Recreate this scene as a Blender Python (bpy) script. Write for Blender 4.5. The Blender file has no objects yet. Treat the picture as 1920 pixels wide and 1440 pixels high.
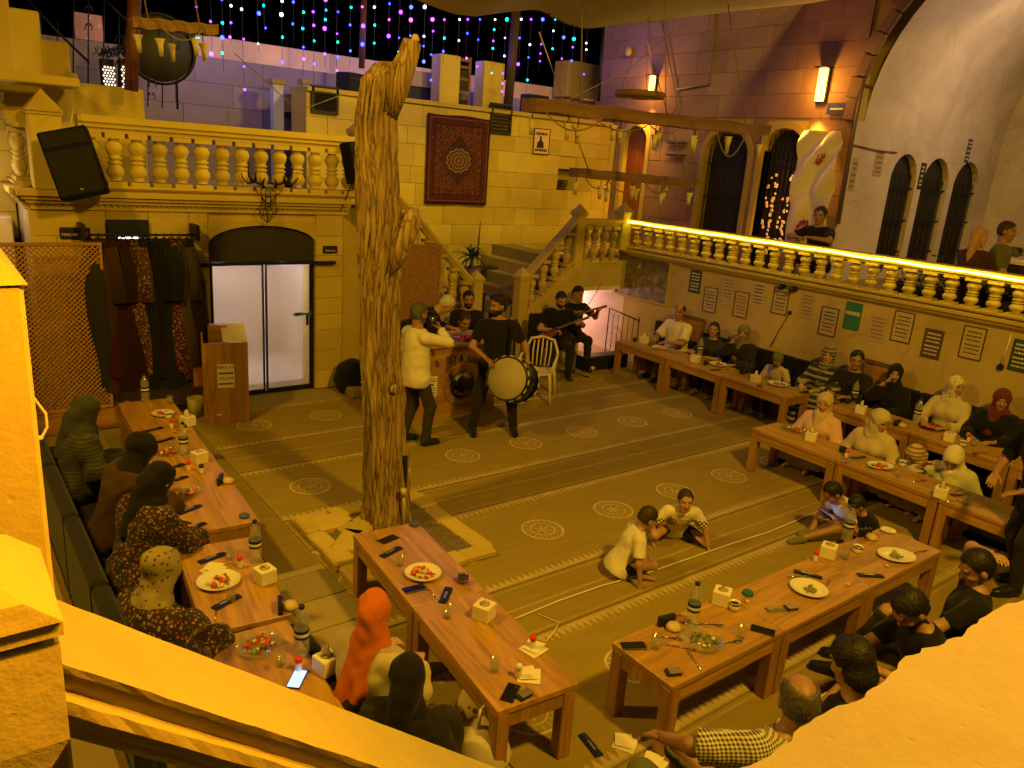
import bpy, bmesh, math, random
import numpy as np
from mathutils import Vector, Matrix, Euler
R = math.radians
random.seed(7)
rng = np.random.default_rng(7)
S = bpy.context.scene
COL = S.collection

# ------------------------------------------------------------------ camera
CAM_H, PITCH, ROLL, YAW, FPX = 3.3, 16.14, 4.295, 38.06, 1450.0
_p, _r, _y = R(PITCH), R(ROLL), R(YAW)
_h = np.array([math.sin(_y), math.cos(_y), 0.0]); _r0 = np.array([math.cos(_y), -math.sin(_y), 0.0])
C_F = _h*math.cos(_p) + np.array([0, 0, -math.sin(_p)]); _u0 = np.cross(_r0, C_F)
C_R = math.cos(_r)*_r0 + math.sin(_r)*_u0
C_U = -math.sin(_r)*_r0 + math.cos(_r)*_u0
C_O = np.array([0, 0, CAM_H])
cd = bpy.data.cameras.new('camera'); cam = bpy.data.objects.new('camera', cd); COL.objects.link(cam)
cam.matrix_world = Matrix(((C_R[0], C_U[0], -C_F[0], 0), (C_R[1], C_U[1], -C_F[1], 0), (C_R[2], C_U[2], -C_F[2], CAM_H), (0, 0, 0, 1)))
cd.sensor_width = 36; cd.lens = FPX/1920*36; cd.clip_start = .05; cd.clip_end = 400
S.camera = cam

# survey helpers: where the line of sight of a photo pixel meets a real plane of the courtyard
def ray(x, y): return (x-960)/FPX*C_R - (y-720)/FPX*C_U + C_F
def fl(x, y, z=0.0): d = ray(x, y); return C_O + d*((z-CAM_H)/d[2])
def pa(x, y, a): d = ray(x, y); return C_O + d*(a/d[0])
def pb(x, y, b): d = ray(x, y); return C_O + d*(b/d[1])

# ------------------------------------------------------------------ night sky, exposure
W = bpy.data.worlds.new('World'); S.world = W; W.use_nodes = True
wn = W.node_tree; bg = wn.nodes['Background']
sky = wn.nodes.new('ShaderNodeTexSky'); sky.sky_type = 'NISHITA'; sky.sun_disc = False
sky.sun_elevation = R(-4.5); sky.sun_rotation = R(200)
wn.links.new(sky.outputs[0], bg.inputs[0]); bg.inputs[1].default_value = .15
S.view_settings.view_transform = 'Standard'; S.view_settings.look = 'None'
S.view_settings.exposure = 0.25; S.view_settings.gamma = 1.0; S.view_settings.use_curve_mapping = False
S.render.engine = 'CYCLES'
S.cycles.max_bounces = 6; S.cycles.diffuse_bounces = 3; S.cycles.glossy_bounces = 3; S.cycles.transmission_bounces = 5
S.cycles.transparent_max_bounces = 8; S.cycles.caustics_reflective = False; S.cycles.caustics_refractive = False
S.cycles.sample_clamp_indirect = 4.0

def lamp(name, kind, loc, power, color, size=.3, target=None, spot=None, blend=.6):
    l = bpy.data.lights.new(name, kind); o = bpy.data.objects.new(name, l); COL.objects.link(o)
    l.energy = power; l.color = color; o.location = loc
    if kind == 'AREA': l.shape = 'DISK'; l.size = size
    else: l.shadow_soft_size = size
    if spot: l.spot_size = R(spot); l.spot_blend = blend
    if target is not None:
        o.rotation_euler = (Vector(target)-Vector(loc)).to_track_quat('-Z', 'Y').to_euler()
    return o
AMB = (1.0, .55, .034); ORG = (1.0, .36, .008); YEL = (1.0, .64, .034)
# sodium floodlights of the courtyard, fixed high on the walls behind and beside the photographer
lamp('flood_lamp', 'AREA', (3.6, -.8, 6.8), 490, AMB, .6, (5.6, 6.8, 0))
lamp('flood_lamp', 'AREA', (-.9, 5.6, 5.6), 215, AMB, .4, (2.2, 4.6, 0))
lamp('flood_lamp', 'AREA', (7.5, 6.8, 6.8), 350, YEL, .6, (6.8, 8.6, 0))
# lamp on the stair wall beside the photographer
lamp('stair_lamp', 'POINT', (-.15, .28, 3.9), 9.5, (1.0, .72, .012), .05)
lamp('pier_lamp', 'SPOT', (.55, .45, 3.75), 150, (1.0, .38, .006), .04, (-.05, 1.15, 2.75), 78, .7)
lamp('parapet_lamp', 'POINT', (2.2, -.75, 4.1), 27, (1.0, .47, .12), .1)
# left stair lamp and white lamp behind the lattice
lamp('stair_lamp', 'POINT', (-1.1, 9.5, 4.7), 20, (1.0, .42, .012), .1)
lamp('white_lamp', 'POINT', (.55, 10.2, 2.75), 9, (1.0, .74, .42), .1)
# room behind the glass door, cellar stair, vaulted hall
lamp('room_lamp', 'POINT', (3.2, 11.0, 1.9), 50, (1.0, .78, .76), .2)
lamp('room_lamp', 'POINT', (4.1, 10.7, 1.75), 20, (.50, .50, 1.0), .1)
lamp('cellar_lamp', 'POINT', (9.75, 11.4, .9), 60, (1.0, .50, .47), .1)
lamp('hall_lamp', 'AREA', (14.5, 4.4, 5.6), 41, (1.0, .64, .37), .4, (13.2, 7.0, 4.2))
# glow of the coloured light curtain
lamp('curtain_glow', 'POINT', (6.6, 11.2, 5.0), 7, (.16, .08, 1.0), .3)
for _x, _e in ((5.4, 20), (7.0, 26), (8.3, 28), (9.6, 22)): lamp('curtain_glow', 'POINT', (_x, 12.75, 5.0), _e, (.12, .09, 1.0), .3)
lamp('curtain_glow', 'POINT', (11.0, 11.7, 5.5), 9, (.24, .14, 1.0), .3)
lamp('curtain_glow', 'POINT', (3.8, 12.8, 4.9), 34, (.50, .36, .9), .5)
for _x in (3.0, 5.5, 8.0, 10.5, 12.6): lamp('hidden_roof_fill', 'POINT', (_x, 14.05, 4.75), 5, (1.0, .50, .30), .1)  # added lights hidden behind the upper wall to brighten the roof parapet
lamp('terrace_lamp', 'POINT', (11.9, 3.3, 3.0), 12, (1.0, .45, .05), .08)

# ------------------------------------------------------------------ node materials
class NT:
    def __init__(s, name):
        s.m = bpy.data.materials.new(name); s.m.use_nodes = True; s.t = s.m.node_tree
        s.b = s.t.nodes['Principled BSDF']; s.out = s.t.nodes['Material Output']
        s.tc = s.t.nodes.new('ShaderNodeTexCoord')
    def link(s, a, b): s.t.links.new(a, b)
    def put(s, sock, v):
        if isinstance(v, bpy.types.NodeSocket): s.t.links.new(v, sock)
        elif isinstance(v, (tuple, list)) and sock.type == 'RGBA': sock.default_value = (*v[:3], 1)
        else: sock.default_value = v
    def mth(s, op, a, b=None, c=None):
        n = s.t.nodes.new('ShaderNodeMath'); n.operation = op
        for i, v in enumerate((a, b, c)):
            if v is not None: s.put(n.inputs[i], v)
        return n.outputs[0]
    def obj(s): return s.tc.outputs['Object']
    def pos(s): n = s.t.nodes.new('ShaderNodeNewGeometry'); return n.outputs['Position']
    def sep(s, v): n = s.t.nodes.new('ShaderNodeSeparateXYZ'); s.put(n.inputs[0], v); return n.outputs
    def comb(s, x, y, z):
        n = s.t.nodes.new('ShaderNodeCombineXYZ')
        for i, v in enumerate((x, y, z)): s.put(n.inputs[i], v)
        return n.outputs[0]
    def vscale(s, v, k, off=None):
        n = s.t.nodes.new('ShaderNodeMapping'); s.put(n.inputs[0], v); n.inputs['Scale'].default_value = k
        if off is not None: s.put(n.inputs['Location'], off)
        return n.outputs[0]
    def noise(s, v, scale, det=4, rough=.55, dist=0):
        n = s.t.nodes.new('ShaderNodeTexNoise'); s.put(n.inputs['Vector'], v)
        n.inputs['Scale'].default_value = scale; n.inputs['Detail'].default_value = det; n.inputs['Roughness'].default_value = rough
        n.inputs['Distortion'].default_value = dist; return n.outputs['Fac']
    def voro(s, v, scale, feat='F1', out='Distance'):
        n = s.t.nodes.new('ShaderNodeTexVoronoi'); n.feature = feat; s.put(n.inputs['Vector'], v); n.inputs['Scale'].default_value = scale
        return n.outputs[out]
    def ramp(s, f, stops, mode='LINEAR'):
        n = s.t.nodes.new('ShaderNodeValToRGB'); s.put(n.inputs[0], f); e = n.color_ramp.elements; n.color_ramp.interpolation = mode
        while len(e) < len(stops): e.new(.5)
        for k, (p, c) in zip(e, stops):
            k.position = p; k.color = (*c[:3], 1) if isinstance(c, (tuple, list)) else (c, c, c, 1)
        return n.outputs[0]
    def mix(s, f, a, b, mode='MIX'):
        n = s.t.nodes.new('ShaderNodeMix'); n.data_type = 'RGBA'; n.blend_type = mode
        s.put(n.inputs[0], f); s.put(n.inputs[6], a); s.put(n.inputs[7], b); return n.outputs[2]
    def rand(s): return s.t.nodes.new('ShaderNodeObjectInfo').outputs['Random']
    def bump(s, h, strength=.3, dist=.01):
        n = s.t.nodes.new('ShaderNodeBump'); s.put(n.inputs['Height'], h); n.inputs['Strength'].default_value = strength; n.inputs['Distance'].default_value = dist
        s.link(n.outputs[0], s.b.inputs['Normal'])
    def base(s, c, rough=.7, metal=0, spec=.35):
        s.put(s.b.inputs['Base Color'], c); s.put(s.b.inputs['Roughness'], rough); s.b.inputs['Metallic'].default_value = metal
        s.b.inputs['Specular IOR Level'].default_value = spec; return s.m
def dk(c, k): return tuple(min(1, v*k) for v in c)
_mc = {}
def mat(name, col, rough=.7, var=.18, scale=6, bump=.15, bscale=90, metal=0, spec=.35, rnd=0.0, world=False):
    if name in _mc: return _mc[name]
    n = NT(name); v = n.pos() if world else n.obj()
    f = n.noise(v, scale, 5)
    c = n.mix(f, dk(col, 1-var*1.6), dk(col, 1+var*1.2))
    if rnd:
        k = n.mth('ADD', n.mth('MULTIPLY', n.rand(), 2*rnd), 1-rnd); c = n.mix(1.0, c, n.comb(k, k, k), 'MULTIPLY')
    if bump: n.bump(n.noise(v, bscale, 4), bump, .004)
    _mc[name] = n.base(c, rough, metal, spec); return _mc[name]
def emis(name, col, k):
    if name in _mc: return _mc[name]
    n = NT(name); n.base(dk(col, .6), .4); n.put(n.b.inputs['Emission Color'], col); n.b.inputs['Emission Strength'].default_value = k
    _mc[name] = n.m; return n.m
def glass(name, col=(.9, .95, .92), k=.16, refracted_white=0):
    """thin walled glass: see-through with mirror-like reflections at glancing angles"""
    if name in _mc: return _mc[name]
    n = NT(name); t = n.t; tr = t.nodes.new('ShaderNodeBsdfTransparent'); tr.inputs[0].default_value = (*col, 1)
    gl = t.nodes.new('ShaderNodeBsdfGlossy'); gl.inputs['Roughness'].default_value = .06; fr = t.nodes.new('ShaderNodeLayerWeight'); fr.inputs[0].default_value = .35
    mx = t.nodes.new('ShaderNodeMixShader'); n.link(n.mth('ADD', n.mth('MULTIPLY', fr.outputs['Fresnel'], .32), k*.12), mx.inputs[0]); n.link(tr.outputs[0], mx.inputs[1]); n.link(gl.outputs[0], mx.inputs[2])
    o_ = mx.outputs[0]
    if refracted_white:
        df = t.nodes.new('ShaderNodeBsdfDiffuse'); df.inputs[0].default_value = (.8, .82, .78, 1); m2 = t.nodes.new('ShaderNodeMixShader'); m2.inputs[0].default_value = refracted_white; n.link(o_, m2.inputs[1]); n.link(df.outputs[0], m2.inputs[2]); o_ = m2.outputs[0]  # white mixed in: brightness of light refracted by water, put into the colour
    n.link(o_, n.out.inputs[0]); _mc[name] = n.m; return n.m

def m_stone(name, col, stain=.35, rnd=.13, bs=.35):
    n = NT(name); p = n.pos()
    big = n.noise(p, .9, 5, .6); mid = n.noise(p, 5, 6, .6); fine = n.noise(p, 45, 5, .65)
    c = n.mix(big, dk(col, 1-stain), dk(col, 1.12))
    c = n.mix(n.ramp(mid, [(.35, 0.0), (.75, 1.0)]), c, n.mix(.5, c, dk(col, .62)))
    c = n.mix(n.mth('MULTIPLY', fine, .35), c, dk(col, 1.25))
    k = n.mth('ADD', n.mth('MULTIPLY', n.rand(), 2*rnd), 1-rnd); c = n.mix(1.0, c, n.comb(k, n.mth('POWER', k, 1.1), n.mth('POWER', k, 1.3)), 'MULTIPLY')
    pit = n.ramp(n.voro(p, 26), [(.0, 0.0), (.16, 1.0)])
    n.bump(n.mth('ADD', n.mth('MULTIPLY', fine, .5), n.mth('ADD', n.mth('MULTIPLY', mid, .9), n.mth('MULTIPLY', pit, .25))), bs, .012)
    return n.base(c, .88, 0, .2)
def m_plaster(name, col):
    n = NT(name); p = n.pos()
    big = n.noise(p, 1.1, 6, .65, .6); fine = n.noise(p, 30, 5)
    c = n.mix(n.ramp(big, [(.3, 0.0), (.7, 1.0)]), dk(col, .72), dk(col, 1.08))
    cr = n.voro(n.mix(.12, p, n.noise(p, 3, 4)), 1.4, 'DISTANCE_TO_EDGE')
    cr = n.mth('MULTIPLY', n.ramp(cr, [(0, 1.0), (.012, 0.0)]), n.ramp(n.noise(p, .8, 3), [(.52, 0.0), (.62, 1.0)]))
    c = n.mix(n.mth('MULTIPLY', cr, .55), c, dk(col, .3))
    n.bump(n.mth('ADD', big, n.mth('MULTIPLY', fine, .35)), .25, .015)
    return n.base(c, .9, 0, .2)
def m_wood(name, col, axis=0, scale=1.0, rough=.42):
    n = NT(name); r = n.rand(); off = n.comb(n.mth('MULTIPLY', r, 17), n.mth('MULTIPLY', r, 9), n.mth('MULTIPLY', r, 5))
    k = [9*scale]*3; k[axis] = .9*scale
    v = n.vscale(n.obj(), k, off)
    g = n.noise(v, 1.6, 6, .6, 1.3); g2 = n.noise(v, 9, 3)
    k2 = [1.0*scale]*3; k2[axis] = .22*scale; 
    st = n.noise(n.vscale(n.obj(), [7.0 if i != axis else .05 for i in range(3)], off), 1.0, 0)
    c = n.ramp(g, [(.28, dk(col, .55)), (.5, col), (.72, dk(col, 1.35))])
    c = n.mix(n.mth('MULTIPLY', n.ramp(st, [(.4, 0.0), (.6, 1.0)]), .4), c, dk(col, .62))
    kn = n.voro(n.vscale(n.obj(), [3.3 if i != axis else 1.6 for i in range(3)], off), 1.0)
    c = n.mix(n.ramp(kn, [(.03, .8), (.09, 0.0)]), c, dk(col, .25))
    n.bump(n.mth('ADD', g, n.mth('MULTIPLY', g2, .3)), .12, .003)
    return n.base(c, n.mth('ADD', n.mth('MULTIPLY', g, .2), rough-.1), 0, .4)
def m_cloth(name, col, kind='plain', col2=None, sc=1.0, var=.2):
    if name in _mc: return _mc[name]
    n = NT(name); o = n.obj(); f = n.noise(o, 5, 5); w = n.noise(o, 260, 2)
    c = n.mix(f, dk(col, 1-var), dk(col, 1+var))
    if kind == 'check':
        x, y, z = n.sep(o)
        def sq(v): return n.mth('GREATER_THAN', n.mth('FRACT', n.mth('MULTIPLY', v, 34*sc)), .5)
        a = n.mth('MULTIPLY', n.mth('ADD', sq(n.mth('ADD', y, n.mth('MULTIPLY', x, .35))), sq(n.mth('ADD', z, n.mth('MULTIPLY', x, .5)))), .5); c = n.mix(a, c, col2)
    elif kind == 'stripe':
        x, y, z = n.sep(o); c = n.mix(n.mth('GREATER_THAN', n.mth('FRACT', n.mth('MULTIPLY', z, 15*sc)), .6), c, col2)
    elif kind == 'spot':
        d = n.voro(o, 13*sc); c = n.mix(n.mth('LESS_THAN', d, .26), c, col2)
    elif kind == 'floral':
        cell = n.voro(o, 17*sc, 'F1', 'Color'); d = n.voro(o, 17*sc)
        hue = n.ramp(n.sep(cell)[0], [(0, col2), (.4, (.25, .06, .04)), (.7, (.3, .22, .12)), (1, (.05, .06, .03))])
        c = n.mix(n.mth('LESS_THAN', d, .40), c, hue)
    elif kind == 'checkhem':
        x, y, z = n.sep(o)
        a = n.mth('GREATER_THAN', n.mth('FRACT', n.mth('MULTIPLY', y, 26*sc)), .5); b = n.mth('GREATER_THAN', n.mth('FRACT', n.mth('MULTIPLY', z, 26*sc)), .5)
        q = n.mth('ABSOLUTE', n.mth('SUBTRACT', a, b))
        band = n.mth('MULTIPLY', n.mth('LESS_THAN', z, .30), n.mth('GREATER_THAN', z, .20))
        band = n.mth('MULTIPLY', band, n.mth('GREATER_THAN', n.mth('ABSOLUTE', y), .045))
        c = n.mix(n.mth('MULTIPLY', q, band), c, col2)
    n.bump(n.mth('ADD', w, n.mth('MULTIPLY', f, 2)), .22, .004)
    _mc[name] = n.base(c, .88, 0, .15); n.b.inputs['Sheen Weight'].default_value = .08; return _mc[name]

# ------------------------------------------------------------------ mesh building
class MB:
    def __init__(s): s.v = []; s.f = []; s.mi = []; s.sm = []
    def add(s, v, f, mi=0, sm=False):
        b = len(s.v); s.v += [tuple(map(float, p)) for p in v]; s.f += [[i+b for i in q] for q in f]
        s.mi += [mi]*len(f); s.sm += [sm]*len(f); return s
    def box(s, c, d, rz=0, mi=0, ch=0, M=None):
        x, y, z = d[0]/2, d[1]/2, d[2]/2
        if ch:
            k = min(ch, x*.45, y*.45, z*.45); v = []; 
            for sx in (-1, 1):
                for sy in (-1, 1):
                    for sz in (-1, 1):
                        v += [(sx*(x-k), sy*(y-k), sz*z), (sx*(x-k), sy*y, sz*(z-k)), (sx*x, sy*(y-k), sz*(z-k))]
            bm = bmesh.new(); [bm.verts.new(p) for p in v]; bmesh.ops.convex_hull(bm, input=bm.verts); bmesh.ops.dissolve_limit(bm, angle_limit=.02, verts=bm.verts, edges=bm.edges)
            bm.verts.index_update(); f = [[q.index for q in g.verts] for g in bm.faces]; v = [tuple(q.co) for q in bm.verts]; bm.free()
        else:
            v = [(-x, -y, -z), (x, -y, -z), (x, y, -z), (-x, y, -z), (-x, -y, z), (x, -y, z), (x, y, z), (-x, y, z)]
            f = [(0, 3, 2, 1), (4, 5, 6, 7), (0, 1, 5, 4), (1, 2, 6, 5), (2, 3, 7, 6), (3, 0, 4, 7)]
        m = (M or Matrix.Rotation(rz, 4, 'Z')); m = Matrix.Translation(c) @ m
        return s.add([m @ Vector(p) for p in v], f, mi)
    def b2(s, x0, x1, y0, y1, z0, z1, mi=0, ch=0): return s.box(((x0+x1)/2, (y0+y1)/2, (z0+z1)/2), (x1-x0, y1-y0, z1-z0), 0, mi, ch)
    def lathe(s, prof, seg=16, c=(0, 0, 0), mi=0, sm=True, M=None):
        v = []; f = []; n = len(prof)
        for i in range(seg):
            a = 2*math.pi*i/seg; ca, sa = math.cos(a), math.sin(a)
            v += [(r*ca, r*sa, z) for r, z in prof]
        for i in range(seg):
            j = (i+1) % seg
            for k in range(n-1): f.append((i*n+k, j*n+k, j*n+k+1, i*n+k+1))
        m = Matrix.Translation(c) @ (M or Matrix())
        return s.add([m @ Vector(p) for p in v], f, mi, sm)
    def tube(s, pts, r, seg=6, mi=0, sm=True):
        pts = [Vector(p) for p in pts]; n = len(pts); rr = r if isinstance(r, (list, tuple)) else [r]*n; v = []; f = []
        up = Vector((0, 0, 1)); prev = None
        for i, p in enumerate(pts):
            t = (pts[min(i+1, n-1)]-pts[max(i-1, 0)]); t = t.normalized() if t.length > 1e-9 else Vector((0, 0, 1))
            if prev is None: a = t.cross(up if abs(t.z) < .9 else Vector((1, 0, 0))).normalized()
            else: a = (prev - t*prev.dot(t)); a = a.normalized() if a.length > 1e-6 else t.orthogonal().normalized()
            prev = a; b = t.cross(a)
            v += [p+(a*math.cos(2*math.pi*k/seg)+b*math.sin(2*math.pi*k/seg))*rr[i] for k in range(seg)]
        for i in range(n-1):
            for k in range(seg): l = (k+1) % seg; f.append((i*seg+k, i*seg+l, (i+1)*seg+l, (i+1)*seg+k))
        f.append(tuple(range(seg))[::-1]); f.append(tuple(range((n-1)*seg, n*seg)))
        return s.add(v, f, mi, sm)
    def prism(s, poly, h, M=None, mi=0, z0=0.0):
        n = len(poly); v = [(x, y, z0) for x, y in poly]+[(x, y, z0+h) for x, y in poly]
        f = [tuple(range(n))[::-1], tuple(range(n, 2*n))]+[(i, (i+1) % n, n+(i+1) % n, n+i) for i in range(n)]
        if M is not None: v = [M @ Vector(p) for p in v]
        return s.add(v, f, mi)
    def sheet(s, fn, nu, nv, mi=0, sm=True):
        v = [fn(i/nu, j/nv) for j in range(nv+1) for i in range(nu+1)]
        f = [(j*(nu+1)+i, j*(nu+1)+i+1, (j+1)*(nu+1)+i+1, (j+1)*(nu+1)+i) for j in range(nv) for i in range(nu)]
        return s.add(v, f, mi, sm)
    def mesh(s, name, mats):
        me = bpy.data.meshes.new(name); me.from_pydata(s.v, [], s.f)
        for m in (mats if isinstance(mats, (list, tuple)) else [mats]): me.materials.append(m)
        me.polygons.foreach_set('material_index', s.mi); me.polygons.foreach_set('use_smooth', s.sm); me.update(); return me
    def ob(s, name, mats, parent=None, loc=(0, 0, 0), rz=0, fix=True):
        me = s.mesh(name, mats)
        if fix:
            bm = bmesh.new(); bm.from_mesh(me); bmesh.ops.recalc_face_normals(bm, faces=bm.faces); bm.to_mesh(me); bm.free()
        return obl(name, me, parent, loc, rz)
def obl(name, me, parent=None, loc=(0, 0, 0), rz=0):
    o = bpy.data.objects.new(name, me); COL.objects.link(o); o.location = loc
    if isinstance(rz, (int, float)): o.rotation_euler = (0, 0, rz)
    else: o.rotation_euler = rz
    if parent is not None: o.parent = parent
    return o
def tag(o, label, cat, group=None):
    o['label'] = label; o['category'] = cat
    if group: o['group'] = group
    return o
def thing(name, label, cat, loc=(0, 0, 0), rz=0, group=None):
    o = bpy.data.objects.new(name, None); COL.objects.link(o); o.location = loc; o.rotation_euler = (0, 0, rz) if isinstance(rz, (int, float)) else rz
    o.empty_display_size = .1; return tag(o, label, cat, group)
def struct(o): o['kind'] = 'structure'; return o
def stuff(o): o['kind'] = 'stuff'; return o
def dup(t, loc=None, rz=None, label=None, group=None):
    def cp(o, par):
        c = o.copy(); COL.objects.link(c); c.parent = par
        for ch in o.children: cp(ch, c)
        return c
    c = cp(t, None)
    if loc is not None: c.location = loc
    if rz is not None: c.rotation_euler = (0, 0, rz)
    if label: c['label'] = label
    if group: c['group'] = group
    return c
def text_ob(name, txt, size, mat_, parent, M, depth=.002, align='CENTER', sx=1.0):
    cu = bpy.data.curves.new('lettering', 'FONT'); cu.body = txt; cu.size = size; cu.extrude = depth; cu.align_x = align; cu.align_y = 'CENTER'
    o = bpy.data.objects.new('tmp', cu); COL.objects.link(o)
    dg = bpy.context.evaluated_depsgraph_get(); me = bpy.data.meshes.new_from_object(o.evaluated_get(dg)); bpy.data.objects.remove(o)
    me.transform(M @ Matrix.Diagonal((sx, 1, 1, 1))); me.materials.clear(); me.materials.append(mat_); me.name = name
    return obl(name, me, parent)
# ------------------------------------------------------------------ materials of the place
SAND = m_stone('sandstone', (.50, .385, .09), .45, .12); SANDD = m_stone('grey_sandstone', (.38, .30, .10), .4)
SANDN = m_stone('near_stone', (.46, .37, .13), .40, .02, .35)
PLAS = m_plaster('old_plaster', (.50, .385, .15)); WHITE = m_plaster('white_plaster', (.66, .58, .47))
PAVE = m_stone('paving', (.30, .24, .11), .4, .2)
IRON = mat('black_iron', (.018, .017, .016), .5, .2, metal=.6)
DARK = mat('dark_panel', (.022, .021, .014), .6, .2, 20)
WOODT = m_wood('table_pine', (.38, .205, .035), 0); WOODL = m_wood('leg_pine', (.34, .175, .035), 2)
WOODC = m_wood('counter_board', (.33, .165, .04), 0, .8); WOODP = m_wood('podium_board', (.36, .185, .045), 2, .8)
BEAM = m_wood('old_beam', (.16, .085, .03), 0, 1.0, .7); POST = m_wood('red_post', (.10, .03, .025), 2, 1, .6)
BLACKCL = m_cloth('black_cushion', (.012, .011, .010)); PAPER = mat('paper', (.68, .62, .5), .8, .06, 9, .05)
BLACKP = mat('black_plastic', (.015, .015, .016), .35, .2, 20, .05); INK = mat('ink', (.02, .015, .012), .8, 0, bump=0)
CHROME = mat('steel', (.55, .55, .55), .18, .05, metal=1, bump=.02)

# ------------------------------------------------------------------ ground and carpets
struct(MB().b2(-9, 22, -6, 18, -.3, -.014).ob('floor', PAVE))
FLOOR = bpy.data.objects['floor']
for i in range(2):
    for j in range(17):
        w = .40+.05*random.random(); x0 = 1.42+i*.47+.02*random.random(); y0 = 2.6+j*.385
        MB().box((x0+.22, y0+.18, -.009), (.45, .365, .012), 0, 0, .006).ob('paving_stone', PAVE, FLOOR)
def m_carpet(name, med, half, x0, base=(.165, .135, .068), lin=(.60, .48, .26)):
    n = NT(name); o = n.obj(); x, y, z = n.sep(o)
    ww = n.noise(n.vscale(o, (1.2, 6, 6)), 2.2, 5, .6); fine = n.noise(o, 160, 3); big = n.noise(o, 1.1, 4)
    c = n.mix(ww, dk(base, .68), dk(base, 1.3)); c = n.mix(n.mth('MULTIPLY', big, .5), c, dk(base, .6))
    c = n.mix(n.mth('MULTIPLY', fine, .35), c, dk(base, .5))
    ed = n.mth('SUBTRACT', half, n.mth('ABSOLUTE', y))
    wob = n.mth('MULTIPLY', n.mth('SUBTRACT', n.noise(o, 40, 2), .5), .016)
    def band(v, a, b): return n.mth('MULTIPLY', n.mth('GREATER_THAN', v, a), n.mth('LESS_THAN', v, b))
    k = 0
    if med:
        xm = n.mth('MULTIPLY', n.mth('SUBTRACT', n.mth('FRACT', n.mth('ADD', n.mth('DIVIDE', n.mth('SUBTRACT', x, x0), .92), .5)), .5), .92)
        d = n.mth('ADD', n.mth('SQRT', n.mth('ADD', n.mth('MULTIPLY', xm, xm), n.mth('MULTIPLY', y, y))), n.mth('MULTIPLY', wob, .5))
        an = n.mth('ARCTAN2', y, xm)
        k = n.mth('ADD', band(d, .185, .203), n.mth('MULTIPLY', band(d, .105, .12), .75))
        pet = n.mth('MULTIPLY', band(d, .125, .18), n.mth('GREATER_THAN', n.mth('SINE', n.mth('MULTIPLY', an, 18)), .35))
        k = n.mth('ADD', k, n.mth('MULTIPLY', pet, .35))
        fl_ = n.mth('MULTIPLY', n.mth('LESS_THAN', d, n.mth('ADD', .055, n.mth('MULTIPLY', n.mth('SINE', n.mth('MULTIPLY', an, 6)), .03))), .55)
        k = n.mth('ADD', k, fl_)
        tri = n.mth('MULTIPLY', n.mth('ABSOLUTE', n.mth('SUBTRACT', n.mth('FRACT', n.mth('DIVIDE', x, .062)), .5)), 2)
        th = n.mth('LESS_THAN', n.mth('DIVIDE', n.mth('SUBTRACT', ed, .035), .085), n.mth('SUBTRACT', 1.0, tri))
        k = n.mth('ADD', k, n.mth('MULTIPLY', n.mth('MULTIPLY', band(n.mth('ADD', ed, wob), .03, .12), th), .62))
        k = n.mth('ADD', k, n.mth('MULTIPLY', band(n.mth('ADD', ed, wob), .012, .03), .45))
    else:
        k = n.mth('MULTIPLY', band(n.mth('ADD', n.mth('ABSOLUTE', n.mth('SUBTRACT', y, .02)), wob), 0.0, .010), .45)
        k = n.mth('ADD', k, n.mth('MULTIPLY', band(n.mth('ADD', ed, wob), .02, .04), .25))
    wear = n.ramp(n.noise(o, 7, 4), [(.3, .45), (.7, 1.0)])
    k = n.mth('MINIMUM', n.mth('MULTIPLY', k, wear), 1.0)
    c = n.mix(k, c, lin)
    n.bump(n.mth('ADD', n.mth('MULTIPLY', fine, .6), n.mth('ADD', n.mth('MULTIPLY', k, .4), ww)), .35, .006)
    return n.base(c, .95, 0, .08)
CX0, CX1 = 2.36, 9.95
for k, (y0, y1, med, xm, lab) in enumerate([
        (8.17, 9.42, 1, 2.99, 'medallion carpet strip running along the foot of the glass door wall'),
        (7.47, 8.17, 0, 0, 'narrow plain carpet strip under the feet of the two standing performers'),
        (6.22, 7.47, 1, 2.88, 'medallion carpet strip passing just behind the tree trunk'),
        (5.61, 6.22, 0, 0, 'narrow plain carpet strip level with the back of the tree planter'),
        (4.29, 5.61, 1, 2.53, 'medallion carpet strip behind the two boys sitting on the floor'),
        (3.67, 4.29, 0, 0, 'narrow plain carpet strip on which the two boys sit'),
        (2.42, 3.67, 1, 2.72, 'medallion carpet strip beside the row of tables on the near side'),
        (1.45, 2.42, 0, 0, 'plain carpet strip under the near tables and the people lounging')]):
    w = y1-y0; cx = (CX0+CX1)/2
    f = lambda u, v: ((u-.5)*(CX1-CX0), (v-.5)*(w-.012), .004*math.sin(u*19+k)*math.sin(v*3.1))
    b = MB(); b.sheet(f, 60, 4); b.b2(-(CX1-CX0)/2, (CX1-CX0)/2, -w/2+.006, w/2-.006, -.0135, -.006)
    tag(b.ob('carpet', m_carpet('carpet_%d' % k, med, w/2-.006, xm-cx, dk((.33, .245, .05), 1 if med else .95)), None, (cx, (y0+y1)/2, 0)), lab, 'carpet', 'carpet strips on the courtyard floor')
w_ = 3.95; tag(MB().sheet(lambda u, v: ((u-.5)*.36, (v-.5)*w_, .003*math.sin(v*23)), 4, 50).b2(-.18, .18, -w_/2, w_/2, -.0135, -.006).ob('carpet', m_carpet('carpet_side', 0, .175, 0, dk((.33, .245, .05), .8)), None, (2.16, 7.35, .001)), 'plain side carpet running along the right edge of the left tables', 'carpet', 'carpet strips on the courtyard floor')
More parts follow.
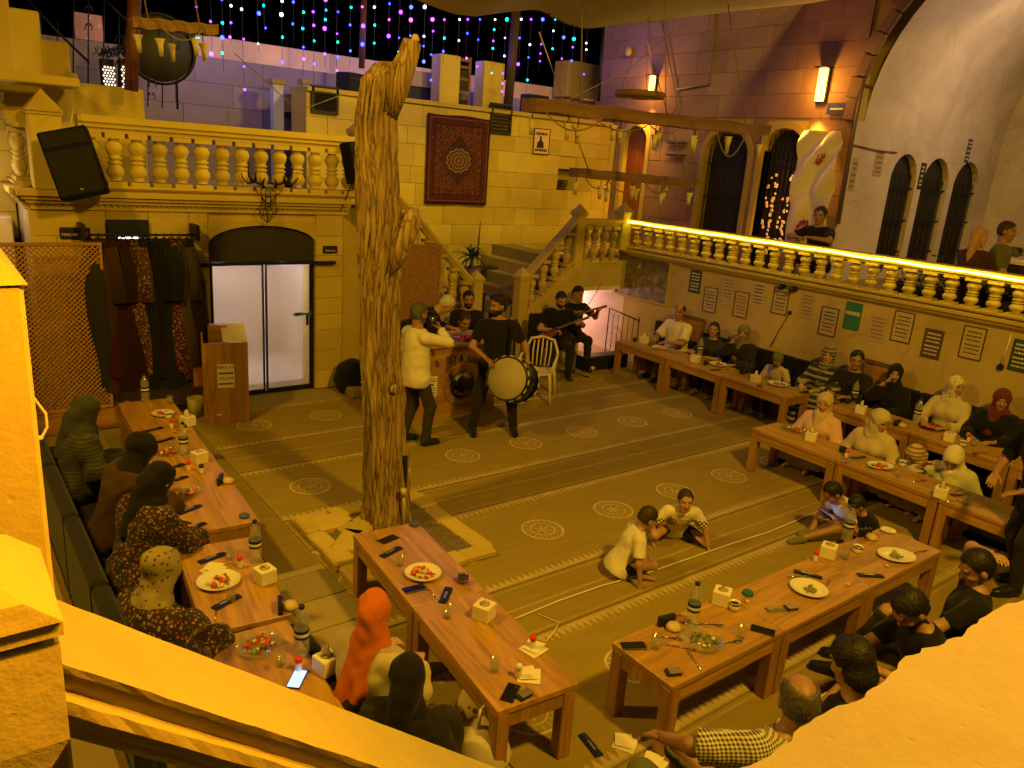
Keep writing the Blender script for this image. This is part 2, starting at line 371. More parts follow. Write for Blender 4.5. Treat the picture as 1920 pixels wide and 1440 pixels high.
# white cord laid across the carpet
pts = [fl(*p) for p in ((965, 1163), (1050, 1128), (1130, 1100), (1210, 1078), (1290, 1050), (1370, 1022), (1440, 1000), (1500, 975), (1560, 950))]
tag(MB().tube([(p[0], p[1], .012) for p in pts], .007, 5).ob('cord', PAPER), 'thin white cord lying across the carpet in front of the boys', 'cord')
pts = [fl(*p) for p in ((1008, 1154), (1047, 1170), (1040, 1185), (1024, 1205))]
tag(MB().tube([(p[0], p[1], .012) for p in pts], .005, 5).ob('cord', PAPER), 'short loose end of white cord beside the table with the red capped shaker', 'cord')

# ------------------------------------------------------------------ stone walls of separate blocks
_blk = {}
def block_mesh(w, h, t, m):
    key = (round(w, 3), round(h, 3), m.name)
    if key not in _blk:
        b = MB(); k = .004; y1 = t
        v = [(-w/2, 0+k, -h/2), (w/2, k, -h/2), (w/2, k, h/2), (-w/2, k, h/2), (-w/2+k, 0, -h/2+k), (w/2-k, 0, -h/2+k), (w/2-k, 0, h/2-k), (-w/2+k, 0, h/2-k),
             (-w/2, y1, -h/2), (w/2, y1, -h/2), (w/2, y1, h/2), (-w/2, y1, h/2)]
        f = [(4, 5, 6, 7), (0, 1, 5, 4), (1, 2, 6, 5), (2, 3, 7, 6), (3, 0, 4, 7), (0, 8, 9, 1), (1, 9, 10, 2), (2, 10, 11, 3), (3, 11, 8, 0)]
        _blk[key] = b.add(v, f).mesh('stone_block', m)
    return _blk[key]
def blocks(parent, u0, u1, z0, z1, holes=(), course=.29, lens=(.42, .55, .68), m=None, t=.05, test=None, rough=.006):
    """courses of blocks on the local plane y=0 facing -y of parent"""
    nz = max(1, round((z1-z0)/course)); zs_ = [0]
    for _ in range(nz): zs_.append(zs_[-1]+random.choice((.86, 1.0, 1.12)))
    zs_ = [z0+q*(z1-z0)/zs_[-1] for q in zs_]
    for j in range(nz):
        za, zb = zs_[j], zs_[j+1]; hz = zb-za; segs = [(u0, u1)]
        for a, b_, c, d in holes:
            if c < zb-.05 and d > za+.05:
                ns = []
                for s0, s1 in segs:
                    if b_ <= s0 or a >= s1: ns.append((s0, s1))
                    else:
                        if a > s0: ns.append((s0, a))
                        if b_ < s1: ns.append((b_, s1))
                segs = ns
        for s0, s1 in segs:
            u = s0; first = True
            while u < s1-.03:
                w = random.choice(lens)*(.55 if first and j % 2 else 1); first = False
                if s1-(u+w) < .2: w = s1-u
                if test is None or test(u, u+w, za, zb):
                    ww = round(w-.004, 3)
                    obl('stone_block', block_mesh(ww, hz-.004, t, m or SAND), parent, (u+w/2, -rough*random.random(), (za+zb)/2))
                u += w
def core(parent, u0, u1, z0, z1, holes, y0, y1, m=None, name='wall_core'):
    us = sorted({u0, u1, *[h[0] for h in holes if u0 < h[0] < u1], *[h[1] for h in holes if u0 < h[1] < u1]}); b = MB()
    for a, c in zip(us[:-1], us[1:]):
        mid = (a+c)/2; cut = sorted([(h[2], h[3]) for h in holes if h[0] <= mid <= h[1]]); z = z0
        for p, q in cut+[(z1, z1)]:
            if p > z+.001: b.b2(a, c, y0, y1, z, p)
            z = max(z, q)
    b.ob(name, m or SAND, parent)
PROF = [(.062, 0), (.062, .07), (.045, .085), (.03, .10), (.05, .15), (.06, .20), (.058, .25), (.042, .31), (.034, .33), (.05, .345), (.05, .365), (.033, .38), (.033, .40), (.05, .415), (.05, .435), (.034, .45), (.044, .49), (.056, .55), (.06, .60), (.05, .65), (.03, .70), (.045, .715), (.062, .73), (.062, .80)]
_bal = {}
def baluster(h, m, w=1.0):
    key = (round(h, 2), m.name, w)
    if key not in _bal:
        k = h/.80; b = MB(); b.lathe([(r*w*1.05, z*k) for r, z in PROF[2:-2]], 10)
        b.box((0, 0, .035*k), (.13*w, .13*w, .07*k)); b.box((0, 0, .765*k), (.13*w, .13*w, .07*k)); _bal[key] = b.mesh('baluster', m)
    return _bal[key]
def rail_mb(L, w, h, slope=0):
    """moulded coping along +x, top at z=0 .. -h"""
    p = [(-w/2, 0), (w/2, 0), (w/2, -h*.42), (w/2-.02, -h*.5), (w/2-.025, -h*.72), (w/2-.05, -h*.8), (w/2-.055, -h), (-w/2+.055, -h), (-w/2+.05, -h*.8), (-w/2+.025, -h*.72), (-w/2+.02, -h*.5), (-w/2, -h*.42)]
    b = MB(); n = len(p); v = [(0, y, z) for y, z in p]+[(L, y, z+slope*L) for y, z in p]
    b.add(v, [tuple(range(n)), tuple(range(n, 2*n))[::-1]]+[(i, n+i, n+(i+1) % n, (i+1) % n) for i in range(n)]); return b
def balustrade(name, label, P0, P1, ht, n, m, w=.2, base=.07, top=.12, bw=1.0, slope=0.0, group='stone balustrades'):
    """P0,P1 plan points at foot level; ht height to top of coping"""
    d = Vector(P1)-Vector(P0); L = math.hypot(d.x, d.y); sl = d.z/L
    t = thing(name, label, 'balustrade', P0, math.atan2(d.y, d.x), group)
    rail_mb(L, w, top, sl).ob('coping', m, t, (0, 0, ht)); rail_mb(L, w*.95, base, sl).ob('plinth', m, t, (0, 0, base))
    me = baluster(ht-base-top, m, bw)
    for i in range(n):
        x = L*(i+.5)/n; obl('baluster', me, t, (x, 0, base-.004+sl*x))
    return t
def newel(label, x, y, z0, z1, w, m, rz=0, pt=.16):
    t = thing('newel_post', label, 'newel post', (x, y, z0), rz, 'stone newel posts'); h = z1-z0-pt; b = MB(); b.box((0, 0, h/2), (w, w, h), 0, 0, .008); b.ob('shaft', m, t)
    b = MB(); b.b2(-w/2-.015, w/2+.015, -w/2-.015, w/2+.015, h-.06, h-.035); b.b2(-w/2-.02, w/2+.02, -w/2-.02, w/2+.02, h-.028, h)
    k = w/2+.012; b.add([(-k, -k, h), (k, -k, h), (k, k, h), (-k, k, h), (0, 0, h+pt)], [(0, 1, 4), (1, 2, 4), (2, 3, 4), (3, 0, 4)]); b.ob('cap', m, t); return t

# ---- facade with the glass door, Y = 9.9
DY = 9.9; DX0, DX1 = pb(392, 490, DY)[0], pb(592, 490, DY)[0]
FX0, FX1 = .98, pb(643, 420, DY)[0]
fac = thing('stone_facade', 'sandstone ground floor wall with an arched doorway under the balcony', 'wall', (0, DY, 0))
dh = [(DX0, DX1, -1, 2.30)]
blocks(fac, FX0, FX1, 0, 2.42, dh, .27, (.45, .6, .75))
core(fac, FX0, FX1, 0, 2.42, dh, .03, .45)
a = MB(); N_ = 14; cx = (DX0+DX1)/2; hw = (DX1-DX0)/2
arc = [(cx-hw*math.cos(math.pi*i/N_), 2.03+.235*math.sin(math.pi*i/N_)) for i in range(N_+1)]
for i in range(N_):
    (x0, z0), (x1, z1) = arc[i], arc[i+1]
    a.add([(x0, -.004, z0), (x1, -.004, z1), (x1, -.004, 2.31), (x0, -.004, 2.31), (x0, .3, z0), (x1, .3, z1), (x1, .3, 2.31), (x0, .3, 2.31)], [(0, 1, 2, 3), (0, 4, 5, 1), (4, 7, 6, 5), (3, 2, 6, 7)])
a.ob('arch_stone', SAND, fac)
b = MB(); X0, X1 = FX0-.10, FX1+.06
for z0, z1, pr in ((2.42, 2.45, .03), (2.49, 2.53, .07), (2.53, 2.57, .11), (2.57, 2.635, .15)): b.b2(X0+.15-pr, X1, -pr, .5, z0, z1)
b.b2(FX0-.01, X1, -.02, .5, 2.45, 2.49); b.ob('cornice', SAND, fac)
b = MB(); nd = 56
for i in range(nd):
    x = FX0+(X1-FX0)*(i+.5)/nd; s = (X1-FX0)/nd*.5
    b.add([(x-s, -.055, 2.488), (x+s, -.055, 2.488), (x, -.03, 2.452), (x-s, -.015, 2.488), (x+s, -.015, 2.488), (x, -.015, 2.452)], [(0, 1, 2), (0, 2, 5, 3), (1, 4, 5, 2)])
stuff(b.ob('dentil_frieze', SAND, fac))
# left return of the facade
ret = thing('stone_facade', 'pale lit end wall of the balcony block behind the lattice screen', 'wall', (FX0, DY+3.2, 0), -math.pi/2)
blocks(ret, 0, 3.2, 0, 2.42, (), .27, (.45, .6, .75), WHITE); core(ret, 0, 3.19, 0, 2.42, (), .03, .4)
b = MB()
for z0, z1, pr in ((2.42, 2.45, .03), (2.49, 2.53, .07), (2.53, 2.57, .11), (2.57, 2.634, .15)): b.b2(0, 3.2, -pr, .1, z0, z1)
b.ob('cornice', SAND, ret)
# balcony floor and balustrade
struct(MB().b2(FX0+.02, FX1+.05, DY+.1, 13.58, 2.36, 2.632).ob('balcony_floor', SANDD))
bz = 2.637; bx0 = pb(150, 320, DY-.02)[0]; bx1 = pb(668, 340, DY-.02)[0]
balustrade('balustrade', 'long stone balustrade of the balcony above the glass door', (bx0, DY-.02, bz), (bx1, DY-.02, bz), .80, 14, SAND, .24, .06, .17, 1.5)
balustrade('balustrade', 'end balustrade of the balcony beside the hanging loudspeaker', (FX0+.0, DY+2.4, bz), (FX0+.0, DY+.12, bz), .78, 9, SAND, .2, .06, .16)
newel('stone newel post of the balcony behind the tilted loudspeaker', FX0+.22, DY-.0, bz, 3.66, .30, SAND, 0, .2)
newel('stone newel post of the balcony half hidden by the tree trunk', bx1+.06, DY+.02, bz, 3.68, .24, SAND, 0, .15)
# ---- glass sliding door
dr = thing('sliding_door', 'two leaf frosted glass door with black frame under a dark arched panel', 'door', (DX0, DY+.09, 0))
w = DX1-DX0; DT = pb(490, 494, DY+.09)[2]
def m_frost():
    n = NT('frosted_glass'); v = n.noise(n.obj(), 220, 2); n.bump(v, .25, .002); n.base((.9, .9, .88), .5); n.b.inputs['Roughness'].default_value = .55
    n.b.inputs['Transmission Weight'].default_value = .75; n.b.inputs['IOR'].default_value = 1.05; return n.m
FROST = m_frost()
b = MB(); b.b2(0, .035, -.03, .03, 0, DT+.03); b.b2(w-.035, w, -.03, .03, 0, DT+.03); b.b2(.035, w-.035, -.03, .03, DT, DT+.03); b.b2(.035, w-.035, -.028, .03, 0, .035); b.ob('door_frame', IRON, dr)
mid = w*.515
for i, (x0, x1) in enumerate(((.036, mid-.01), (mid+.012, w-.036))):
    lf = MB().b2(x0, x0+.02, -.02, .02, .037, DT-.002).b2(x1-.02, x1, -.02, .02, .037, DT-.002).b2(x0+.02, x1-.02, -.02, .02, .037, .06).b2(x0+.02, x1-.02, -.02, .02, DT-.02, DT-.002).ob('door_leaf', IRON, dr)
    MB().b2(x0+.02, x1-.02, -.005, .005, .06, DT-.02).ob('glass_pane', FROST, lf)
    if i: MB().b2(x1-.075, x1-.055, -.06, -.021, .92, 1.06).ob('handle', IRON, lf)
tp = MB(); arc2 = [(p[0]-DX0, p[1]) for p in arc]; tp.prism([(0.0, DT+.032), (w, DT+.032)]+arc2[::-1], .03, Matrix.Rotation(math.pi/2, 4, 'X')); tp.ob('arched_panel', DARK, dr)
MB().b2(-.36, -.0, -.16, -.12, DT-.01, DT+.035).b2(w, w+.26, -.16, -.12, DT-.01, DT+.035).b2(-.02, w+.02, -.125, -.095, DT+.002, DT+.03).ob('sliding_track', IRON, dr)
g = MB(); ctr = Vector((w-.13, -.07, 1.085))
for k in range(7):
    a_ = -.5+.17*k; L = .20 if k != 3 else .23; p = ctr; q = p+Vector((-L*math.cos(a_*.35), -.015, L*.25*math.sin(a_)))
    g.add([p+Vector((0, 0, .012)), q, p-Vector((0, 0, .012)), (p+q)/2+Vector((0, -.02, .018))], [(0, 3, 1), (3, 2, 1), (0, 2, 3)])
for k in range(4):
    p = ctr+Vector((0, 0, .0)); q = p+Vector((.08, -.02, .03*(k-1.5))); g.add([p+Vector((0, 0, .012)), q, p-Vector((0, 0, .012))], [(0, 1, 2)])
tag(g.ob('leaf_sprig', mat('sprig_green', (.03, .22, .05), .5), None, (DX0, DY+.07, 0)), 'green leafy sprig tied above the handle of the glass door', 'sprig')
# lit room behind the door
rm = MB(); x0, x1 = DX0-.3, DX1+.3
rm.add([(x0, DY+.5, .002), (x1, DY+.5, .002), (x1, 12.1, .002), (x0, 12.1, .002), (x0, DY+.5, 2.34), (x1, DY+.5, 2.34), (x1, 12.1, 2.34), (x0, 12.1, 2.34)], [(0, 1, 2, 3), (7, 6, 5, 4), (1, 5, 6, 2), (3, 2, 6, 7), (0, 3, 7, 4)])
struct(rm.ob('inner_room', WHITE, None, (0, 0, 0), 0, False))

# ---- stair rails in the plane Y = 10 and stair
SY = 10.0
nl = pb(886, 512, SY); nr = pb(978, 512, SY); n2 = pb(1082, 430, SY)
NLX, NRX, N2X = nl[0], nr[0]+.02, n2[0]
newel('stone newel post at the left of the stair foot behind the drummer', NLX+.08, SY, 0, 1.60, .17, SAND, 0, .12)
newel('stone newel post at the right of the stair foot behind the white plastic chair', NRX, SY, 0, 1.63, .19, SAND, 0, .14)
newel('stone newel post where the right stair rail meets the terrace', N2X+.02, SY, 1.55, 2.68, .18, SAND, 0, .15)
newel('stone corner newel post at the start of the lit terrace balustrade', 10.08, SY+.02, 1.9, 2.72, .24, SAND, 0, .16)
balustrade('stair_rail', 'stone stair balustrade climbing left towards the balcony', (NLX-.02, SY, .68), (bx1+.2, SY, 2.40), .78, 8, SAND, .18, .08, .13, 1.25)
balustrade('stair_rail', 'stone stair balustrade climbing right towards the terrace', (NRX+.08, SY, .74), (N2X-.06, SY, 1.66), .78, 4, SAND, .18, .08, .13, 1.25)
balustrade('balustrade', 'short stone balustrade facing the courtyard at the head of the stair', (N2X+.1, SY, 1.62), (9.97, SY, 1.62), .80, 4, SAND, .2, .08, .12, 1.3)
sw = thing('stair_wall', 'yellow plastered wall under the right stair rail with a low doorway', 'wall', (0, SY-.08, 0))
DWX, DWZ = pb(1094, 548, SY-.08)[0], pb(1094, 545, SY-.08)[2]
b = MB(); M90 = Matrix.Rotation(math.pi/2, 4, 'X')
b.prism([(NRX-.1, 0), (DWX, 0), (DWX, DWZ), (10.18, DWZ), (10.18, 1.70), (N2X, 1.70), (NRX-.1, .76)], .2, Matrix.Translation((0, .2, 0)) @ M90); b.ob('wall_core', PLAS, sw)
MB().b2(DWX-.03, 10.05, -.03, -.002, DWZ, DWZ+.055).ob('lintel', WHITE, sw)
sw2 = thing('stair_wall', 'plastered wall under the left stair rail behind the counter', 'wall', (0, SY-.08, 0))
b = MB(); b.prism([(FX1, 0), (NLX+.02, 0), (NLX+.02, .70), (FX1, 2.4)], .2, Matrix.Translation((0, .2, 0)) @ M90); b.ob('wall_core', SAND, sw2)
st = thing('stone_stair', 'stone steps rising between the two newel posts behind the drummer', 'stair', (0, SY, 0))
for i in range(4): MB().b2(NLX+.15, NRX-.08, -.06+i*.27, 2.2, .18*i, .18*(i+1), 0, .008).ob('step', PAVE, st)
for i in range(9): MB().b2(FX1+.1, NLX+.14-i*.24, .2, 2.2, .72+.2*i, .72+.2*(i+1)).ob('step', PAVE, st)
for i in range(5): MB().b2(NRX-.07+i*.25, N2X+.3, .2, 2.2, .72+.2*i, .72+.2*(i+1)).ob('step', PAVE, st)
# cellar stairwell behind the low doorway
cw = MB(); cw.b2(DWX-.12, DWX-.02, SY+.15, 12.0, -.9, 1.6); cw.b2(DWX-.1, 10.2, 12.0, 12.1, -.9, 1.6); cw.b2(DWX-.02, 10.19, SY+.13, 12.0, 1.55, 1.6)
struct(cw.ob('cellar_walls', WHITE))
rd = thing('red_door', 'red plank door lit pink at the foot of the cellar stair', 'door', (DWX, SY+.5, 0))
for i in range(6): MB().b2(.02+i*.062, .078+i*.062, -.02, .02, -.2, 1.1, 0, .004).ob('plank', mat('red_paint', (.45, .03, .025), .5), rd)
# ---- terrace wall X = 10.2, terrace, LED balustrade
TX = 10.2
tw = thing('terrace_wall', 'plastered wall with framed sayings below the lit balustrade', 'wall', (TX, 0, 0))
MB().b2(0, .3, -1.5, 9.9, -.01, 1.80).ob('wall_face', PLAS, tw)
MB().b2(0, .3, 9.9, 12.1, -.9, 1.60).ob('stairwell_face', WHITE, tw)
b = MB()
for z0, z1, pr in ((1.80, 1.83, .03), (1.83, 1.87, .07), (1.87, 1.91, .11)): b.b2(-pr, .3, -1.5, SY-.12, z0, z1)
b.ob('cornice', SAND, tw)
struct(MB().b2(TX+.05, 19, -3, 12.15, 1.60, 1.75).ob('terrace_floor', PAVE))
ledb = balustrade('balustrade', 'long terrace balustrade with a glowing yellow light strip under its coping', (TX+.03, SY-.12, 1.912), (TX+.03, .6, 1.912), .52, 36, SAND, .24, .05, .11, 1.35)
LED = emis('led_yellow', (1.0, .74, .05), 22)
b = MB(); pts = [(TX-.105, SY-.1-.25*i, 2.392+.006*math.sin(i*1.7)) for i in range(38)]; b.tube(pts, .012, 6)
tag(b.ob('light_strip', LED), 'bright yellow rope light running along the terrace balustrade', 'light strip')

# ---- back wall with the hanging carpet, Y = 12.2
BY = 12.2; BX1 = pb(1141, 300, BY)[0]; BZ = pb(940, 213, BY)[2]
bw = thing('stone_wall', 'tall sandstone wall behind the stair with a red carpet hung on it', 'wall', (0, BY, 0))
NI0, NI1 = pb(1047, 316, BY), pb(1076, 362, BY)
nh = [(NI0[0], NI1[0], NI1[2], NI0[2])]
BX0 = pb(574, 200, BY)[0]
blocks(bw, BX0, BX1, 0.3, BZ, nh, .34, (.5, .65, .8)); core(bw, BX0, BX1, 0, BZ, nh, .03, .6)
MB().b2(BX0, BX1, -.05, .6, BZ, BZ+.07).ob('wall_cap', SAND, bw)
MB().b2(NI0[0], NI1[0], .22, .25, NI1[2], NI0[2]).ob('niche_back', SANDD, bw)
bk = MB(); c0 = (NI0[0]+NI1[0])/2
for k in range(5): bk.b2(c0-.12+.02*k, c0+.05+.01*k, .05, .2, NI1[2]+.002+.05*k, NI1[2]+.045+.05*k)
tag(bk.ob('books', mat('old_books', (.05, .035, .02), .8), None, (0, BY, 0)), 'small dark heap of books in the wall niche', 'books')
rt = thing('stone_wall', 'narrow stone return beside the brown arched door', 'wall', (BX1, BY, 0)); MB().b2(.002, .12, -.02, .6, 1.5, BZ).ob('wall_core', SAND, rt)
# roof terrace behind it, upper wall and its lit parapet
UY = 14.6; WY = 13.6
uz = pb(700, 113, UY)[2]; uzb = pb(700, 148, WY)[2]
struct(MB().b2(BX0+.1, 13, BY+.6, WY-.01, BZ-.3, BZ-.02).ob('roof_terrace', SANDD))
uw = thing('stone_wall', 'grey plastered upper wall behind the balcony and roof terrace', 'wall', (0, WY, 0))
blocks(uw, -2.0, 13.4, 2.6, uzb, (), .42, (.7, .9, 1.1), m_stone('violet_stone', (.24, .20, .20), .4, .08), .05); core(uw, -2.0, 13.4, 2.6, uzb, (), .03, .4, SANDD)
x0_ = pb(365, 60, UY)[0]
uzb2 = uzb-.5
up = thing('roof_parapet', 'long pink lit roof parapet under the coloured lights', 'parapet', (0, UY, 0))
blocks(up, x0_, 13.6, uzb2, uz, (), .40, (.8, 1.0, 1.2), m_stone('pale_parapet', (.62, .48, .36), .2), .5)
MB().b2(x0_, 13.6, .06, .5, uzb2, uz-.005).ob('wall_core', SANDD, up)
ub = thing('roof_block', 'pale stone block of the roof beside the dark pole', 'roof block', (0, UY-.6, 0))
q0, q1 = pb(1068, 112, UY-.6), pb(1124, 190, UY-.6); MB().b2(q0[0], q1[0]+.1, 0, .5, q1[2], q0[2], 0, .02).ob('wall_core', SAND, ub)
for x, lab in ((834, 'stone pier on the back wall left of the dark rack'), (916, 'stone pier on the back wall above the corner of the hung carpet')):
    p0, p1 = pb(x-17, 140, BY+.25), pb(x+17, 205, BY+.25); t = thing('stone_pier', lab, 'pier', ((p0[0]+p1[0])/2, BY+.25, BZ+.07), 0, 'piers on the back wall')
    MB().box((0, 0, .40), (p1[0]-p0[0], .3, .80), 0, 0, .01).ob('shaft', SAND, t)

# ---- right hand building X = 11.8 with arches, and the vaulted white hall
RX = 11.8
def py(x, y): p = pa(x, y, RX); return p[1], p[2]
rb = thing('stone_building', 'tall sandstone building with arched doors behind the lit terrace', 'building', (RX, 0, 0), -math.pi/2)   # local x = -Y, faces -X
YJ = py(1580, 340)[0]; YC = py(1127, 90)[0]
R0 = 2.75; ZS = 4.25; YCEN = YJ-R0
archs = []
for xa, xb, yt, yb in ((1166, 1206, 236, 400), (1316, 1398, 243, 420), (1424, 1500, 240, 435)):
    archs.append((py(xa, 330)[0], py(xb, 330)[0], 1.75, py((xa+xb)/2, yt)[1]))
holes = [(-a_[0], -a_[1], 1.0, a_[3]-.02) for a_ in archs]
def out_arch(u0, u1, za, zb):
    if -u0 <= YJ+.001 and za < ZS: return False
    for u in (u0, u1):
        for z in (za, zb):
            if z > ZS-.3 and (-u-YCEN)**2+(max(z, ZS)-ZS)**2 < (R0+.02)**2: return False
    return True
blocks(rb, -YC, -YJ, 1.75, 7.6, holes, .36, (.55, .7, .85), m_stone('brown_stone', (.25, .155, .13), .5, .16), .06)
blocks(rb, -YJ, -.5, ZS, 7.6, (), .36, (.45, .55, .6), bpy.data.materials['brown_stone'], .06, out_arch)
core(rb, -YC, -YJ, 1.75, 7.6, holes, .035, .5)
b = MB(); na = 18; th = [math.pi/2*i/na for i in range(na+1)]
for t0, t1 in zip(th[:-1], th[1:]):
    for sgn in (1, -1):
        A = [(-(YCEN+sgn*R0*math.cos(t)), ZS+R0*math.sin(t)) for t in (t0, t1)]
        v = [(A[0][0], .033, A[0][1]), (A[1][0], .033, A[1][1]), (A[1][0], .033, 7.6), (A[0][0], .033, 7.6)]; b.add(v+[(p[0], .5, p[2]) for p in v], [(0, 1, 2, 3), (7, 6, 5, 4)])
b.ob('arch_spandrel', SANDD, rb)
for i in range(17):
    t = math.pi/2*(i+.5)/17*1.25; k = .14+.05*(i % 2)+.03*random.random(); u = -(YCEN+(R0+k/2)*math.cos(t)); z = ZS+(R0+k/2)*math.sin(t)
    MB().box((0, 0, 0), (k+.02, .10, R0*math.pi/2/17*1.18), 0, 0, .012, Matrix.Rotation(t, 4, 'Y')).ob('voussoir', bpy.data.materials['brown_stone'], rb, (u, -.02, z))
for (y0, y1, z0, zt), lab in zip(archs, 'abc'):
    cx = -(y0+y1)/2; hw = abs(y0-y1)/2; zs = zt-hw*.95
    f = MB(); n = 14
    A = [(cx-hw*math.cos(math.pi*i/n), zs+(zt-zs)*math.sin(math.pi*i/n)) for i in range(n+1)]; B = [(cx-(hw+.10)*math.cos(math.pi*i/n), zs+(zt-zs+.12)*math.sin(math.pi*i/n)) for i in range(n+1)]
    A = [(A[0][0], 1.75)]+A+[(A[-1][0], 1.75)]; B = [(B[0][0], 1.75)]+B+[(B[-1][0], 1.75)]
    for i in range(len(A)-1):
        (ax, az), (bx, bz_) = A[i], A[i+1]; (cx_, cz), (dx, dz) = B[i], B[i+1]
        v = [(ax, -.03, az), (bx, -.03, bz_), (dx, -.03, dz), (cx_, -.03, cz)]; f.add(v+[(p[0], .3, p[2]) for p in v], [(0, 1, 2, 3), (0, 4, 5, 1), (3, 2, 6, 7)])
    f.ob('arch_surround', SANDD, rb)
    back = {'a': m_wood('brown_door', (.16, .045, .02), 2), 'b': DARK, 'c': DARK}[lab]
    p = [(q[0]+(.0 if 0 < i < len(A)-1 else 0), q[1]) for i, q in enumerate(A)]
    if lab == 'a':
        half = len(p)//2
        for hp, nm in ((p[:half+1]+[(cx, 1.75)], 'door_leaf'), ([(cx+.006, 1.75)]+p[half:], 'door_leaf')):
            MB().prism([(q[0]+(.006 if nm and q[0] > cx+.003 else 0), q[1]) for q in hp], .05, Matrix.Translation((0, .14, 0)) @ M90).ob(nm, back, rb)
    else:
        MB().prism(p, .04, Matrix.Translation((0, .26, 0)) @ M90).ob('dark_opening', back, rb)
        for i in range(9): 
            u = cx-hw+2*hw*(i+.5)/9; zz = zs+(zt-zs)*math.sqrt(max(0, 1-((u-cx)/hw)**2)); MB().tube([(u, .1, 1.76), (u, .1, zz)], .008, 5).ob('bar', IRON, rb)
        for z in (2.3, 2.9, 3.5): MB().b2(cx-hw, cx+hw, .09, .11, z, z+.02).ob('cross_bar', IRON, rb)
# vault of the white hall
vt = MB()
def vf(u, v):
    t = math.pi*v; return (RX+.30+u*5.2, YCEN+R0*math.cos(t), ZS+R0*math.sin(t))
vt.sheet(vf, 4, 32)
hl = thing('vaulted_hall', 'white vaulted hall opening onto the terrace at the right', 'hall', (0, 0, 0))
vt.ob('vault', WHITE, hl, fix=False)
wn3 = []
for xa, xb, yt, ybm in ((1672, 1721, 288, 470), (1733, 1783, 296, 478), (1793, 1840, 303, 480)):
    l, r = pb(xa, 320, YJ), pb(xb, 320, YJ); wn3.append((l[0], r[0], 1.9, pb((xa+xb)/2, yt, YJ)[2]))
hw_ = [(a_-0, b_, c_, d_) for a_, b_, c_, d_ in wn3]
sidew = thing('white_wall', 'white side wall of the vaulted hall with three narrow arched windows', 'wall', (0, YJ, 0))
core(sidew, RX+.04, RX+5.5, 1.75, ZS+.02, hw_, -.006, .3, WHITE)
for x0, x1, z0, zt in wn3:
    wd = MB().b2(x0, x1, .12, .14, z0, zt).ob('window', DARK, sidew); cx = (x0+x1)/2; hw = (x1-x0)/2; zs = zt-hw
    s = MB(); n = 10
    for i in range(n):
        t0, t1 = math.pi*i/n, math.pi*(i+1)/n
        v = [(cx-hw*math.cos(t0), -.002, zs+hw*math.sin(t0)), (cx-hw*math.cos(t1), -.002, zs+hw*math.sin(t1)), (cx-hw*math.cos(t1), -.002, zt+.01), (cx-hw*math.cos(t0), -.002, zt+.01)]; s.add(v+[(p[0], .11, p[2]) for p in v], [(0, 1, 2, 3), (0, 4, 5, 1)])
    s.ob('arch_head', WHITE, sidew)
    for i in range(5): u = x0+(x1-x0)*(i+.5)/5; MB().tube([(u, .05, z0+.01), (u, .05, zs+.12)], .009, 5).ob('bar', IRON, wd)
    for z in (2.2, 2.75, 3.3): MB().b2(x0-.02, x1+.02, .03, .045, z, z+.025).ob('cross_bar', IRON, wd)
bkw = thing('white_wall', 'end wall of the vaulted hall at the right edge', 'wall', (RX+5.4, 0, 0)); MB().b2(0, .2, YCEN-R0, YJ, 1.75, ZS+R0).ob('wall_core', WHITE, bkw)
j0, j1 = pb(1893, 330, YJ-.02), pb(1915, 400, YJ-.02)
b = MB(); b.b2(j0[0], j0[0]+1.0, YJ-.14, YJ-.003, 1.75, 3.75); tag(b.ob('white_door', WHITE), 'pale door panel against the white hall wall at the right edge', 'door')

# ---- stonework beside the photographer: pier, newel, sloped stair rail, parapet
kY = 1.25
e0 = pb(95, 1085, kY); e1 = pb(960, 1430, kY); sl = (e1[2]-e0[2])/(e1[0]-e0[0]); inner = kY-.20
sr = thing('stair_rail', 'near sloping stone stair rail with moulded yellow lit coping', 'stair rail', (e0[0]-.02, 0, e0[2]-.0-.02*sl*-1))
L = 1.35
prof = [(kY, 0), (inner, 0), (inner+.004, -.016), (inner+.012, -.020), (inner+.022, -.055), (inner+.004, -.062), (inner+.004, -.085), (inner+.016, -.092), (inner+.022, -.115), (inner+.034, -.122), (inner+.036, -.145), (kY-.03, -.145), (kY, -.06)]
b = MB(); n = len(prof); SEG = 60
def rough(i, j):
    s_ = math.sin(i*12.9898+j*78.233)*43758.5453; return (s_-math.floor(s_))-.5
v = []
for k in range(SEG+1):
    x = L*k/SEG
    for j, (y, z) in enumerate(prof): a_ = .003 if j in (1, 2, 5, 6) else .0012; v.append((x, y+a_*rough(k, j), z+sl*x+a_*rough(k+7, j+3)))
b.add(v, [(k*n+i, k*n+(i+1) % n, (k+1)*n+(i+1) % n, (k+1)*n+i) for k in range(SEG) for i in range(n)]+[tuple(range(n)), tuple(range(SEG*n, SEG*n+n))[::-1]])
b.ob('coping', SANDN, sr)
for i, (xa, xb) in enumerate(((.16, .40), (.52, .72), (.84, 1.05))):
    b = MB(); v = [(xa, inner+.04, sl*xa-.146), (xb, inner+.04, sl*xb-.146), (xb, inner+.04, sl*xb-.85), (xa, inner+.04, sl*xa-.85)]; v += [(p[0], kY-.04, p[2]) for p in v]
    b.add(v, [(0, 1, 2, 3), (4, 7, 6, 5), (0, 3, 7, 4), (1, 5, 6, 2)]).ob('square_baluster', SANDN, sr)
pX = pb(95, 1085, kY)[0]
pr = thing('stone_pier', 'tall orange lit stone pier at the left edge of the view', 'pier', (pX, kY, 0)); zc = pb(30, 522, kY)[2]
b = MB(); b.box((-.155, .14, (zc-.6)/2+.6), (.31, .38, zc-.6), 0, 0, .006); b.ob('shaft', SANDN, pr)
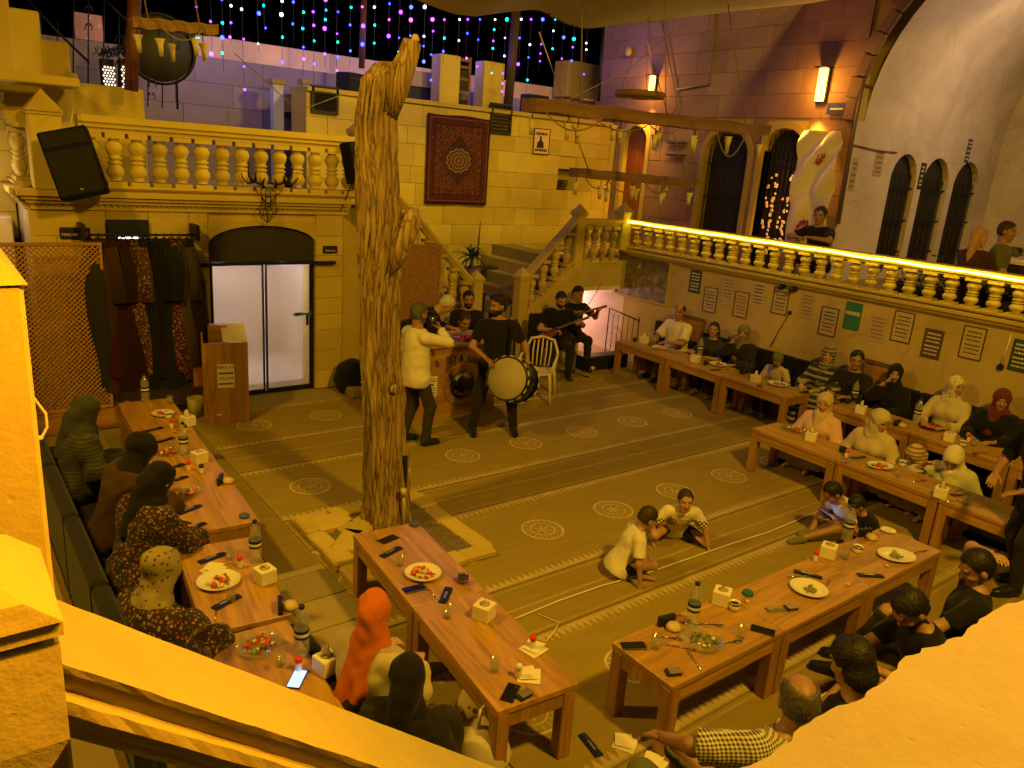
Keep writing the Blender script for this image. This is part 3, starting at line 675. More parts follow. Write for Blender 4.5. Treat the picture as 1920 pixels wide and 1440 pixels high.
b = MB(); k = .005; b.add([(-.31-k, -.05-k, zc), (k, -.05-k, zc), (k, .33+k, zc), (-.31-k, .33+k, zc), (-.155, .14, zc+.17)], [(0, 1, 4), (1, 2, 4), (2, 3, 4), (3, 0, 4), (0, 3, 2, 1)]); b.ob('cap', SANDN, pr)
nY = .86; nX = pb(114, 1215, nY)[0]; n1 = pb(92, 1165, nY); n0 = pb(5, 1052, nY)
nw = thing('newel_post', 'near stone newel post with pointed cap in front of the tall pier', 'newel post', (nX, nY, 0)); z1 = pb(100, 1190, nY)[2]; zb = pb(116, 1390, nY)[2]
b = MB(); b.add([(-.2, 0, z1-.01), (0, 0, z1-.01), (0, .16, z1-.01), (-.2, .16, z1-.01), (-.2, 0, zb), (0, 0, zb), (0, .16, zb), (-.2, .16, zb), (-.2, .02, zb-.12), (-.07, .02, zb-.12), (-.07, .14, zb-.12), (-.2, .14, zb-.12)],
    [(0, 1, 2, 3), (0, 4, 5, 1), (1, 5, 6, 2), (2, 6, 7, 3), (3, 7, 4, 0), (4, 8, 9, 5), (5, 9, 10, 6), (6, 10, 11, 7), (7, 11, 8, 4), (8, 11, 10, 9)]); b.ob('shaft', SANDN, nw)
b = MB(); zt = pb(8, 1056, nY)[2]; b.b2(-.21, .004, -.006, .166, z1, z1+.018); b.add([(-.21, -.012, z1+.02), (.004, -.012, z1+.02), (.004, .172, z1+.02), (-.21, .172, z1+.02), (-.03, -.008, z1+.05), (-.03, .168, z1+.05), (-.21, -.008, z1+.05), (-.21, .168, z1+.05), (-.105, .08, zt+.01)],
    [(0, 1, 4, 6), (1, 2, 5, 4), (2, 3, 7, 5), (3, 0, 6, 7), (6, 4, 8), (4, 5, 8), (5, 7, 8), (7, 6, 8)]); b.ob('cap', SANDN, nw)
PZ = 2.6; py0 = fl(1700, 1275, PZ)[1]
pp = thing('stone_parapet', 'broad orange lit stone parapet slab at the lower right corner', 'parapet', (1.6, 0, PZ))
b = MB(); nu, nv = 220, 8
def pf(u, v):
    x = -1.05+u*3.6; y = .3975-.0165*(x-.77)/.73-(1-v)*.55; e = 0
    if v > .99: e = .012*math.sin(u*61)*math.sin(u*23+1)+.008*rough(int(u*nu), 5)+(.02 if rough(int(u*nu/3), 9) < -.42 else 0)*-1
    return (x, y+e, .004*math.sin(u*40+v*9)+(-.006 if v > .99 else 0))
b.sheet(pf, nu, nv); ed = [pf(i/nu, 1) for i in range(nu+1)]
b.add(ed+[(p[0], p[1]-.012, -.09) for p in ed], [(i, i+1, nu+2+i, nu+1+i) for i in range(nu)]); b.ob('coping', m_stone('parapet_stone', (.60, .44, .30), .40, .02, .5), pp, fix=False)
MB().b2(-1.0, 2.5, py0-.5, py0-.06, -1.4, -.07).ob('wall_core', SANDN, pp)
# ------------------------------------------------------------------ people: smooth bodies from distance fields
f32 = np.float32
def nrm(v): v = np.asarray(v, float); l = np.linalg.norm(v); return v/l if l > 1e-9 else v
def surfnet(F, org, h):
    """naive surface nets of the zero set of F (negative inside)"""
    ins = F < 0; nx, ny, nz = F.shape; cnt = np.zeros((nx-1, ny-1, nz-1), np.int32)
    sl = lambda d, n: slice(d, n-1+d)
    for dx in (0, 1):
        for dy in (0, 1):
            for dz in (0, 1): cnt += ins[sl(dx, nx), sl(dy, ny), sl(dz, nz)]
    act = (cnt > 0) & (cnt < 8); ix = np.argwhere(act)
    if len(ix) == 0: return np.zeros((0, 3)), np.zeros((0, 4), int)
    idx = -np.ones(act.shape, np.int64); idx[act] = np.arange(len(ix))
    acc = np.zeros((len(ix), 3)); num = np.zeros(len(ix)); i, j, k = ix.T
    cor = [(a, b, c) for a in (0, 1) for b in (0, 1) for c in (0, 1)]
    for A in cor:
        for ax in range(3):
            if A[ax]: continue
            B = list(A); B[ax] = 1
            fa = F[i+A[0], j+A[1], k+A[2]]; fb = F[i+B[0], j+B[1], k+B[2]]; m = (fa < 0) != (fb < 0)
            t = np.where(m, fa/np.where(m, fa-fb, 1), 0)
            p = np.stack([np.full(len(ix), A[0], float), np.full(len(ix), A[1], float), np.full(len(ix), A[2], float)], 1); p[:, ax] += t
            acc += p*m[:, None]; num += m
    V = (ix+acc/num[:, None])*h+org; Q = []
    for ax in range(3):
        s0 = [slice(None)]*3; s1 = [slice(None)]*3; s0[ax] = slice(0, -1); s1[ax] = slice(1, None)
        ch = ins[tuple(s0)] != ins[tuple(s1)]; a, b = [(1, 2), (2, 0), (0, 1)][ax]
        lo = [slice(None)]*3; lo[a] = slice(1, -1); lo[b] = slice(1, -1); sub = np.zeros_like(ch); sub[tuple(lo)] = ch[tuple(lo)]
        e = np.argwhere(sub)
        if len(e) == 0: continue
        def cell(da, db): q = e.copy(); q[:, a] -= da; q[:, b] -= db; return idx[q[:, 0], q[:, 1], q[:, 2]]
        q = np.stack([cell(1, 1), cell(0, 1), cell(0, 0), cell(1, 0)], 1)
        fl_ = ~ins[e[:, 0], e[:, 1], e[:, 2]]; q[fl_] = q[fl_][:, ::-1]; Q.append(q)
    return V, np.concatenate(Q)
def cap(a, b, ra, rb, ax=None, k=1.0, cut=None): return ('c', np.array(a, f32), np.array(b, f32), ra, rb, None if ax is None else np.array(ax, f32), k, cut)
def ell(c, r, fr=None): return ('e', np.array(c, f32), np.array(r, f32), fr)
def ev(pr, P):
    if pr[0] == 'c':
        _, a, b, ra, rb, ax, k, cut = pr; q = P-a; d = b-a
        if ax is not None: q = q+(k-1)*(q@ax)[..., None]*ax; d = d+(k-1)*(d@ax)*ax
        t = np.clip((q@d)/max(float(d@d), 1e-9), 0, 1); r = np.sqrt(((q-t[..., None]*d)**2).sum(-1))-(ra+t*(rb-ra))
        if cut is not None: r = np.maximum(r, (P-np.array(cut[0], f32))@np.array(cut[1], f32))
        return r
    _, c, r, fr = pr; q = P-c
    if fr is not None: q = q@np.array(fr, f32).T
    q = q/r; l = np.sqrt((q*q).sum(-1)); return (l-1)*float(min(r))*np.where(l > 1, 1.0, 1.0)
def smin(a, b, k):
    h_ = np.clip(.5+.5*(b-a)/k, 0, 1); return b+(a-b)*h_-k*h_*(1-h_)
def bounds(prims, pad):
    lo = np.full(3, 9e9); hi = -lo
    for p in prims:
        if p[0] == 'c': r = max(p[3], p[4]); pts = [p[1]-r, p[1]+r, p[2]-r, p[2]+r]
        else: r = max(p[2]); pts = [p[1]-r, p[1]+r]
        for q in pts: lo = np.minimum(lo, q); hi = np.maximum(hi, q)
    return lo-pad, hi+pad
def field(prims, P, k):
    F = None
    for p in prims: d = ev(p, P); F = d if F is None else smin(F, d, k)
    return F
def solid(prims, h, k=.03, post=None, fold=0, seed=0, pad=.05):
    lo, hi = bounds(prims, pad+h*2); n = np.ceil((hi-lo)/h).astype(int)+1
    g = np.stack(np.meshgrid(*[lo[i]+h*np.arange(n[i]) for i in range(3)], indexing='ij'), -1).astype(f32)
    F = field(prims, g, k)
    if fold:
        s = seed*1.7; x, y, z = g[..., 0], g[..., 1], g[..., 2]
        w = np.sin(x*31+4*np.sin(z*9+s)+s)*np.sin(z*23+5*np.sin(y*11+s))+.6*np.sin(y*43+3*np.sin(z*15+x*9+s)); q_ = np.sin((x*.6+y*.8)*26+z*17+3.5*np.sin(z*13+y*9+s)); F = F+fold*(w+.9*np.sign(q_)*np.abs(q_)**.6*.5+.5*(1-np.abs(np.sin(z*15+x*31+4*np.sin(y*14+s)))))
    if post is not None: F = post(F, g)
    return surfnet(F, lo, h)
def ik(a, t, l1, l2, pole):
    a = np.array(a, float); t = np.array(t, float); d = t-a; L = np.linalg.norm(d); m = (l1+l2)*.985
    if L > m: t = a+d/L*m; d = t-a; L = m
    L = max(L, abs(l1-l2)+.02); u = d/max(np.linalg.norm(d), 1e-6); x = (l1*l1-l2*l2+L*L)/(2*L); hh = math.sqrt(max(l1*l1-x*x, 0))
    p = np.array(pole, float); p = p-u*(p@u); p = nrm(p) if np.linalg.norm(p) > 1e-6 else nrm(np.cross(u, (1, .3, .2)))
    return a+u*x+p*hh, t
def hand_prims(w, dirv, pn, thumb, s, curl):
    """palm, four unequal fingers and a thumb; dirv along the fingers, pn palm normal, thumb lateral"""
    dirv = nrm(dirv); pn = nrm(np.array(pn)-dirv*(np.array(pn)@dirv)); lat = np.cross(dirv, pn); lat = lat if lat@thumb > 0 else -lat
    o = []; base = np.array(w)
    for q in (-.026, 0, .026): o.append(cap(base+lat*q*.6*s, base+(dirv*.082+lat*q)*s, .015*s, .0135*s))
    for q, ln in ((-.031, .060), (-.0105, .078), (.0105, .085), (.031, .075)):
        k0 = base+(dirv*.088+lat*q)*s; a1 = curl*.9; a2 = curl*2.0; L1 = ln*.52*s; L2 = ln*.48*s
        k1 = k0+(dirv*math.cos(a1)+pn*math.sin(a1))*L1; k2 = k1+(dirv*math.cos(a2)+pn*math.sin(a2))*L2; o += [cap(k0, k1, .0092*s, .0085*s), cap(k1, k2, .0085*s, .0068*s)]
    t0 = base+(dirv*.022+lat*.026)*s; t1 = t0+(dirv*.035+lat*.030+pn*.012)*s; t2 = t1+(dirv*.030+lat*.006+pn*(.008+.02*curl))*s
    return o+[cap(t0, t1, .0125*s, .0105*s), cap(t1, t2, .0105*s, .0082*s)]
SKIN = {k: mat('skin_'+k, c, .5, .1, 14, .08, 120, spec=.4) for k, c in dict(light=(.44, .25, .155), mid=(.36, .20, .115), tan=(.29, .155, .085), dark=(.14, .07, .045)).items()}
LIP = mat('lips', (.30, .10, .08), .5, .05, bump=0); EYE = mat('eyes', (.06, .04, .03), .2, 0, bump=0, spec=.6)
HAIR = {k: mat('hair_'+k, c, .55, .3, 30, .5, 160) for k, c in dict(black=(.012, .010, .009), brown=(.04, .022, .012), grey=(.22, .20, .18), dgrey=(.09, .08, .07), white=(.55, .52, .48), blond=(.42, .23, .08)).items()}
def nearest_mesh(name, V, Q, mats, mi=None):
    me = bpy.data.meshes.new(name); me.from_pydata(V.tolist() if hasattr(V, 'tolist') else V, [], Q.tolist() if hasattr(Q, 'tolist') else Q)
    for m in mats: me.materials.append(m)
    if mi is not None: me.polygons.foreach_set('material_index', mi)
    me.polygons.foreach_set('use_smooth', [True]*len(me.polygons)); me.update(); return me
_pn = [0]
def person(label, x, y, z=0, face=0, s=1.0, hip=.52, lean=0, side=0, turn=0, head=(0, 0, 0), hands=None, elbow=None, feet=None, knee=None, skin='mid', hair='black', hstyle='short', hs=1.0,
           top=None, sleeve=1.2, hem=.16, legs=None, leglen=2.0, dress=False, scarf=None, scarfm=None, shoe=None, belly=0, curl=.45, palm=None, fem=False, h=.02, group=None, dirs=(None, None), beard=None, topr=.016):
    """joints are given in the frame of the person: x forward, y left, z up, metres at 1.75 m height, scaled by s"""
    _pn[0] += 1; sd = _pn[0]; root = thing('person', label, 'person', (x, y, z), R(face), group)
    up = np.array([0, 0, 1.0]); fw = np.array([1.0, 0, 0]); lf = np.array([0, 1.0, 0])
    la, sa = R(lean), R(side); d = nrm((math.sin(la)*math.cos(sa), math.sin(sa), math.cos(la)*math.cos(sa)))
    ta = R(turn); slat = nrm(np.cross(d, (math.cos(ta), math.sin(ta), 0))); sf = nrm(np.cross(slat, d))
    pel = np.array([0, 0, hip]); chest = pel+d*.30; neck = pel+d*.515; sw_ = .165 if fem else .19
    shL = neck-d*.078+slat*sw_; shR = neck-d*.078-slat*sw_; hipL = pel+lf*.09-d*.03; hipR = pel-lf*.09-d*.03
    hy, hp, hr = R(head[0]), R(head[1]), R(head[2])
    hf = np.array([math.cos(hy)*math.cos(hp), math.sin(hy)*math.cos(hp), -math.sin(hp)]); hl0 = np.array([-math.sin(hy), math.cos(hy), 0]); hu = np.cross(hf, hl0)
    hl = hl0*math.cos(hr)+hu*math.sin(hr); hu = np.cross(hf, hl); nd = nrm(d+hu*.8)
    hc = neck+nd*.115+hu*.06+hf*.018; FR = np.stack([hf, hl, hu])
    H = lambda a, b, c: hc+(hf*a+hl*b+hu*c)*hs
    wl, wr = hands if hands else ((.34, .14, hip+.08), (.34, -.14, hip+.08)); pl, prr = elbow if elbow else ((-.3, .7, -.6), (-.3, -.7, -.6))
    eL, wl = ik(shL, wl, .285, .255, pl); eR, wr = ik(shR, wr, .285, .255, prr)
    fL, fR = feet if feet else ((.46, .10, .07), (.46, -.10, .07)); kp = knee if knee else ((.8, .1, .9), (.8, -.1, .9))
    kL, fL = ik(hipL, fL, .43, .42, kp[0]); kR, fR = ik(hipR, fR, .43, .42, kp[1])
    def toe(f, k_): 
        q = np.array([f[0]-k_[0]*.0, 0, 0]); t = nrm((f-k_)*np.array([1, 1, 0])*.35+fw*.8); return t
    tL, tR = toe(fL, kL), toe(fR, kR)
    if dirs[0] is not None: tL = nrm(dirs[0])
    if dirs[1] is not None: tR = nrm(dirs[1])
    def torso(i, wd=1.0):
        o = [cap(pel-d*.02, pel+d*.12, (.150+i)*wd, (.138+i+belly*.5)*wd, sf, 1.28), cap(pel+d*.12, chest+d*.06, (.140+i+belly)*wd, (.158+i)*wd, sf, 1.38-belly*3), cap(chest+d*.06, neck-d*.06, (.155+i)*wd, (.085+i), sf, 1.35), cap(shL-slat*.02, neck-d*.015+slat*.03, .058+i*.7, .052+i*.5), cap(shR+slat*.02, neck-d*.015-slat*.03, .058+i*.7, .052+i*.5)]
        if fem: o += [ell(chest+d*.05+sf*.085+slat*q, (.065+i, .07+i, .065+i)) for q in (.07, -.07)]
        return o
    def arm(i, cutf=9):
        o = []
        for sh, el, wq in ((shL, eL, wl), (shR, eR, wr)):
            u1 = nrm(el-sh); u2 = nrm(wq-el)
            if cutf <= 1: c = sh+(el-sh)*cutf; o.append(cap(sh, el, .054+i, .043+i*1.25, cut=(c, u1)))
            else:
                o.append(cap(sh, el, .054+i, .042+i)); 
                c = el+(wq-el)*min(cutf-1, 1); o.append(cap(el, wq, .041+i, .029+i*1.2, cut=(c, u2)))
        return o
    def leg(i, cutf=9, wd=1.0):
        o = []
        for hp_, kn, an in ((hipL, kL, fL), (hipR, kR, fR)):
            u1 = nrm(kn-hp_); u2 = nrm(an-kn)
            if cutf <= 1: c = hp_+(kn-hp_)*cutf; o.append(cap(hp_, kn, .088+i, .062+i*1.3, cut=(c, u1)))
            else: c = kn+(an-kn)*min(cutf-1, 1.0); o += [cap(hp_, kn, .088+i, .058+i), cap(kn, an, .056+i, .040+i*1.3, cut=(c, u2))]
        return o
    # body: skin, one surface; head and hands on a finer grid of the same surface
    feetp = [cap(f+(0, 0, -.015), f+t*.15+(0, 0, -.04), .040, .028) for f, t in ((fL, tL), (fR, tR))]
    bp = torso(0)+arm(0)+leg(0)+feetp+[cap(neck-d*.03, hc-hu*.06, .062, .054)]
    V, Q = solid(bp, max(h, .022), .035); MI = [0]*len(Q)
    hd = [ell(H(-.012, 0, .030), np.array((.100, .079, .090))*hs, FR), ell(H(.022, 0, -.040), np.array((.072, .062, .082))*hs, FR), cap(H(.058, .012, -.098), H(.058, -.012, -.098), .024*hs, .024*hs), cap(H(-.03, 0, -.07), neck, .054, .060)]
    ft = [cap(H(.086, 0, .012), H(.104, 0, -.028), .008*hs, .0135*hs), cap(H(.082, .036, .028), H(.082, -.036, .028), .011*hs, .011*hs), cap(H(.078, .02, -.064), H(.078, -.02, -.064), .0105*hs, .0105*hs), ell(H(-.005, .081, -.012), np.array((.022, .011, .032))*hs, FR), ell(H(-.005, -.081, -.012), np.array((.022, .011, .032))*hs, FR), cap(H(.07, .04, -.025), H(.06, .045, -.03), .018*hs, .018*hs), cap(H(.07, -.04, -.025), H(.06, -.045, -.03), .018*hs, .018*hs)]
    def sock(F, g):
        F = smin(F, field(ft, g, .008), .010)
        for q in (.033, -.033): F = -smin(-F, -( .015*hs-np.sqrt(((g-np.array(H(.096, q, .010), f32))**2).sum(-1)))*-1*-1, .008) if False else np.maximum(F, .0150*hs-np.sqrt(((g-np.array(H(.101, q, .009), f32))**2).sum(-1)))
        return np.maximum(F, ((g-np.array(neck-d*.0, f32))@np.array(-nd, f32)))
    hv, hq = solid(hd, .0068*max(hs, .8), .03, sock); c = hv[hq].mean(1); lc = (c-hc)@FR.T/hs; m = np.zeros(len(hq), int)
    for q in (.033, -.033):
        m[(lc[:, 0] > .06) & (((lc[:, 1]-q)/.0125)**2+((lc[:, 2]-.009)/.0055)**2 < 1)] = 2
        m[(lc[:, 0] > .06) & (np.abs(lc[:, 1]-q) < .019) & (np.abs(lc[:, 2]-.031+abs(q)*0-.12*(np.abs(lc[:, 1])-.033)*-1) < .0042)] = 3
    m[(lc[:, 0] > .06) & (np.abs(lc[:, 1]) < .023) & (np.abs(lc[:, 2]+.064) < .0085)] = 1
    if beard: m[(lc[:, 2] < -.045) & (lc[:, 0] > -.02) & (m != 1) & (lc[:, 2] > -.135)] = 3; m[(lc[:, 0] > .06) & (np.abs(lc[:, 1]) < .035) & (np.abs(lc[:, 2]+.047) < .006)] = 3
    parts = [(V, Q, MI), (hv, hq, m.tolist())]
    for sgn, el, wq, dv in ((1, eL, wl, 0), (-1, eR, wr, 1)):
        u = nrm(wq-el); pn = np.array(palm[dv], float) if palm else (np.array((0, -sgn*.9, -.25)) if u[2] < -.75 else np.array((0, 0, -1.0)))
        v2, q2 = solid(hand_prims(wq-u*.01, u, pn, np.cross(u, pn)*(-sgn) if abs(u[2]) < .75 else fw, 1.0*min(1, .75+.25*s) if s > .9 else 1.0, curl), .0072, .006, pad=.01); parts.append((v2, q2, [0]*len(q2)))
    vs, qs, ms, b = [], [], [], 0
    for v2, q2, m2 in parts: vs.append(v2); qs.append(q2+b); ms += list(m2); b += len(v2)
    hm = HAIR.get(hair, HAIR['black'])
    me = nearest_mesh('body', np.concatenate(vs)*s, np.concatenate(qs), [SKIN[skin], LIP, EYE, HAIR[beard] if beard else hm], ms); obl('body', me, root)
    def dress_up(name, prims, k, m_, fold, post=None, hh=None, strands=0):
        v2, q2 = solid(prims, hh or h, k, post, fold, sd)
        if strands and len(q2):
            g = np.random.default_rng(sd); pk = q2[g.integers(0, len(q2), strands)]; c0 = v2[pk].mean(1); nn = np.cross(v2[pk[:, 1]]-v2[pk[:, 0]], v2[pk[:, 3]]-v2[pk[:, 0]]); nn /= np.linalg.norm(nn, axis=1, keepdims=True)+1e-9
            gd = -hu*.9+hf*.45+g.normal(0, .45, (strands, 3)); tg = gd-(gd*nn).sum(1, keepdims=True)*nn; tg /= np.linalg.norm(tg, axis=1, keepdims=True)+1e-9; sd_ = np.cross(nn, tg); ln_ = g.uniform(.012, .030, (strands, 1)); up_ = nn*g.uniform(.0005, .0055, (strands, 1))
            blade = np.stack([c0+sd_*.0016, c0-sd_*.0016, c0+tg*ln_+up_-sd_*.0006, c0+tg*ln_+up_+sd_*.0006], 1).reshape(-1, 3); b0 = len(v2); v2 = np.concatenate([v2, blade]); q2 = np.concatenate([q2, b0+np.arange(strands*4).reshape(-1, 4)])
        if len(q2): obl(name, nearest_mesh(name, v2*s, q2, [m_]), root)
    pelf = np.array(pel, f32); df = np.array(d, f32); nk = np.array(neck+d*.012, f32)
    if dress:
        pr = torso(topr+.01, 1.06)+arm(topr+.012, sleeve)+leg(.045, leglen)
        dress_up('dress', pr, .09, top, .006, lambda F, g: np.maximum(F, np.maximum((g-nk)@df, .03-g[..., 2])) if False else np.maximum(F, (g-nk)@df))
    elif top is not None:
        def cutt(F, g): return np.maximum(np.maximum(F, -((g-pelf)@df)-hem), (g-nk)@df)
        dress_up('shirt', torso(topr, 1.03)+arm(topr, sleeve)+[cap(hipL-d*.04, hipR-d*.04, .118+topr, .118+topr), cap(pel, pel-d*.12, .158+topr, .165+topr, sf, 1.15)], .04, top, .0032, cutt)
    if legs is not None: dress_up('trousers', [cap(hipL, hipR, .105, .105), cap(pel-d*.02, pel+d*.08, .150+.012, .140+.012, sf, 1.25)]+leg(.014, leglen), .04, legs, .0035, lambda F, g: np.maximum(F, (g-np.array(pel+d*.09, f32))@df))
    if shoe is not None:
        for f, t in ((fL, tL), (fR, tR)): dress_up('shoe', [cap(f+(0, 0, -.012), f+t*.16+(0, 0, -.038), .050, .036), cap(f-t*.03+(0, 0, -.03), f+t*.17+(0, 0, -.045), .036, .036)], .02, shoe, 0, None, .014)
    G = lambda v: np.array(v, f32)
    if scarf:
        hm2 = scarfm; face_c = G(H(.105, 0, -.022)); 
        pr = [ell(H(-.016, 0, .028), np.array((.122, .100, .112))*hs, FR), ell(H(.006, 0, -.055), np.array((.086, .084, .095))*hs, FR), cap(H(-.015, 0, -.08), neck-d*.02, .088, .112)]
        if scarf != 'cap': pr += [cap(neck+slat*.05-d*.03, shL-slat*.04-d*.03, .095, .07), cap(neck-slat*.05-d*.03, shR+slat*.04-d*.03, .095, .07)]
        if scarf == 'long': pr += [cap(neck+sf*.06, chest+sf*.13-d*.02, .085, .065), cap(H(-.09, 0, -.06), chest-sf*.13, .08, .05)]
        if scarf == 'tail': pr += [cap(H(-.09, 0, .0), H(-.10, 0, -.10), .07, .05), cap(H(-.10, .03, -.10), chest-sf*.15+slat*.05-d*.10, .045, .055), cap(H(-.10, -.03, -.10), chest-sf*.16-slat*.06-d*.16, .04, .05)]
        if scarf == 'bun': pr += [ell(H(-.085, 0, .03), np.array((.085, .085, .085))*hs, FR)]
        if scarf == 'cap': pr = [ell(H(-.012, 0, .040), np.array((.116, .095, .100))*hs, FR)]
        def op(F, g):
            if scarf == 'cap': return np.maximum(F, -((g-G(H(0, 0, .045)))@G(hu+hf*.0))-.0)
            q = (g-face_c)@FR.T.astype(f32)/np.array((.085*hs, .060*hs, .082*hs), f32); return np.maximum(F, (1-np.sqrt((q*q).sum(-1)))*.05)
        dress_up('cap' if scarf == 'cap' else 'headscarf', pr, .030, hm2, .0038, op, .0125 if s*hs > .7 else .012)
        if scarf == 'cap': dress_up('cap_brim', [cap(H(.09, .03, .045), H(.15, .02, .035), .03, .025, hu, 4), cap(H(.09, -.03, .045), H(.15, -.02, .035), .03, .025, hu, 4)], .02, hm2, 0, None, .009)
    if hstyle != 'none' and (not scarf or scarf == 'cap'):
        n1 = nrm(hf*.86-hu*.52); c1 = G(H(.052, 0, .060)); base = [ell(H(-.018, 0, .038), np.array((.105, .087, .096))*hs, FR), ell(H(-.045, 0, -.01), np.array((.070, .083, .08))*hs, FR)]
        lowz = {'short': -.055, 'bald': -.05, 'bun': -.06}.get(hstyle, -.08)
        if hstyle in ('long', 'pony'): base += [cap(H(-.075, 0, .02), H(-.095, 0, -.11), .062, .055), cap(H(-.095, 0, -.11), chest-sf*.13+d*(.0 if hstyle == 'long' else .06), .06 if hstyle == 'long' else .04, .035)]
        if hstyle == 'long': base += [cap(H(-.02, .078, 0), H(-.03, .085, -.13), .03, .03), cap(H(-.02, -.078, 0), H(-.03, -.085, -.13), .03, .03)]
        if hstyle == 'curly': base += [ell(H(-.03, 0, .05), np.array((.112, .100, .105))*hs, FR), ell(H(-.05, 0, -.05), np.array((.085, .10, .09))*hs, FR)]
        if hstyle == 'quiff': base += [ell(H(.045, 0, .112), np.array((.055, .06, .030))*hs, FR), ell(H(-.02, 0, .09), np.array((.085, .078, .05))*hs, FR)]
        def hcut(F, g):
            F = np.maximum(F, (g-c1)@G(n1)+.010*np.sin(((g-c1)@G(hl))*75+sd)+.006*np.sin(((g-c1)@G(hl))*170+2*sd))
            if hstyle not in ('long', 'pony', 'curly'): F = np.maximum(F, -((g-hc.astype(f32))@G(hu))+lowz*hs)
            if hstyle == 'bald':
                q = (g-G(H(-.0, 0, .10)))@FR.T.astype(f32)/np.array((.12*hs, .066*hs, .062*hs), f32); F = np.maximum(F, (1-np.sqrt((q*q).sum(-1)))*.05)
            x_, y_, z_ = g[..., 0], g[..., 1], g[..., 2]
            return F+.0020*np.sin(x_*95+9*np.sin(z_*31+sd))*np.sin(y_*110+7*np.sin(x_*37+sd))+.0016*np.sin(x_*190+y_*130+12*np.sin(z_*23))
        dress_up('hair', base, .02, hm, 0, hcut, .0082, 260 if hstyle == 'bald' else 1100)
    root['_j'] = 0; del root['_j']
    M = Matrix.Translation((x, y, z)) @ Matrix.Rotation(R(face), 4, 'Z')
    return dict(root=root, M=M, s=s, wl=M @ Vector(wl*s), wr=M @ Vector(wr*s), el=M @ Vector(eL*s), er=M @ Vector(eR*s), hc=M @ Vector(hc*s), hf=(M.to_3x3() @ Vector(hf)))
# ------------------------------------------------------------------ tables
def table(label, cx, cy, L, Wd, h, rz):
    t = thing('low_table', label, 'table', (cx, cy, 0), rz, 'low wooden dining tables')
    MB().box((0, 0, h-.021), (L, Wd, .042), 0, 0, .005).ob('tabletop', WOODT, t)
    lg = .085
    for sx in (-1, 1):
        for sy in (-1, 1): MB().box((sx*(L/2-lg/2-.004), sy*(Wd/2-lg/2-.004), (h-.044)/2), (lg, lg, h-.044), 0, 0, .006).ob('leg', WOODL, t)
    for sy in (-1, 1): MB().box((0, sy*(Wd/2-.022), h-.090), (L-2*lg-.012, .024, .090)).ob('apron', WOODT, t)
    for sx in (-1, 1): MB().box((sx*(L/2-.022), 0, h-.090), (.024, Wd-2*lg-.012, .090)).ob('apron', WOODL, t)
    return t
H90 = math.pi/2
def row(P0, P1, n, wd, h, labels, gap=.006):
    P0, P1 = Vector((*P0, 0)), Vector((*P1, 0)); d = (P1-P0); L = d.length/n; a = math.atan2(d.y, d.x)
    for i in range(n): c = P0+d*((i+.5)/n); table(labels[i], c.x, c.y, L-gap, wd, h, a)
row((1.775, 8.72), (1.60, 5.40), 3, .53, .5, ['low wooden table nearest the lattice screen and podium in the left row', 'middle low wooden table of the left row beside the women in black headscarves', 'low wooden table with the blue grey jar lid on its near corner'])
row((1.465, 5.20), (1.335, 4.10), 1, .51, .5, ['low wooden table with the large plate of cut tomatoes and a white tissue box'])
row((1.30, 4.05), (1.24, 2.95), 1, .50, .5, ['low wooden table half hidden by the sloping stone rail, holding the dark glass plate'])
row((2.64, 4.82), (2.43, 2.65), 2, .53, .5, ['low wooden table standing against the tree planter', 'low wooden table with the red capped shaker on a napkin'])
row((3.13, 2.565), (6.37, 2.555), 3, .50, .5, ['low wooden table with leftover salad on a glass plate', 'low table with the white plate of dip in the near right row', 'low wooden table with a saucer and an oval plate'])
row((9.22, 8.76), (9.12, 5.45), 3, .54, .58, ['low wooden table in front of the bald man in the white shirt', 'low wooden table with the plate of red salad along the terrace wall', 'low wooden table with the black handbag along the terrace wall'])
row((7.72, 4.98), (7.66, 1.75), 3, .50, .52, ['low wooden table in front of the woman in pink', 'low wooden table in front of the striped scarf child', 'low wooden table beside the standing person in black at the right edge'])
row((9.25, 4.98), (9.25, 1.75), 3, .52, .58, ['low wooden table behind the woman in pink, by the terrace wall', 'low wooden table in front of the white cap woman', 'low wooden table in front of the maroon scarf woman'])
# benches with black cushions
def bench(label, x0, x1, y0, y1, h, back, bh=.75):
    t = thing('bench', label, 'bench', ((x0+x1)/2, (y0+y1)/2, 0), 0, 'low cushioned benches'); a, b_ = (x1-x0)/2, (y1-y0)/2
    MB().b2(-a, a, -b_, b_, .0, h-.08).ob('bench_base', WOODC, t)
    n = max(1, round(max(a, b_)*2/.9))
    for i in range(n):
        if b_ > a: MB().b2(-a, a, -b_+2*b_*i/n+.005, -b_+2*b_*(i+1)/n-.005, h-.078, h, 0, .02).ob('seat_cushion', BLACKCL, t)
        else: MB().b2(-a+2*a*i/n+.005, -a+2*a*(i+1)/n-.005, -b_, b_, h-.078, h, 0, .02).ob('seat_cushion', BLACKCL, t)
        s0, s1 = (-b_+2*b_*i/n+.006, -b_+2*b_*(i+1)/n-.006) if b_ > a else (-a+2*a*i/n+.006, -a+2*a*(i+1)/n-.006)
        bb = {'x+': (a-.10, a, s0, s1), 'x-': (-a, -a+.10, s0, s1), 'y-': (s0, s1, -b_, -b_+.10)}[back]
        MB().b2(*bb, h+.002, bh, 0, .03).ob('back_cushion', BLACKCL, t)
    return t
bench('black cushioned bench along the terrace wall under the framed sayings', 9.68, 10.19, 1.6, 9.0, .30, 'x+', .80)
bench('black cushioned bench behind the left row of tables', .55, 1.12, 3.4, 8.3, .28, 'x-', .85)
bench('black cushioned bench between the two near left tables, under the orange scarf woman', 1.52, 1.98, 2.15, 4.0, .20, 'x-', .50)
bench('black cushioned bench under the people lounging at the lower right', 2.3, 6.2, 1.12, 1.68, .22, 'y-', .68)
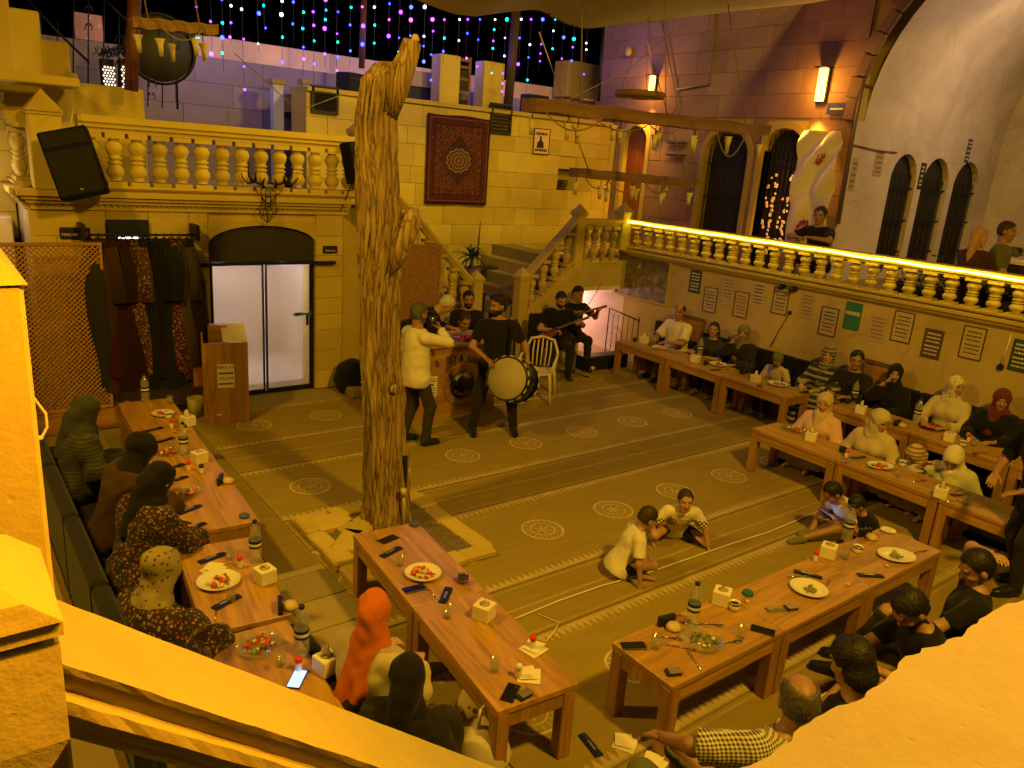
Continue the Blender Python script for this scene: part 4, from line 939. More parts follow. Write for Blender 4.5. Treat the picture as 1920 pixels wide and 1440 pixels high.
tag(MB().b2(8.06, 8.75, 1.7, 5.1, 0, .07, 0, .02).ob('floor_cushion', BLACKCL), 'long dark floor cushion under the women seated between two rows of tables', 'floor cushion')
# ------------------------------------------------------------------ tableware
GL = glass('clear_glass', (.97, .98, .97), .3, .06); PET = glass('bottle_plastic', (.95, .97, .96), .4, .14)
CHINA = mat('white_china', (.66, .62, .52), .22, .04, 8, .02, spec=.5); NAVY = mat('navy_print', (.012, .018, .07), .4, .1, 20, .05); REDP = mat('red_plastic', (.62, .02, .015), .35, .05, bump=0)
TOM = mat('tomato', (.55, .045, .015), .3, .3, 40, .1); GREEN = mat('salad_leaf', (.13, .20, .03), .5, .4, 50, .3); CREAMF = mat('potato', (.62, .50, .22), .5, .2, 40, .2); DIP = mat('herb_dip', (.22, .23, .10), .5, .3, 60, .3)
CARTON = mat('cream_carton', (.70, .62, .44), .7, .05, 8, .05); TEAL = mat('teal_lid', (.02, .12, .14), .4, .1, bump=0); GREYL = mat('blue_grey_lid', (.07, .09, .16), .5, .1, bump=0)
BREAD = mat('bread', (.55, .42, .22), .8, .2, 30, .2); SCREEN = emis('phone_screen', (.25, .45, 1.0), 2.2); PURP = mat('violet_rim', (.16, .08, .32), .3, .1, bump=0); SILV = mat('foil', (.6, .55, .4), .25, .1, metal=.8, bump=.05)
def k_plate(t, food='salad', r=.125, m=None, oval=1.0):
    pm = m or CHINA; b = MB(); b.lathe([(.0, .006), (r*.60, .007), (r*.72, .012), (r, .024), (r+.003, .0265), (r*.98, .020), (r*.7, .004), (r*.55, 0), (0, 0)], 28); 
    o = b.ob('plate_dish', pm, t); o.scale = (oval, 1, 1)
    cols = {'salad': (TOM, GREEN, CREAMF, TOM), 'tomato': (TOM, TOM, CREAMF, GREEN), 'left': (GREEN, CREAMF, GREEN, GREEN), 'dip': (DIP,), 'red': (TOM, TOM, TOM, CREAMF)}[food]
    nn = {'dip': 10, 'left': 16}.get(food, 26); by = {}
    for i in range(nn):
        mm = cols[i % len(cols)]; a, q = random.random()*6.3, r*.62*math.sqrt(random.random())*(.7 if food == 'dip' else 1); sz = random.uniform(.011, .021)
        bm_ = by.setdefault(mm.name, MB()); v = [Vector((random.uniform(-1, 1), random.uniform(-1, 1), random.uniform(-.7, .7))).normalized()*sz for _ in range(9)]
        bb = bmesh.new(); [bb.verts.new(p) for p in v]; bmesh.ops.convex_hull(bb, input=bb.verts); bb.verts.index_update()
        bm_.add([(p.co.x+q*math.cos(a)*oval, p.co.y+q*math.sin(a), p.co.z+.012+sz*.6) for p in bb.verts], [[p.index for p in f.verts] for f in bb.faces if len(f.verts) >= 3]); bb.free()
    for nm, bm_ in by.items():
        o = bm_.ob({'tomato': 'tomato_pieces', 'salad_leaf': 'salad_leaves', 'potato': 'potato_pieces', 'herb_dip': 'dip'}[nm], bpy.data.materials[nm], t); stuff(o)
def k_bottle(t, cap_=None):
    MB().lathe([(0, 0), (.036, 0), (.042, .006), (.042, .10), (.040, .105), (.042, .11), (.042, .20), (.038, .225), (.022, .26), (.014, .275), (.014, .292), (0, .292)], 18).ob('bottle_body', PET, t)
    MB().lathe([(.0425, .112), (.0432, .114), (.0432, .165), (.0425, .167)], 18).ob('bottle_label', NAVY, t); MB().lathe([(.0434, .128), (.0437, .129), (.0437, .146), (.0434, .147)], 18).ob('label_band', PAPER, t)
    MB().lathe([(0, .293), (.0155, .293), (.0165, .295), (.0165, .311), (.014, .314), (0, .314)], 14).ob('bottle_cap', cap_ or NAVY, t)
def k_tissue(t, tuft=0):
    MB().box((0, 0, .05), (.115, .115, .10), 0, 0, .004).ob('carton', CARTON, t); MB().lathe([(0, .1005), (.03, .1005), (.034, .102), (0, .102)], 16).ob('slot', mat('carton_slot', (.45, .38, .25), .8), t)
    b = MB(); hh = .075 if tuft else .028
    b.sheet(lambda u, v: ((u-.5)*(.07-.03*v), .018*math.sin(u*7+v*2)*(1-.3*v), .102+hh*v*(1-.6*abs(u-.4))), 8, 5); b.ob('tissue', PAPER, t)
def k_glass(t, fill=0): 
    MB().lathe([(0, 0), (.026, 0), (.031, .085), (.0295, .085), (.0245, .008), (0, .008)], 16).ob('tumbler', GL, t)
def k_shaker(t, cap_=None):
    MB().lathe([(0, 0), (.019, 0), (.021, .01), (.017, .05), (.016, .058), (0, .058)], 14).ob('shaker_body', CHINA, t); MB().lathe([(0, .0585), (.019, .0585), (.021, .064), (.020, .082), (.013, .088), (0, .089)], 14).ob('shaker_cap', cap_ or REDP, t)
def k_sachet(t, m=None):
    b = MB(); b.sheet(lambda u, v: ((u-.5)*.20, (v-.5)*.058, .006+.006*math.sin(math.pi*v)+.002*math.sin(u*17)), 10, 5); b.b2(-.098, .098, -.027, .027, .001, .004); b.ob('sachet_pouch', m or BLACKP, t)
    MB().b2(-.05, .03, -.008, .008, .0135, .0145).ob('printed_strip', SILV, t)
def k_phone(t, lit=0):
    MB().box((0, 0, .0045), (.152, .074, .009), 0, 0, .003).ob('phone_case', BLACKP, t); MB().b2(-.071, .071, -.033, .033, .0092, .0100).ob('screen', SCREEN if lit else mat('dark_screen', (.01, .01, .012), .08, 0, bump=0, spec=.6), t)
def k_napkin(t):
    b = MB(); b.sheet(lambda u, v: ((u-.5)*.13, (v-.5)*.13, .003+.006*abs(math.sin(u*5+v*3))*u), 8, 8); b.add([(-.03, -.05, .010), (.09, -.02, .010), (.05, .08, .012), (-.05, .05, .012)], [(0, 1, 2, 3)]); b.ob('napkin_sheet', PAPER, t, fix=False)
def k_spoon(t):
    MB().tube([(-.09, 0, .004), (-.02, 0, .008), (.05, 0, .005)], [.0035, .003, .0045], 6).ob('spoon_handle', CHROME, t); b = MB(); b.lathe([(0, .002), (.012, .003), (.019, .008), (.012, .005), (0, .004)], 12); o = b.ob('spoon_bowl', CHROME, t, (.068, 0, 0)); o.scale = (1.5, 1, 1)
def k_fork(t):
    b = MB(); b.tube([(-.09, 0, .004), (.0, 0, .009), (.045, 0, .006)], [.004, .003, .003], 6)
    for q in (-.008, 0, .008): b.tube([(.045, q*.5, .006), (.06, q, .005), (.095, q, .008)], .0022, 4)
    b.ob('fork_body', CHROME, t)
def k_cup(t, m=None, inner=None):
    MB().lathe([(0, 0), (.028, 0), (.036, .012), (.039, .06), (.037, .06), (.034, .014), (0, .012)], 18).ob('cup_body', m or CHINA, t); MB().lathe([(0, .044), (.0345, .044), (.0345, .046), (0, .05)], 14).ob('contents', inner or INK, t)
    MB().lathe([(.0392, .045), (.0398, .046), (.0398, .056), (.0392, .057)], 18).ob('cup_band', NAVY, t)
def k_lid(t, m=None): MB().lathe([(0, 0), (.036, 0), (.038, .003), (.038, .022), (.035, .026), (0, .026)], 20).ob('lid_shell', m or GREYL, t)
def k_bread(t):
    b = MB(); b.box((0, .03, .035), (.13, .03, .07), 0, 0, .004); b.ob('wrapped_pack', BLACKP, t); b = MB(); b.lathe([(0, 0), (.045, .004), (.05, .02), (.035, .042), (0, .05)], 18); b.ob('bread_roll', BREAD, t, (.01, -.03, 0))
def k_bit(t): b = MB(); b.lathe([(0, 0), (.016, .002), (.018, .009), (.010, .016), (0, .018)], 10); b.ob('bread_piece', BREAD, t)
def k_pack(t): MB().box((0, 0, .011), (.09, .055, .022), 0, 0, .003).ob('packet', BLACKP, t); MB().b2(-.03, .046, -.028, .028, .0225, .0235).ob('printed_strip', SILV, t)
def k_saucer(t): MB().lathe([(0, .004), (.04, .005), (.062, .014), (.064, .013), (.04, 0), (0, 0)], 24).ob('saucer_dish', CHINA, t); MB().lathe([(.022, .006), (.024, .012), (.02, .012), (.018, .006)], 16).ob('ring', CHINA, t)
def k_bag(t): MB().box((0, 0, .075), (.21, .09, .15), 0, 0, .02).ob('bag_body', BLACKP, t); MB().tube([(-.07, 0, .15), (-.06, 0, .20), (0, 0, .225), (.06, 0, .20), (.07, 0, .15)], .007, 6).ob('bag_handle', BLACKP, t); MB().b2(-.10, .10, -.047, -.043, .115, .12).ob('zip', CHROME, t)
KN = {k_plate: ('plate', 'plate'), k_bottle: ('water_bottle', 'bottle'), k_tissue: ('tissue_box', 'tissue box'), k_glass: ('glass', 'glass'), k_shaker: ('salt_shaker', 'shaker'), k_sachet: ('cutlery_pouch', 'cutlery pouch'), k_phone: ('phone', 'phone'), k_napkin: ('napkin', 'napkin'), k_spoon: ('spoon', 'spoon'), k_fork: ('fork', 'fork'), k_cup: ('cup', 'cup'), k_lid: ('jar_lid', 'lid'), k_bread: ('bread_and_pouch', 'bread'), k_bit: ('bread_bit', 'bread'), k_pack: ('packet', 'packet'), k_saucer: ('saucer', 'saucer'), k_bag: ('handbag', 'handbag')}
def put(fn, px, py, h, label, rz=0, *a):
    p = fl(px, py, h+.001); t = thing(KN[fn][0], label, KN[fn][1], p, R(rz), KN[fn][1]+' on the tables'); fn(t, *a); return t
h = .5
for it in [
  # left row, far to near
  (k_bottle, 273, 752, 'water bottle standing alone at the far end of the left row of tables', 0),
  (k_plate, 306, 778, 'plate of salad nearest the podium on the left row', 0, 'red', .11), (k_glass, 319, 756, 'empty tumbler beside the salad plate nearest the podium', 0), (k_cup, 316, 784, 'navy banded cup in front of the salad plate nearest the podium', 0),
  (k_sachet, 287, 806, 'dark cutlery pouch below the plate nearest the podium', 15), (k_shaker, 322, 803, 'small shaker with red cap between pouch and tissue box near the podium', 0), (k_tissue, 352, 797, 'cream tissue box nearest the podium on the left row', 20, 1), (k_shaker, 347, 812, 'navy capped shaker in front of the tissue box nearest the podium', 0, NAVY), (k_sachet, 308, 826, 'dark cutlery pouch across the joint of the first two left tables', 20),
  (k_plate, 314, 850, 'glass salad plate near the raised arm of the first black headscarf', 0, 'salad', .11, GL), (k_bottle, 345, 852, 'water bottle beside the second tissue box of the left row', 0), (k_tissue, 374, 866, 'cream tissue box at the middle of the left row', 15, 0), (k_shaker, 354, 882, 'red capped shaker in front of the middle tissue box of the left row', 0), (k_shaker, 378, 888, 'black capped shaker beside the middle tissue box of the left row', 0, BLACKP),
  (k_sachet, 326, 876, 'dark cutlery pouch just left of the red capped shaker on the left row', 15), (k_sachet, 331, 900, 'dark cutlery pouch above the plate of mixed salad on the left row', 18), (k_plate, 351, 926, 'plate of mixed salad beside the second black headscarf', 0, 'salad', .12, GL), (k_bread, 420, 906, 'bread roll with black pouch on the right edge of the left row', 60), (k_sachet, 356, 956, 'navy cutlery pouch with a fork, third from the near end of the left row', 22, NAVY), (k_sachet, 364, 990, 'black cutlery pouch at the near end of the left row', 24), (k_lid, 458, 970, 'blue grey jar lid on the corner of the left row', 0),
  # fourth left table
  (k_sachet, 398, 1047, 'large navy cutlery pouch above the big tomato plate', 14, NAVY), (k_glass, 432, 1048, 'small tumbler beside the navy pouch above the tomato plate', 0), (k_bottle, 479, 1052, 'water bottle standing behind the tissue box by the tomato plate', 0), (k_shaker, 450, 1064, 'red capped shaker between tomato plate and water bottle', 0), (k_plate, 410, 1093, 'large white plate heaped with cut tomatoes', 0, 'tomato', .135), (k_napkin, 400, 1068, 'crumpled napkin above the plate of tomatoes', 30), (k_tissue, 497, 1090, 'cream tissue box to the right of the plate of tomatoes', 10, 0),
  (k_sachet, 425, 1130, 'navy cutlery pouch below the plate of tomatoes', 22, NAVY), (k_glass, 433, 1128, 'tumbler standing on the pouch below the plate of tomatoes', 0), (k_spoon, 405, 1150, 'spoon at the near left edge of the tomato plate table', 70), (k_bread, 535, 1143, 'bread roll with black pouch at the near right corner of the tomato table', 70),
  # fifth left table
  (k_plate, 488, 1213, 'dark glass plate of mixed salad above the sloping stone rail', 0, 'salad', .135, GL), (k_bottle, 566, 1225, 'tall water bottle next to the dark glass plate', 0), (k_shaker, 560, 1258, 'red capped shaker beside the lit phone', 0), (k_glass, 527, 1247, 'tumbler just above the sloping stone rail', 0), (k_tissue, 612, 1258, 'cream tissue box with a raised tissue behind the orange scarf woman', 12, 1), (k_phone, 557, 1275, 'phone with blue lit screen at the edge of the stone rail', 50, 1),
  # table by the tree
  (k_lid, 777, 985, 'dark jar lid on the table corner at the foot of the tree', 0), (k_phone, 728, 1012, 'phone lying near the far end of the table by the tree', 12), (k_sachet, 733, 1036, 'black cutlery pouch below the phone on the table by the tree', 18), (k_glass, 750, 1060, 'small tumbler left of the fruit plate on the table by the tree', 0), (k_plate, 793, 1078, 'white plate of watermelon and potato on the table by the tree', 0, 'red', .125), (k_phone, 777, 1105, 'black phone below the white fruit plate on the table by the tree', -6), (k_cup, 868, 1092, 'steel cup with violet rim on the table by the tree', 0, PURP), (k_sachet, 836, 1117, 'black cutlery pouch with spoon in front of the violet cup', 45), (k_fork, 808, 1112, 'fork standing upright in angle beside the phone by the tree', 88),
  (k_glass, 838, 1158, 'tumbler at the joint of the two tables by the tree', 0), (k_tissue, 907, 1158, 'plain cream tissue box without tissue on the table by the tree', 25, 0), (k_napkin, 1000, 1218, 'napkin under the red capped shaker on the near middle table', 10), (k_shaker, 998, 1216, 'red capped shaker standing on a napkin on the near middle table', 0), (k_glass, 926, 1258, 'tumbler of water on the near middle table', 0), (k_napkin, 992, 1268, 'napkin under the white capped shaker', 50), (k_shaker, 972, 1270, 'tall shaker with white cap and navy body on a napkin', 0, CHINA), (k_phone, 957, 1300, 'phone lying on the near left corner of the near middle table', 35), (k_pack, 982, 1306, 'dark packet tucked under the phone on the near middle table', 5),
  # near right row
  (k_phone, 1188, 1212, 'black phone on the left corner of the near right row', -28), (k_glass, 1228, 1215, 'tumbler beside the phone on the left corner of the near right row', 0), (k_bread, 1254, 1176, 'bread roll leaning on a black pouch near the left bottle of the right row', -10), (k_spoon, 1252, 1197, 'spoon lying between tumbler and leftover salad', -40), (k_fork, 1275, 1215, 'fork lying left of the leftover salad', -50), (k_bottle, 1296, 1172, 'tall water bottle behind the leftover salad', 0), (k_plate, 1316, 1204, 'glass plate of leftover salad with one piece of tomato', 0, 'left', .135, GL), (k_tissue, 1352, 1130, 'open cream tissue box beside the teal lid', 28, 0), (k_cup, 1376, 1143, 'small cup in front of the open tissue box', 0), (k_spoon, 1330, 1172, 'spoon right of the tall water bottle', -35), (k_glass, 1389, 1195, 'pair side tumbler next to the phone in the near right row', 0), (k_phone, 1430, 1183, 'black phone near the joint of the first and second near right tables', -60), (k_spoon, 1366, 1206, 'spoon lying right of the leftover salad plate', -20), (k_pack, 1262, 1263, 'dark packet at the front left edge of the near right row', -25), (k_fork, 1302, 1240, 'fork at the front edge below the leftover salad', 65),
  (k_plate, 1516, 1107, 'white plate with grey green dip', 0, 'dip', .13), (k_sachet, 1515, 1078, 'black and silver pouch above the plate of dip', -60), (k_spoon, 1495, 1083, 'spoon beside the pouch above the plate of dip', -30), (k_lid, 1402, 1115, 'teal jar lid in the middle of the near right row', 0, TEAL), (k_bit, 1401, 1129, 'piece of bread below the teal lid', 0), (k_sachet, 1462, 1143, 'gold cutlery pouch left of the plate of dip', -28, SILV), (k_pack, 1482, 1142, 'dark packet beside the gold cutlery pouch', -20), (k_fork, 1550, 1098, 'fork resting on the rim of the dip plate', 20), (k_bit, 1590, 1097, 'piece of bread right of the dip plate', 0),
  (k_shaker, 1528, 1052, 'red capped shaker at the far right tissue box of the near row', 0), (k_tissue, 1552, 1043, 'cream tissue box beside the sitting boy with the phone', 20, 0), (k_bottle, 1587, 1012, 'water bottle in front of the boy with the phone', 0), (k_glass, 1584, 1048, 'tumbler between tissue box and dark filled cup', 0), (k_cup, 1607, 1036, 'cup filled with dark sachets', 0), (k_bread, 1626, 1008, 'bread roll with black pouch behind the cup of sachets', -15), (k_saucer, 1665, 996, 'small saucer on the far corner of the near right row', 0), (k_plate, 1680, 1045, 'oval white plate with bits of tomato at the right end of the near row', -25, 'dip', .12, None, 1.25), (k_bit, 1663, 1062, 'piece of bread at the front of the oval plate', 0), (k_sachet, 1632, 1080, 'black and silver pouch in front of the cup of sachets', -35), (k_fork, 1722, 1036, 'fork right of the oval plate', -12)]:
    fn, px, py, lab, rz, *ar = it; put(fn, px, py, .5, lab, rz, *ar)
for it in [(k_tissue, 1207, 643, 'tissue box in front of the bald man in white', 0, 1), (k_cup, 1190, 640, 'dark cup at the far end of the terrace wall tables', 0, BLACKP), (k_lid, 1219, 648, 'dark lid beside the tissue box of the bald man', 0), (k_plate, 1236, 654, 'plate of cut fruit in front of the bald man', 0, 'red', .12), (k_glass, 1259, 662, 'tumbler right of the fruit plate of the bald man', 0), (k_plate, 1290, 660, 'plate between the bald man and the dark haired woman', 0, 'salad', .11), (k_bottle, 1311, 668, 'water bottle in front of the dark haired woman', 0), (k_tissue, 1303, 679, 'tissue box in front of the dark haired woman', 10, 0), (k_cup, 1323, 684, 'black cup left of the plate of red salad', 0, BLACKP), (k_plate, 1347, 685, 'plate heaped with red salad on the terrace wall tables', 0, 'tomato', .13), (k_sachet, 1341, 694, 'dark pouch in front of the plate of red salad', -10), (k_bag, 1397, 700, 'black handbag standing on the terrace wall tables', 5), (k_tissue, 1416, 716, 'tissue box with raised tissue right of the black handbag', 10, 1), (k_glass, 1437, 712, 'tumbler in front of the child in the cap', 0), (k_plate, 1459, 722, 'plate of food in front of the child in the cap', 0, 'salad', .14), (k_lid, 1424, 725, 'dark lid left of the child plate', 0), (k_phone, 1508, 736, 'phone at the near end of the first terrace wall tables', 0),
            (k_bottle, 1600, 754, 'water bottle behind the woman in pink', 0), (k_cup, 1588, 756, 'dark bowl left of the water bottle behind the woman in pink', 0, BLACKP), (k_tissue, 1613, 775, 'tissue box with tissue behind the cream scarf woman', 15, 1), (k_bread, 1686, 799, 'bread roll on the table left of the white cap woman', 0), (k_bottle, 1717, 792, 'water bottle beside the white cap woman', 0), (k_plate, 1746, 803, 'dark plate of food in front of the white cap woman', 0, 'red', .14, BLACKP), (k_tissue, 1779, 827, 'tissue box in front of the maroon scarf woman', 15, 0), (k_shaker, 1815, 828, 'red capped shaker beside the bowl of the maroon scarf woman', 0), (k_cup, 1804, 836, 'bowl between tissue box and red capped shaker of the maroon scarf woman', 0), (k_glass, 1826, 836, 'tumbler in front of the maroon scarf woman', 0), (k_sachet, 1840, 850, 'silver pouch at the near end of the back row', -20, SILV)]:
    fn, px, py, lab, rz, *ar = it; put(fn, px, py, .58, lab, rz, *ar)
for it in [(k_glass, 1470, 802, 'tumbler at the far end of the table of the woman in pink', 0), (k_plate, 1491, 808, 'plate of food in front of the woman in pink', 0, 'salad', .12, GL), (k_tissue, 1520, 826, 'tissue box with tissue in front of the woman in pink', 20, 1), (k_cup, 1579, 848, 'dark cup in front of the cream scarf woman', 0, BLACKP), (k_shaker, 1586, 858, 'red capped shaker beside the dark cup of the cream scarf woman', 0), (k_spoon, 1580, 868, 'spoon at the joint of the tables in front of the cream scarf woman', -15), (k_sachet, 1609, 858, 'dark pouch in front of the cream scarf woman', -12), (k_plate, 1650, 876, 'oval plate of tomato in front of the striped scarf child', -20, 'tomato', .11, None, 1.3), (k_cup, 1691, 874, 'navy banded cup beside the striped scarf child', 0), (k_glass, 1683, 894, 'tumbler in front of the striped scarf child', 0), (k_spoon, 1722, 903, 'spoon in front of the white scarf woman', -15), (k_tissue, 1763, 932, 'tissue box with raised tissue in front of the white scarf woman', 15, 1), (k_sachet, 1800, 928, 'dark pouch right of the tissue box of the white scarf woman', -20), (k_spoon, 1788, 940, 'spoon right of the tissue box of the white scarf woman', -25), (k_glass, 1808, 945, 'tumbler at the right end of the white scarf woman table', 0), (k_fork, 1822, 948, 'fork at the right end of the white scarf woman table', -60)]:
    fn, px, py, lab, rz, *ar = it; put(fn, px, py, .52, lab, rz, *ar)
put(k_bottle, 1708, 968, .0, 'large water bottle standing on the floor under the middle table of the women', 0)
put(k_sachet, 1107, 1398, .0, 'dark blue pouch dropped on the carpet between two near tables', 80, NAVY)
put(k_napkin, 1172, 1395, .0, 'white napkin dropped on the carpet beside the dark blue pouch', 30)
put(k_napkin, 1225, 1432, .0, 'pale napkin on the carpet nearest the man in the checked shirt', 10)
# ------------------------------------------------------------------ people of the place
C = m_cloth
BLK = C('black_cloth', (.010, .009, .008)); BLK2 = C('soft_black_cloth', (.018, .015, .012)); CHAR = C('charcoal_cloth', (.035, .032, .028)); WHT = C('white_cloth', (.62, .56, .44), var=.08); CRM = C('cream_cloth', (.50, .42, .27), var=.12)
PNK = C('pink_cloth', (.62, .38, .33), var=.1); OLV = C('olive_cloth', (.15, .14, .06)); BRN = C('brown_cloth', (.05, .024, .010)); ORN = C('orange_cloth', (.50, .125, .012), var=.25); PALE = C('pale_trousers', (.58, .50, .33), var=.1); GREYC = C('grey_cloth', (.04, .04, .035)); BEI = C('beige_cloth', (.52, .34, .20)); MAR = C('maroon_cloth', (.12, .025, .02)); OLT = C('olive_trousers', (.10, .105, .06)); BEIH = C('beige_scarf', (.50, .38, .22))
CHK = C('checked_cloth', (.60, .54, .40), 'check', (.03, .03, .03), 1.7); STR = C('striped_scarf', (.22, .19, .12), 'stripe', (.05, .05, .05), 1.4); STS = C('striped_brown_scarf', (.48, .36, .20), 'stripe', (.20, .12, .06), 1.6); FLO = C('floral_cloth', (.03, .02, .018), 'floral', (.09, .065, .04), 2.6); SPT = C('spotted_scarf', (.26, .21, .08), 'spot', (.07, .06, .04), 2.3); STRB = C('dark_striped_cloth', (.03, .03, .02), 'stripe', (.28, .24, .14), .8); BOYT = C('boy_check_shirt', (.66, .60, .46), 'checkhem', (.02, .02, .02), 1.0); MEDP = C('spotted_cap', (.55, .48, .30), 'spot', (.25, .16, .08), 1.7)
GRSH = C('grey_shawl', (.035, .035, .022), 'stripe', (.06, .055, .03), 2.2); HND = C('houndstooth_cloth', (.45, .38, .24), 'check', (.02, .02, .02), 1.6)
P = person; XL = ((.30, -.12, .07), (.30, .12, .07)); XK = ((.3, 1, .25), (.3, -1, .25))
# performers
singer = P('man in a loose white shirt singing into a microphone beside the tree', 4.38, 7.40, 0, 2, hip=.93, s=.97, feet=((-.06, .14, .08), (.10, -.12, .08)), hands=((.24, .16, 1.12), (.27, -.045, 1.45)), elbow=((-.3, .7, -.6), (.2, -1, -.7)), head=(8, 4, 0), hair='dgrey', beard='dgrey', top=WHT, sleeve=1.8, hem=.17, topr=.019, belly=.03, legs=CHAR, shoe=BLACKP, skin='tan', h=.016, curl=1.0)
drummer = P('drummer in black standing with a big bass drum slung at his side', 5.47, 7.33, 0, -118, hip=.93, s=1.0, feet=((.0, .27, .08), (.02, -.24, .08)), hands=((.20, .36, .92), (.24, -.16, 1.02)), elbow=((-.5, .9, -.2), (-.4, -.9, -.3)), head=(-62, 6, 0), hair='black', hstyle='quiff', beard='black', top=BLK, sleeve=.72, hem=.14, topr=.02, legs=BLK2, shoe=BLK, skin='tan', h=.016, curl=.8)
P('white haired man in black bending over the counter', 5.30, 9.25, 0, -38, hip=.90, lean=52, feet=((0, .12, .08), (.05, -.12, .08)), hands=((.62, .2, .95), (.62, -.12, .95)), head=(0, 48, 0), hair='white', top=BLK, sleeve=1.6, legs=CHAR, shoe=BLACKP, skin='light')
P('man in a beige shirt seated behind the counter looking down', 6.06, 9.0, 0, -112, hip=.40, lean=6, head=(10, 25, 0), hands=((.38, .14, .72), (.38, -.10, .70)), hair='brown', top=BEI, sleeve=.8, legs=CHAR, shoe=BLACKP, skin='tan')
P('man in black seated behind the beige shirt man', 6.50, 9.52, 0, -115, hip=.56, head=(0, 8, 0), hair='black', top=BLK, sleeve=.7, legs=CHAR, shoe=BLACKP, skin='tan', beard='black')
lutist = P('bearded musician in black seated with a small lute', 8.13, 9.33, 0, -118, hip=.55, lean=8, feet=((.44, .16, .08), (.42, -.14, .08)), hands=((.30, .30, .90), (.27, -.08, .74)), elbow=((-.1, .9, -.7), (-.2, -.9, -.5)), head=(8, 24, 0), hair='black', beard='black', top=BLK, sleeve=.7, legs=BLK2, shoe=BLACKP, skin='mid', curl=1.0)
violist = P('musician in black playing a violin beside the low lit doorway', 8.72, 9.62, 0, -110, hip=.55, lean=4, feet=((.44, .16, .08), (.42, -.14, .08)), hands=((.46, .26, 1.03), (.42, -.10, .98)), elbow=((.1, .6, -1), (.1, -.9, -.5)), head=(18, 18, -8), hair='black', top=BLK, sleeve=.7, legs=BLK2, shoe=BLACKP, skin='tan', curl=1.0)
# terrace wall bench
def benchp(label, yy, **k):
    a = dict(hip=.40, feet=((.44, .12, .07), (.44, -.12, .07)), hands=((.40, .16, .64), (.38, -.12, .64))); a.update(k); return P(label, a.pop('x', 9.86), yy, 0, a.pop('face', 180), **a)
benchp('balding man in an open white shirt at the end of the terrace wall bench', 8.27, s=1.02, top=WHT, sleeve=.85, legs=CHAR, shoe=BLACKP, skin='tan', hair='black', hstyle='bald', head=(22, 6, 0), belly=.03, hip=.40, topr=.03)
benchp('dark haired woman in a dark top between the bald man and the olive scarf woman', 7.50, s=.92, fem=True, top=CHAR, sleeve=.9, legs=BLK, hair='black', hstyle='long', head=(28, 4, 0), skin='mid', hip=.38, lean=6)
benchp('woman in an olive headscarf resting her chin on her hand', 6.98, s=.96, fem=True, top=BLK2, sleeve=1.9, legs=BLK, scarf='long', scarfm=OLV, hands=((.36, .16, .62), (.24, .02, .99)), elbow=((-.3, .7, -.6), (.4, -.6, -1)), head=(25, 8, 0), skin='mid', dress=True)
benchp('small child in an olive cap bent over a plate', 6.22, s=.74, hs=1.15, x=9.78, hip=.46, top=CRM, sleeve=.7, legs=BLK, scarf='cap', scarfm=OLV, hair='black', head=(30, 28, 0), skin='mid', lean=14, hands=((.32, .16, .72), (.32, -.10, .72)))
benchp('woman in a striped headscarf and dark striped top', 5.56, s=.95, fem=True, top=STRB, sleeve=1.9, dress=True, scarf='long', scarfm=STR, head=(20, 4, 0), skin='light')
benchp('man in a black jacket with pale collar on the terrace wall bench', 5.13, s=1.0, top=BLK2, sleeve=1.9, legs=BLK, hair='black', skin='tan', head=(30, 10, 0), lean=6)
benchp('woman in a black headscarf touching her mouth', 4.62, s=.94, fem=True, top=BLK, sleeve=1.9, dress=True, scarf='long', scarfm=BLK, hands=((.36, .16, .60), (.22, .0, .98)), elbow=((-.3, .7, -.6), (.4, -.6, -1)), head=(25, 6, 0), skin='mid')
benchp('woman in a cream blouse with a white spotted cap turned away', 3.88, s=.96, fem=True, top=CRM, sleeve=1.8, legs=BLK, scarf='tail', scarfm=MEDP, head=(60, 0, 0), skin='mid', topr=.03)
benchp('woman in a maroon headscarf and black coat', 3.35, s=.96, fem=True, top=BLK, sleeve=1.9, dress=True, scarf='long', scarfm=MAR, head=(25, 12, 0), skin='mid')
benchp('dark clothed person at the right end of the terrace wall bench', 2.85, s=.95, fem=True, top=BLK, sleeve=1.9, dress=True, scarf='long', scarfm=CHAR, head=(20, 20, 0), skin='tan')
# women on the floor cushion
def floorp(label, x, y, **k):
    a = dict(hip=.17, feet=XL, knee=XK, hands=((.30, .18, .34), (.30, -.16, .34)), fem=True, skin='light', s=.95); a.update(k); return P(label, x, y, .0, a.pop('face', 180), **a)
floorp('woman in a pink blouse and beige headscarf with folded hands', 8.38, 4.66, top=PNK, sleeve=1.85, legs=CRM, scarf='long', scarfm=BEIH, head=(18, 12, 0), hem=.22, topr=.035)
floorp('woman in a cream jacket with dark bag straps looking aside', 8.40, 3.98, top=CRM, sleeve=1.85, legs=CRM, scarf='tail', scarfm=CRM, head=(70, 22, 0), lean=10, hem=.22, topr=.03, s=.98)
floorp('small child in a brown striped headscarf looking down', 8.32, 3.42, top=CRM, sleeve=1.8, legs=CRM, scarf='long', scarfm=STS, head=(-25, 38, 0), s=.74, hs=1.12, hip=.18, lean=12)
floorp('woman in a white headscarf leaning on her raised hand', 8.32, 3.04, top=C('mint_cloth', (.44, .44, .30)), sleeve=1.8, legs=CRM, scarf='long', scarfm=WHT, head=(10, 42, 0), lean=20, hands=((.34, .14, .42), (.42, -.20, .66)), elbow=((-.3, .7, -.6), (.5, -.8, -.5)), topr=.03)
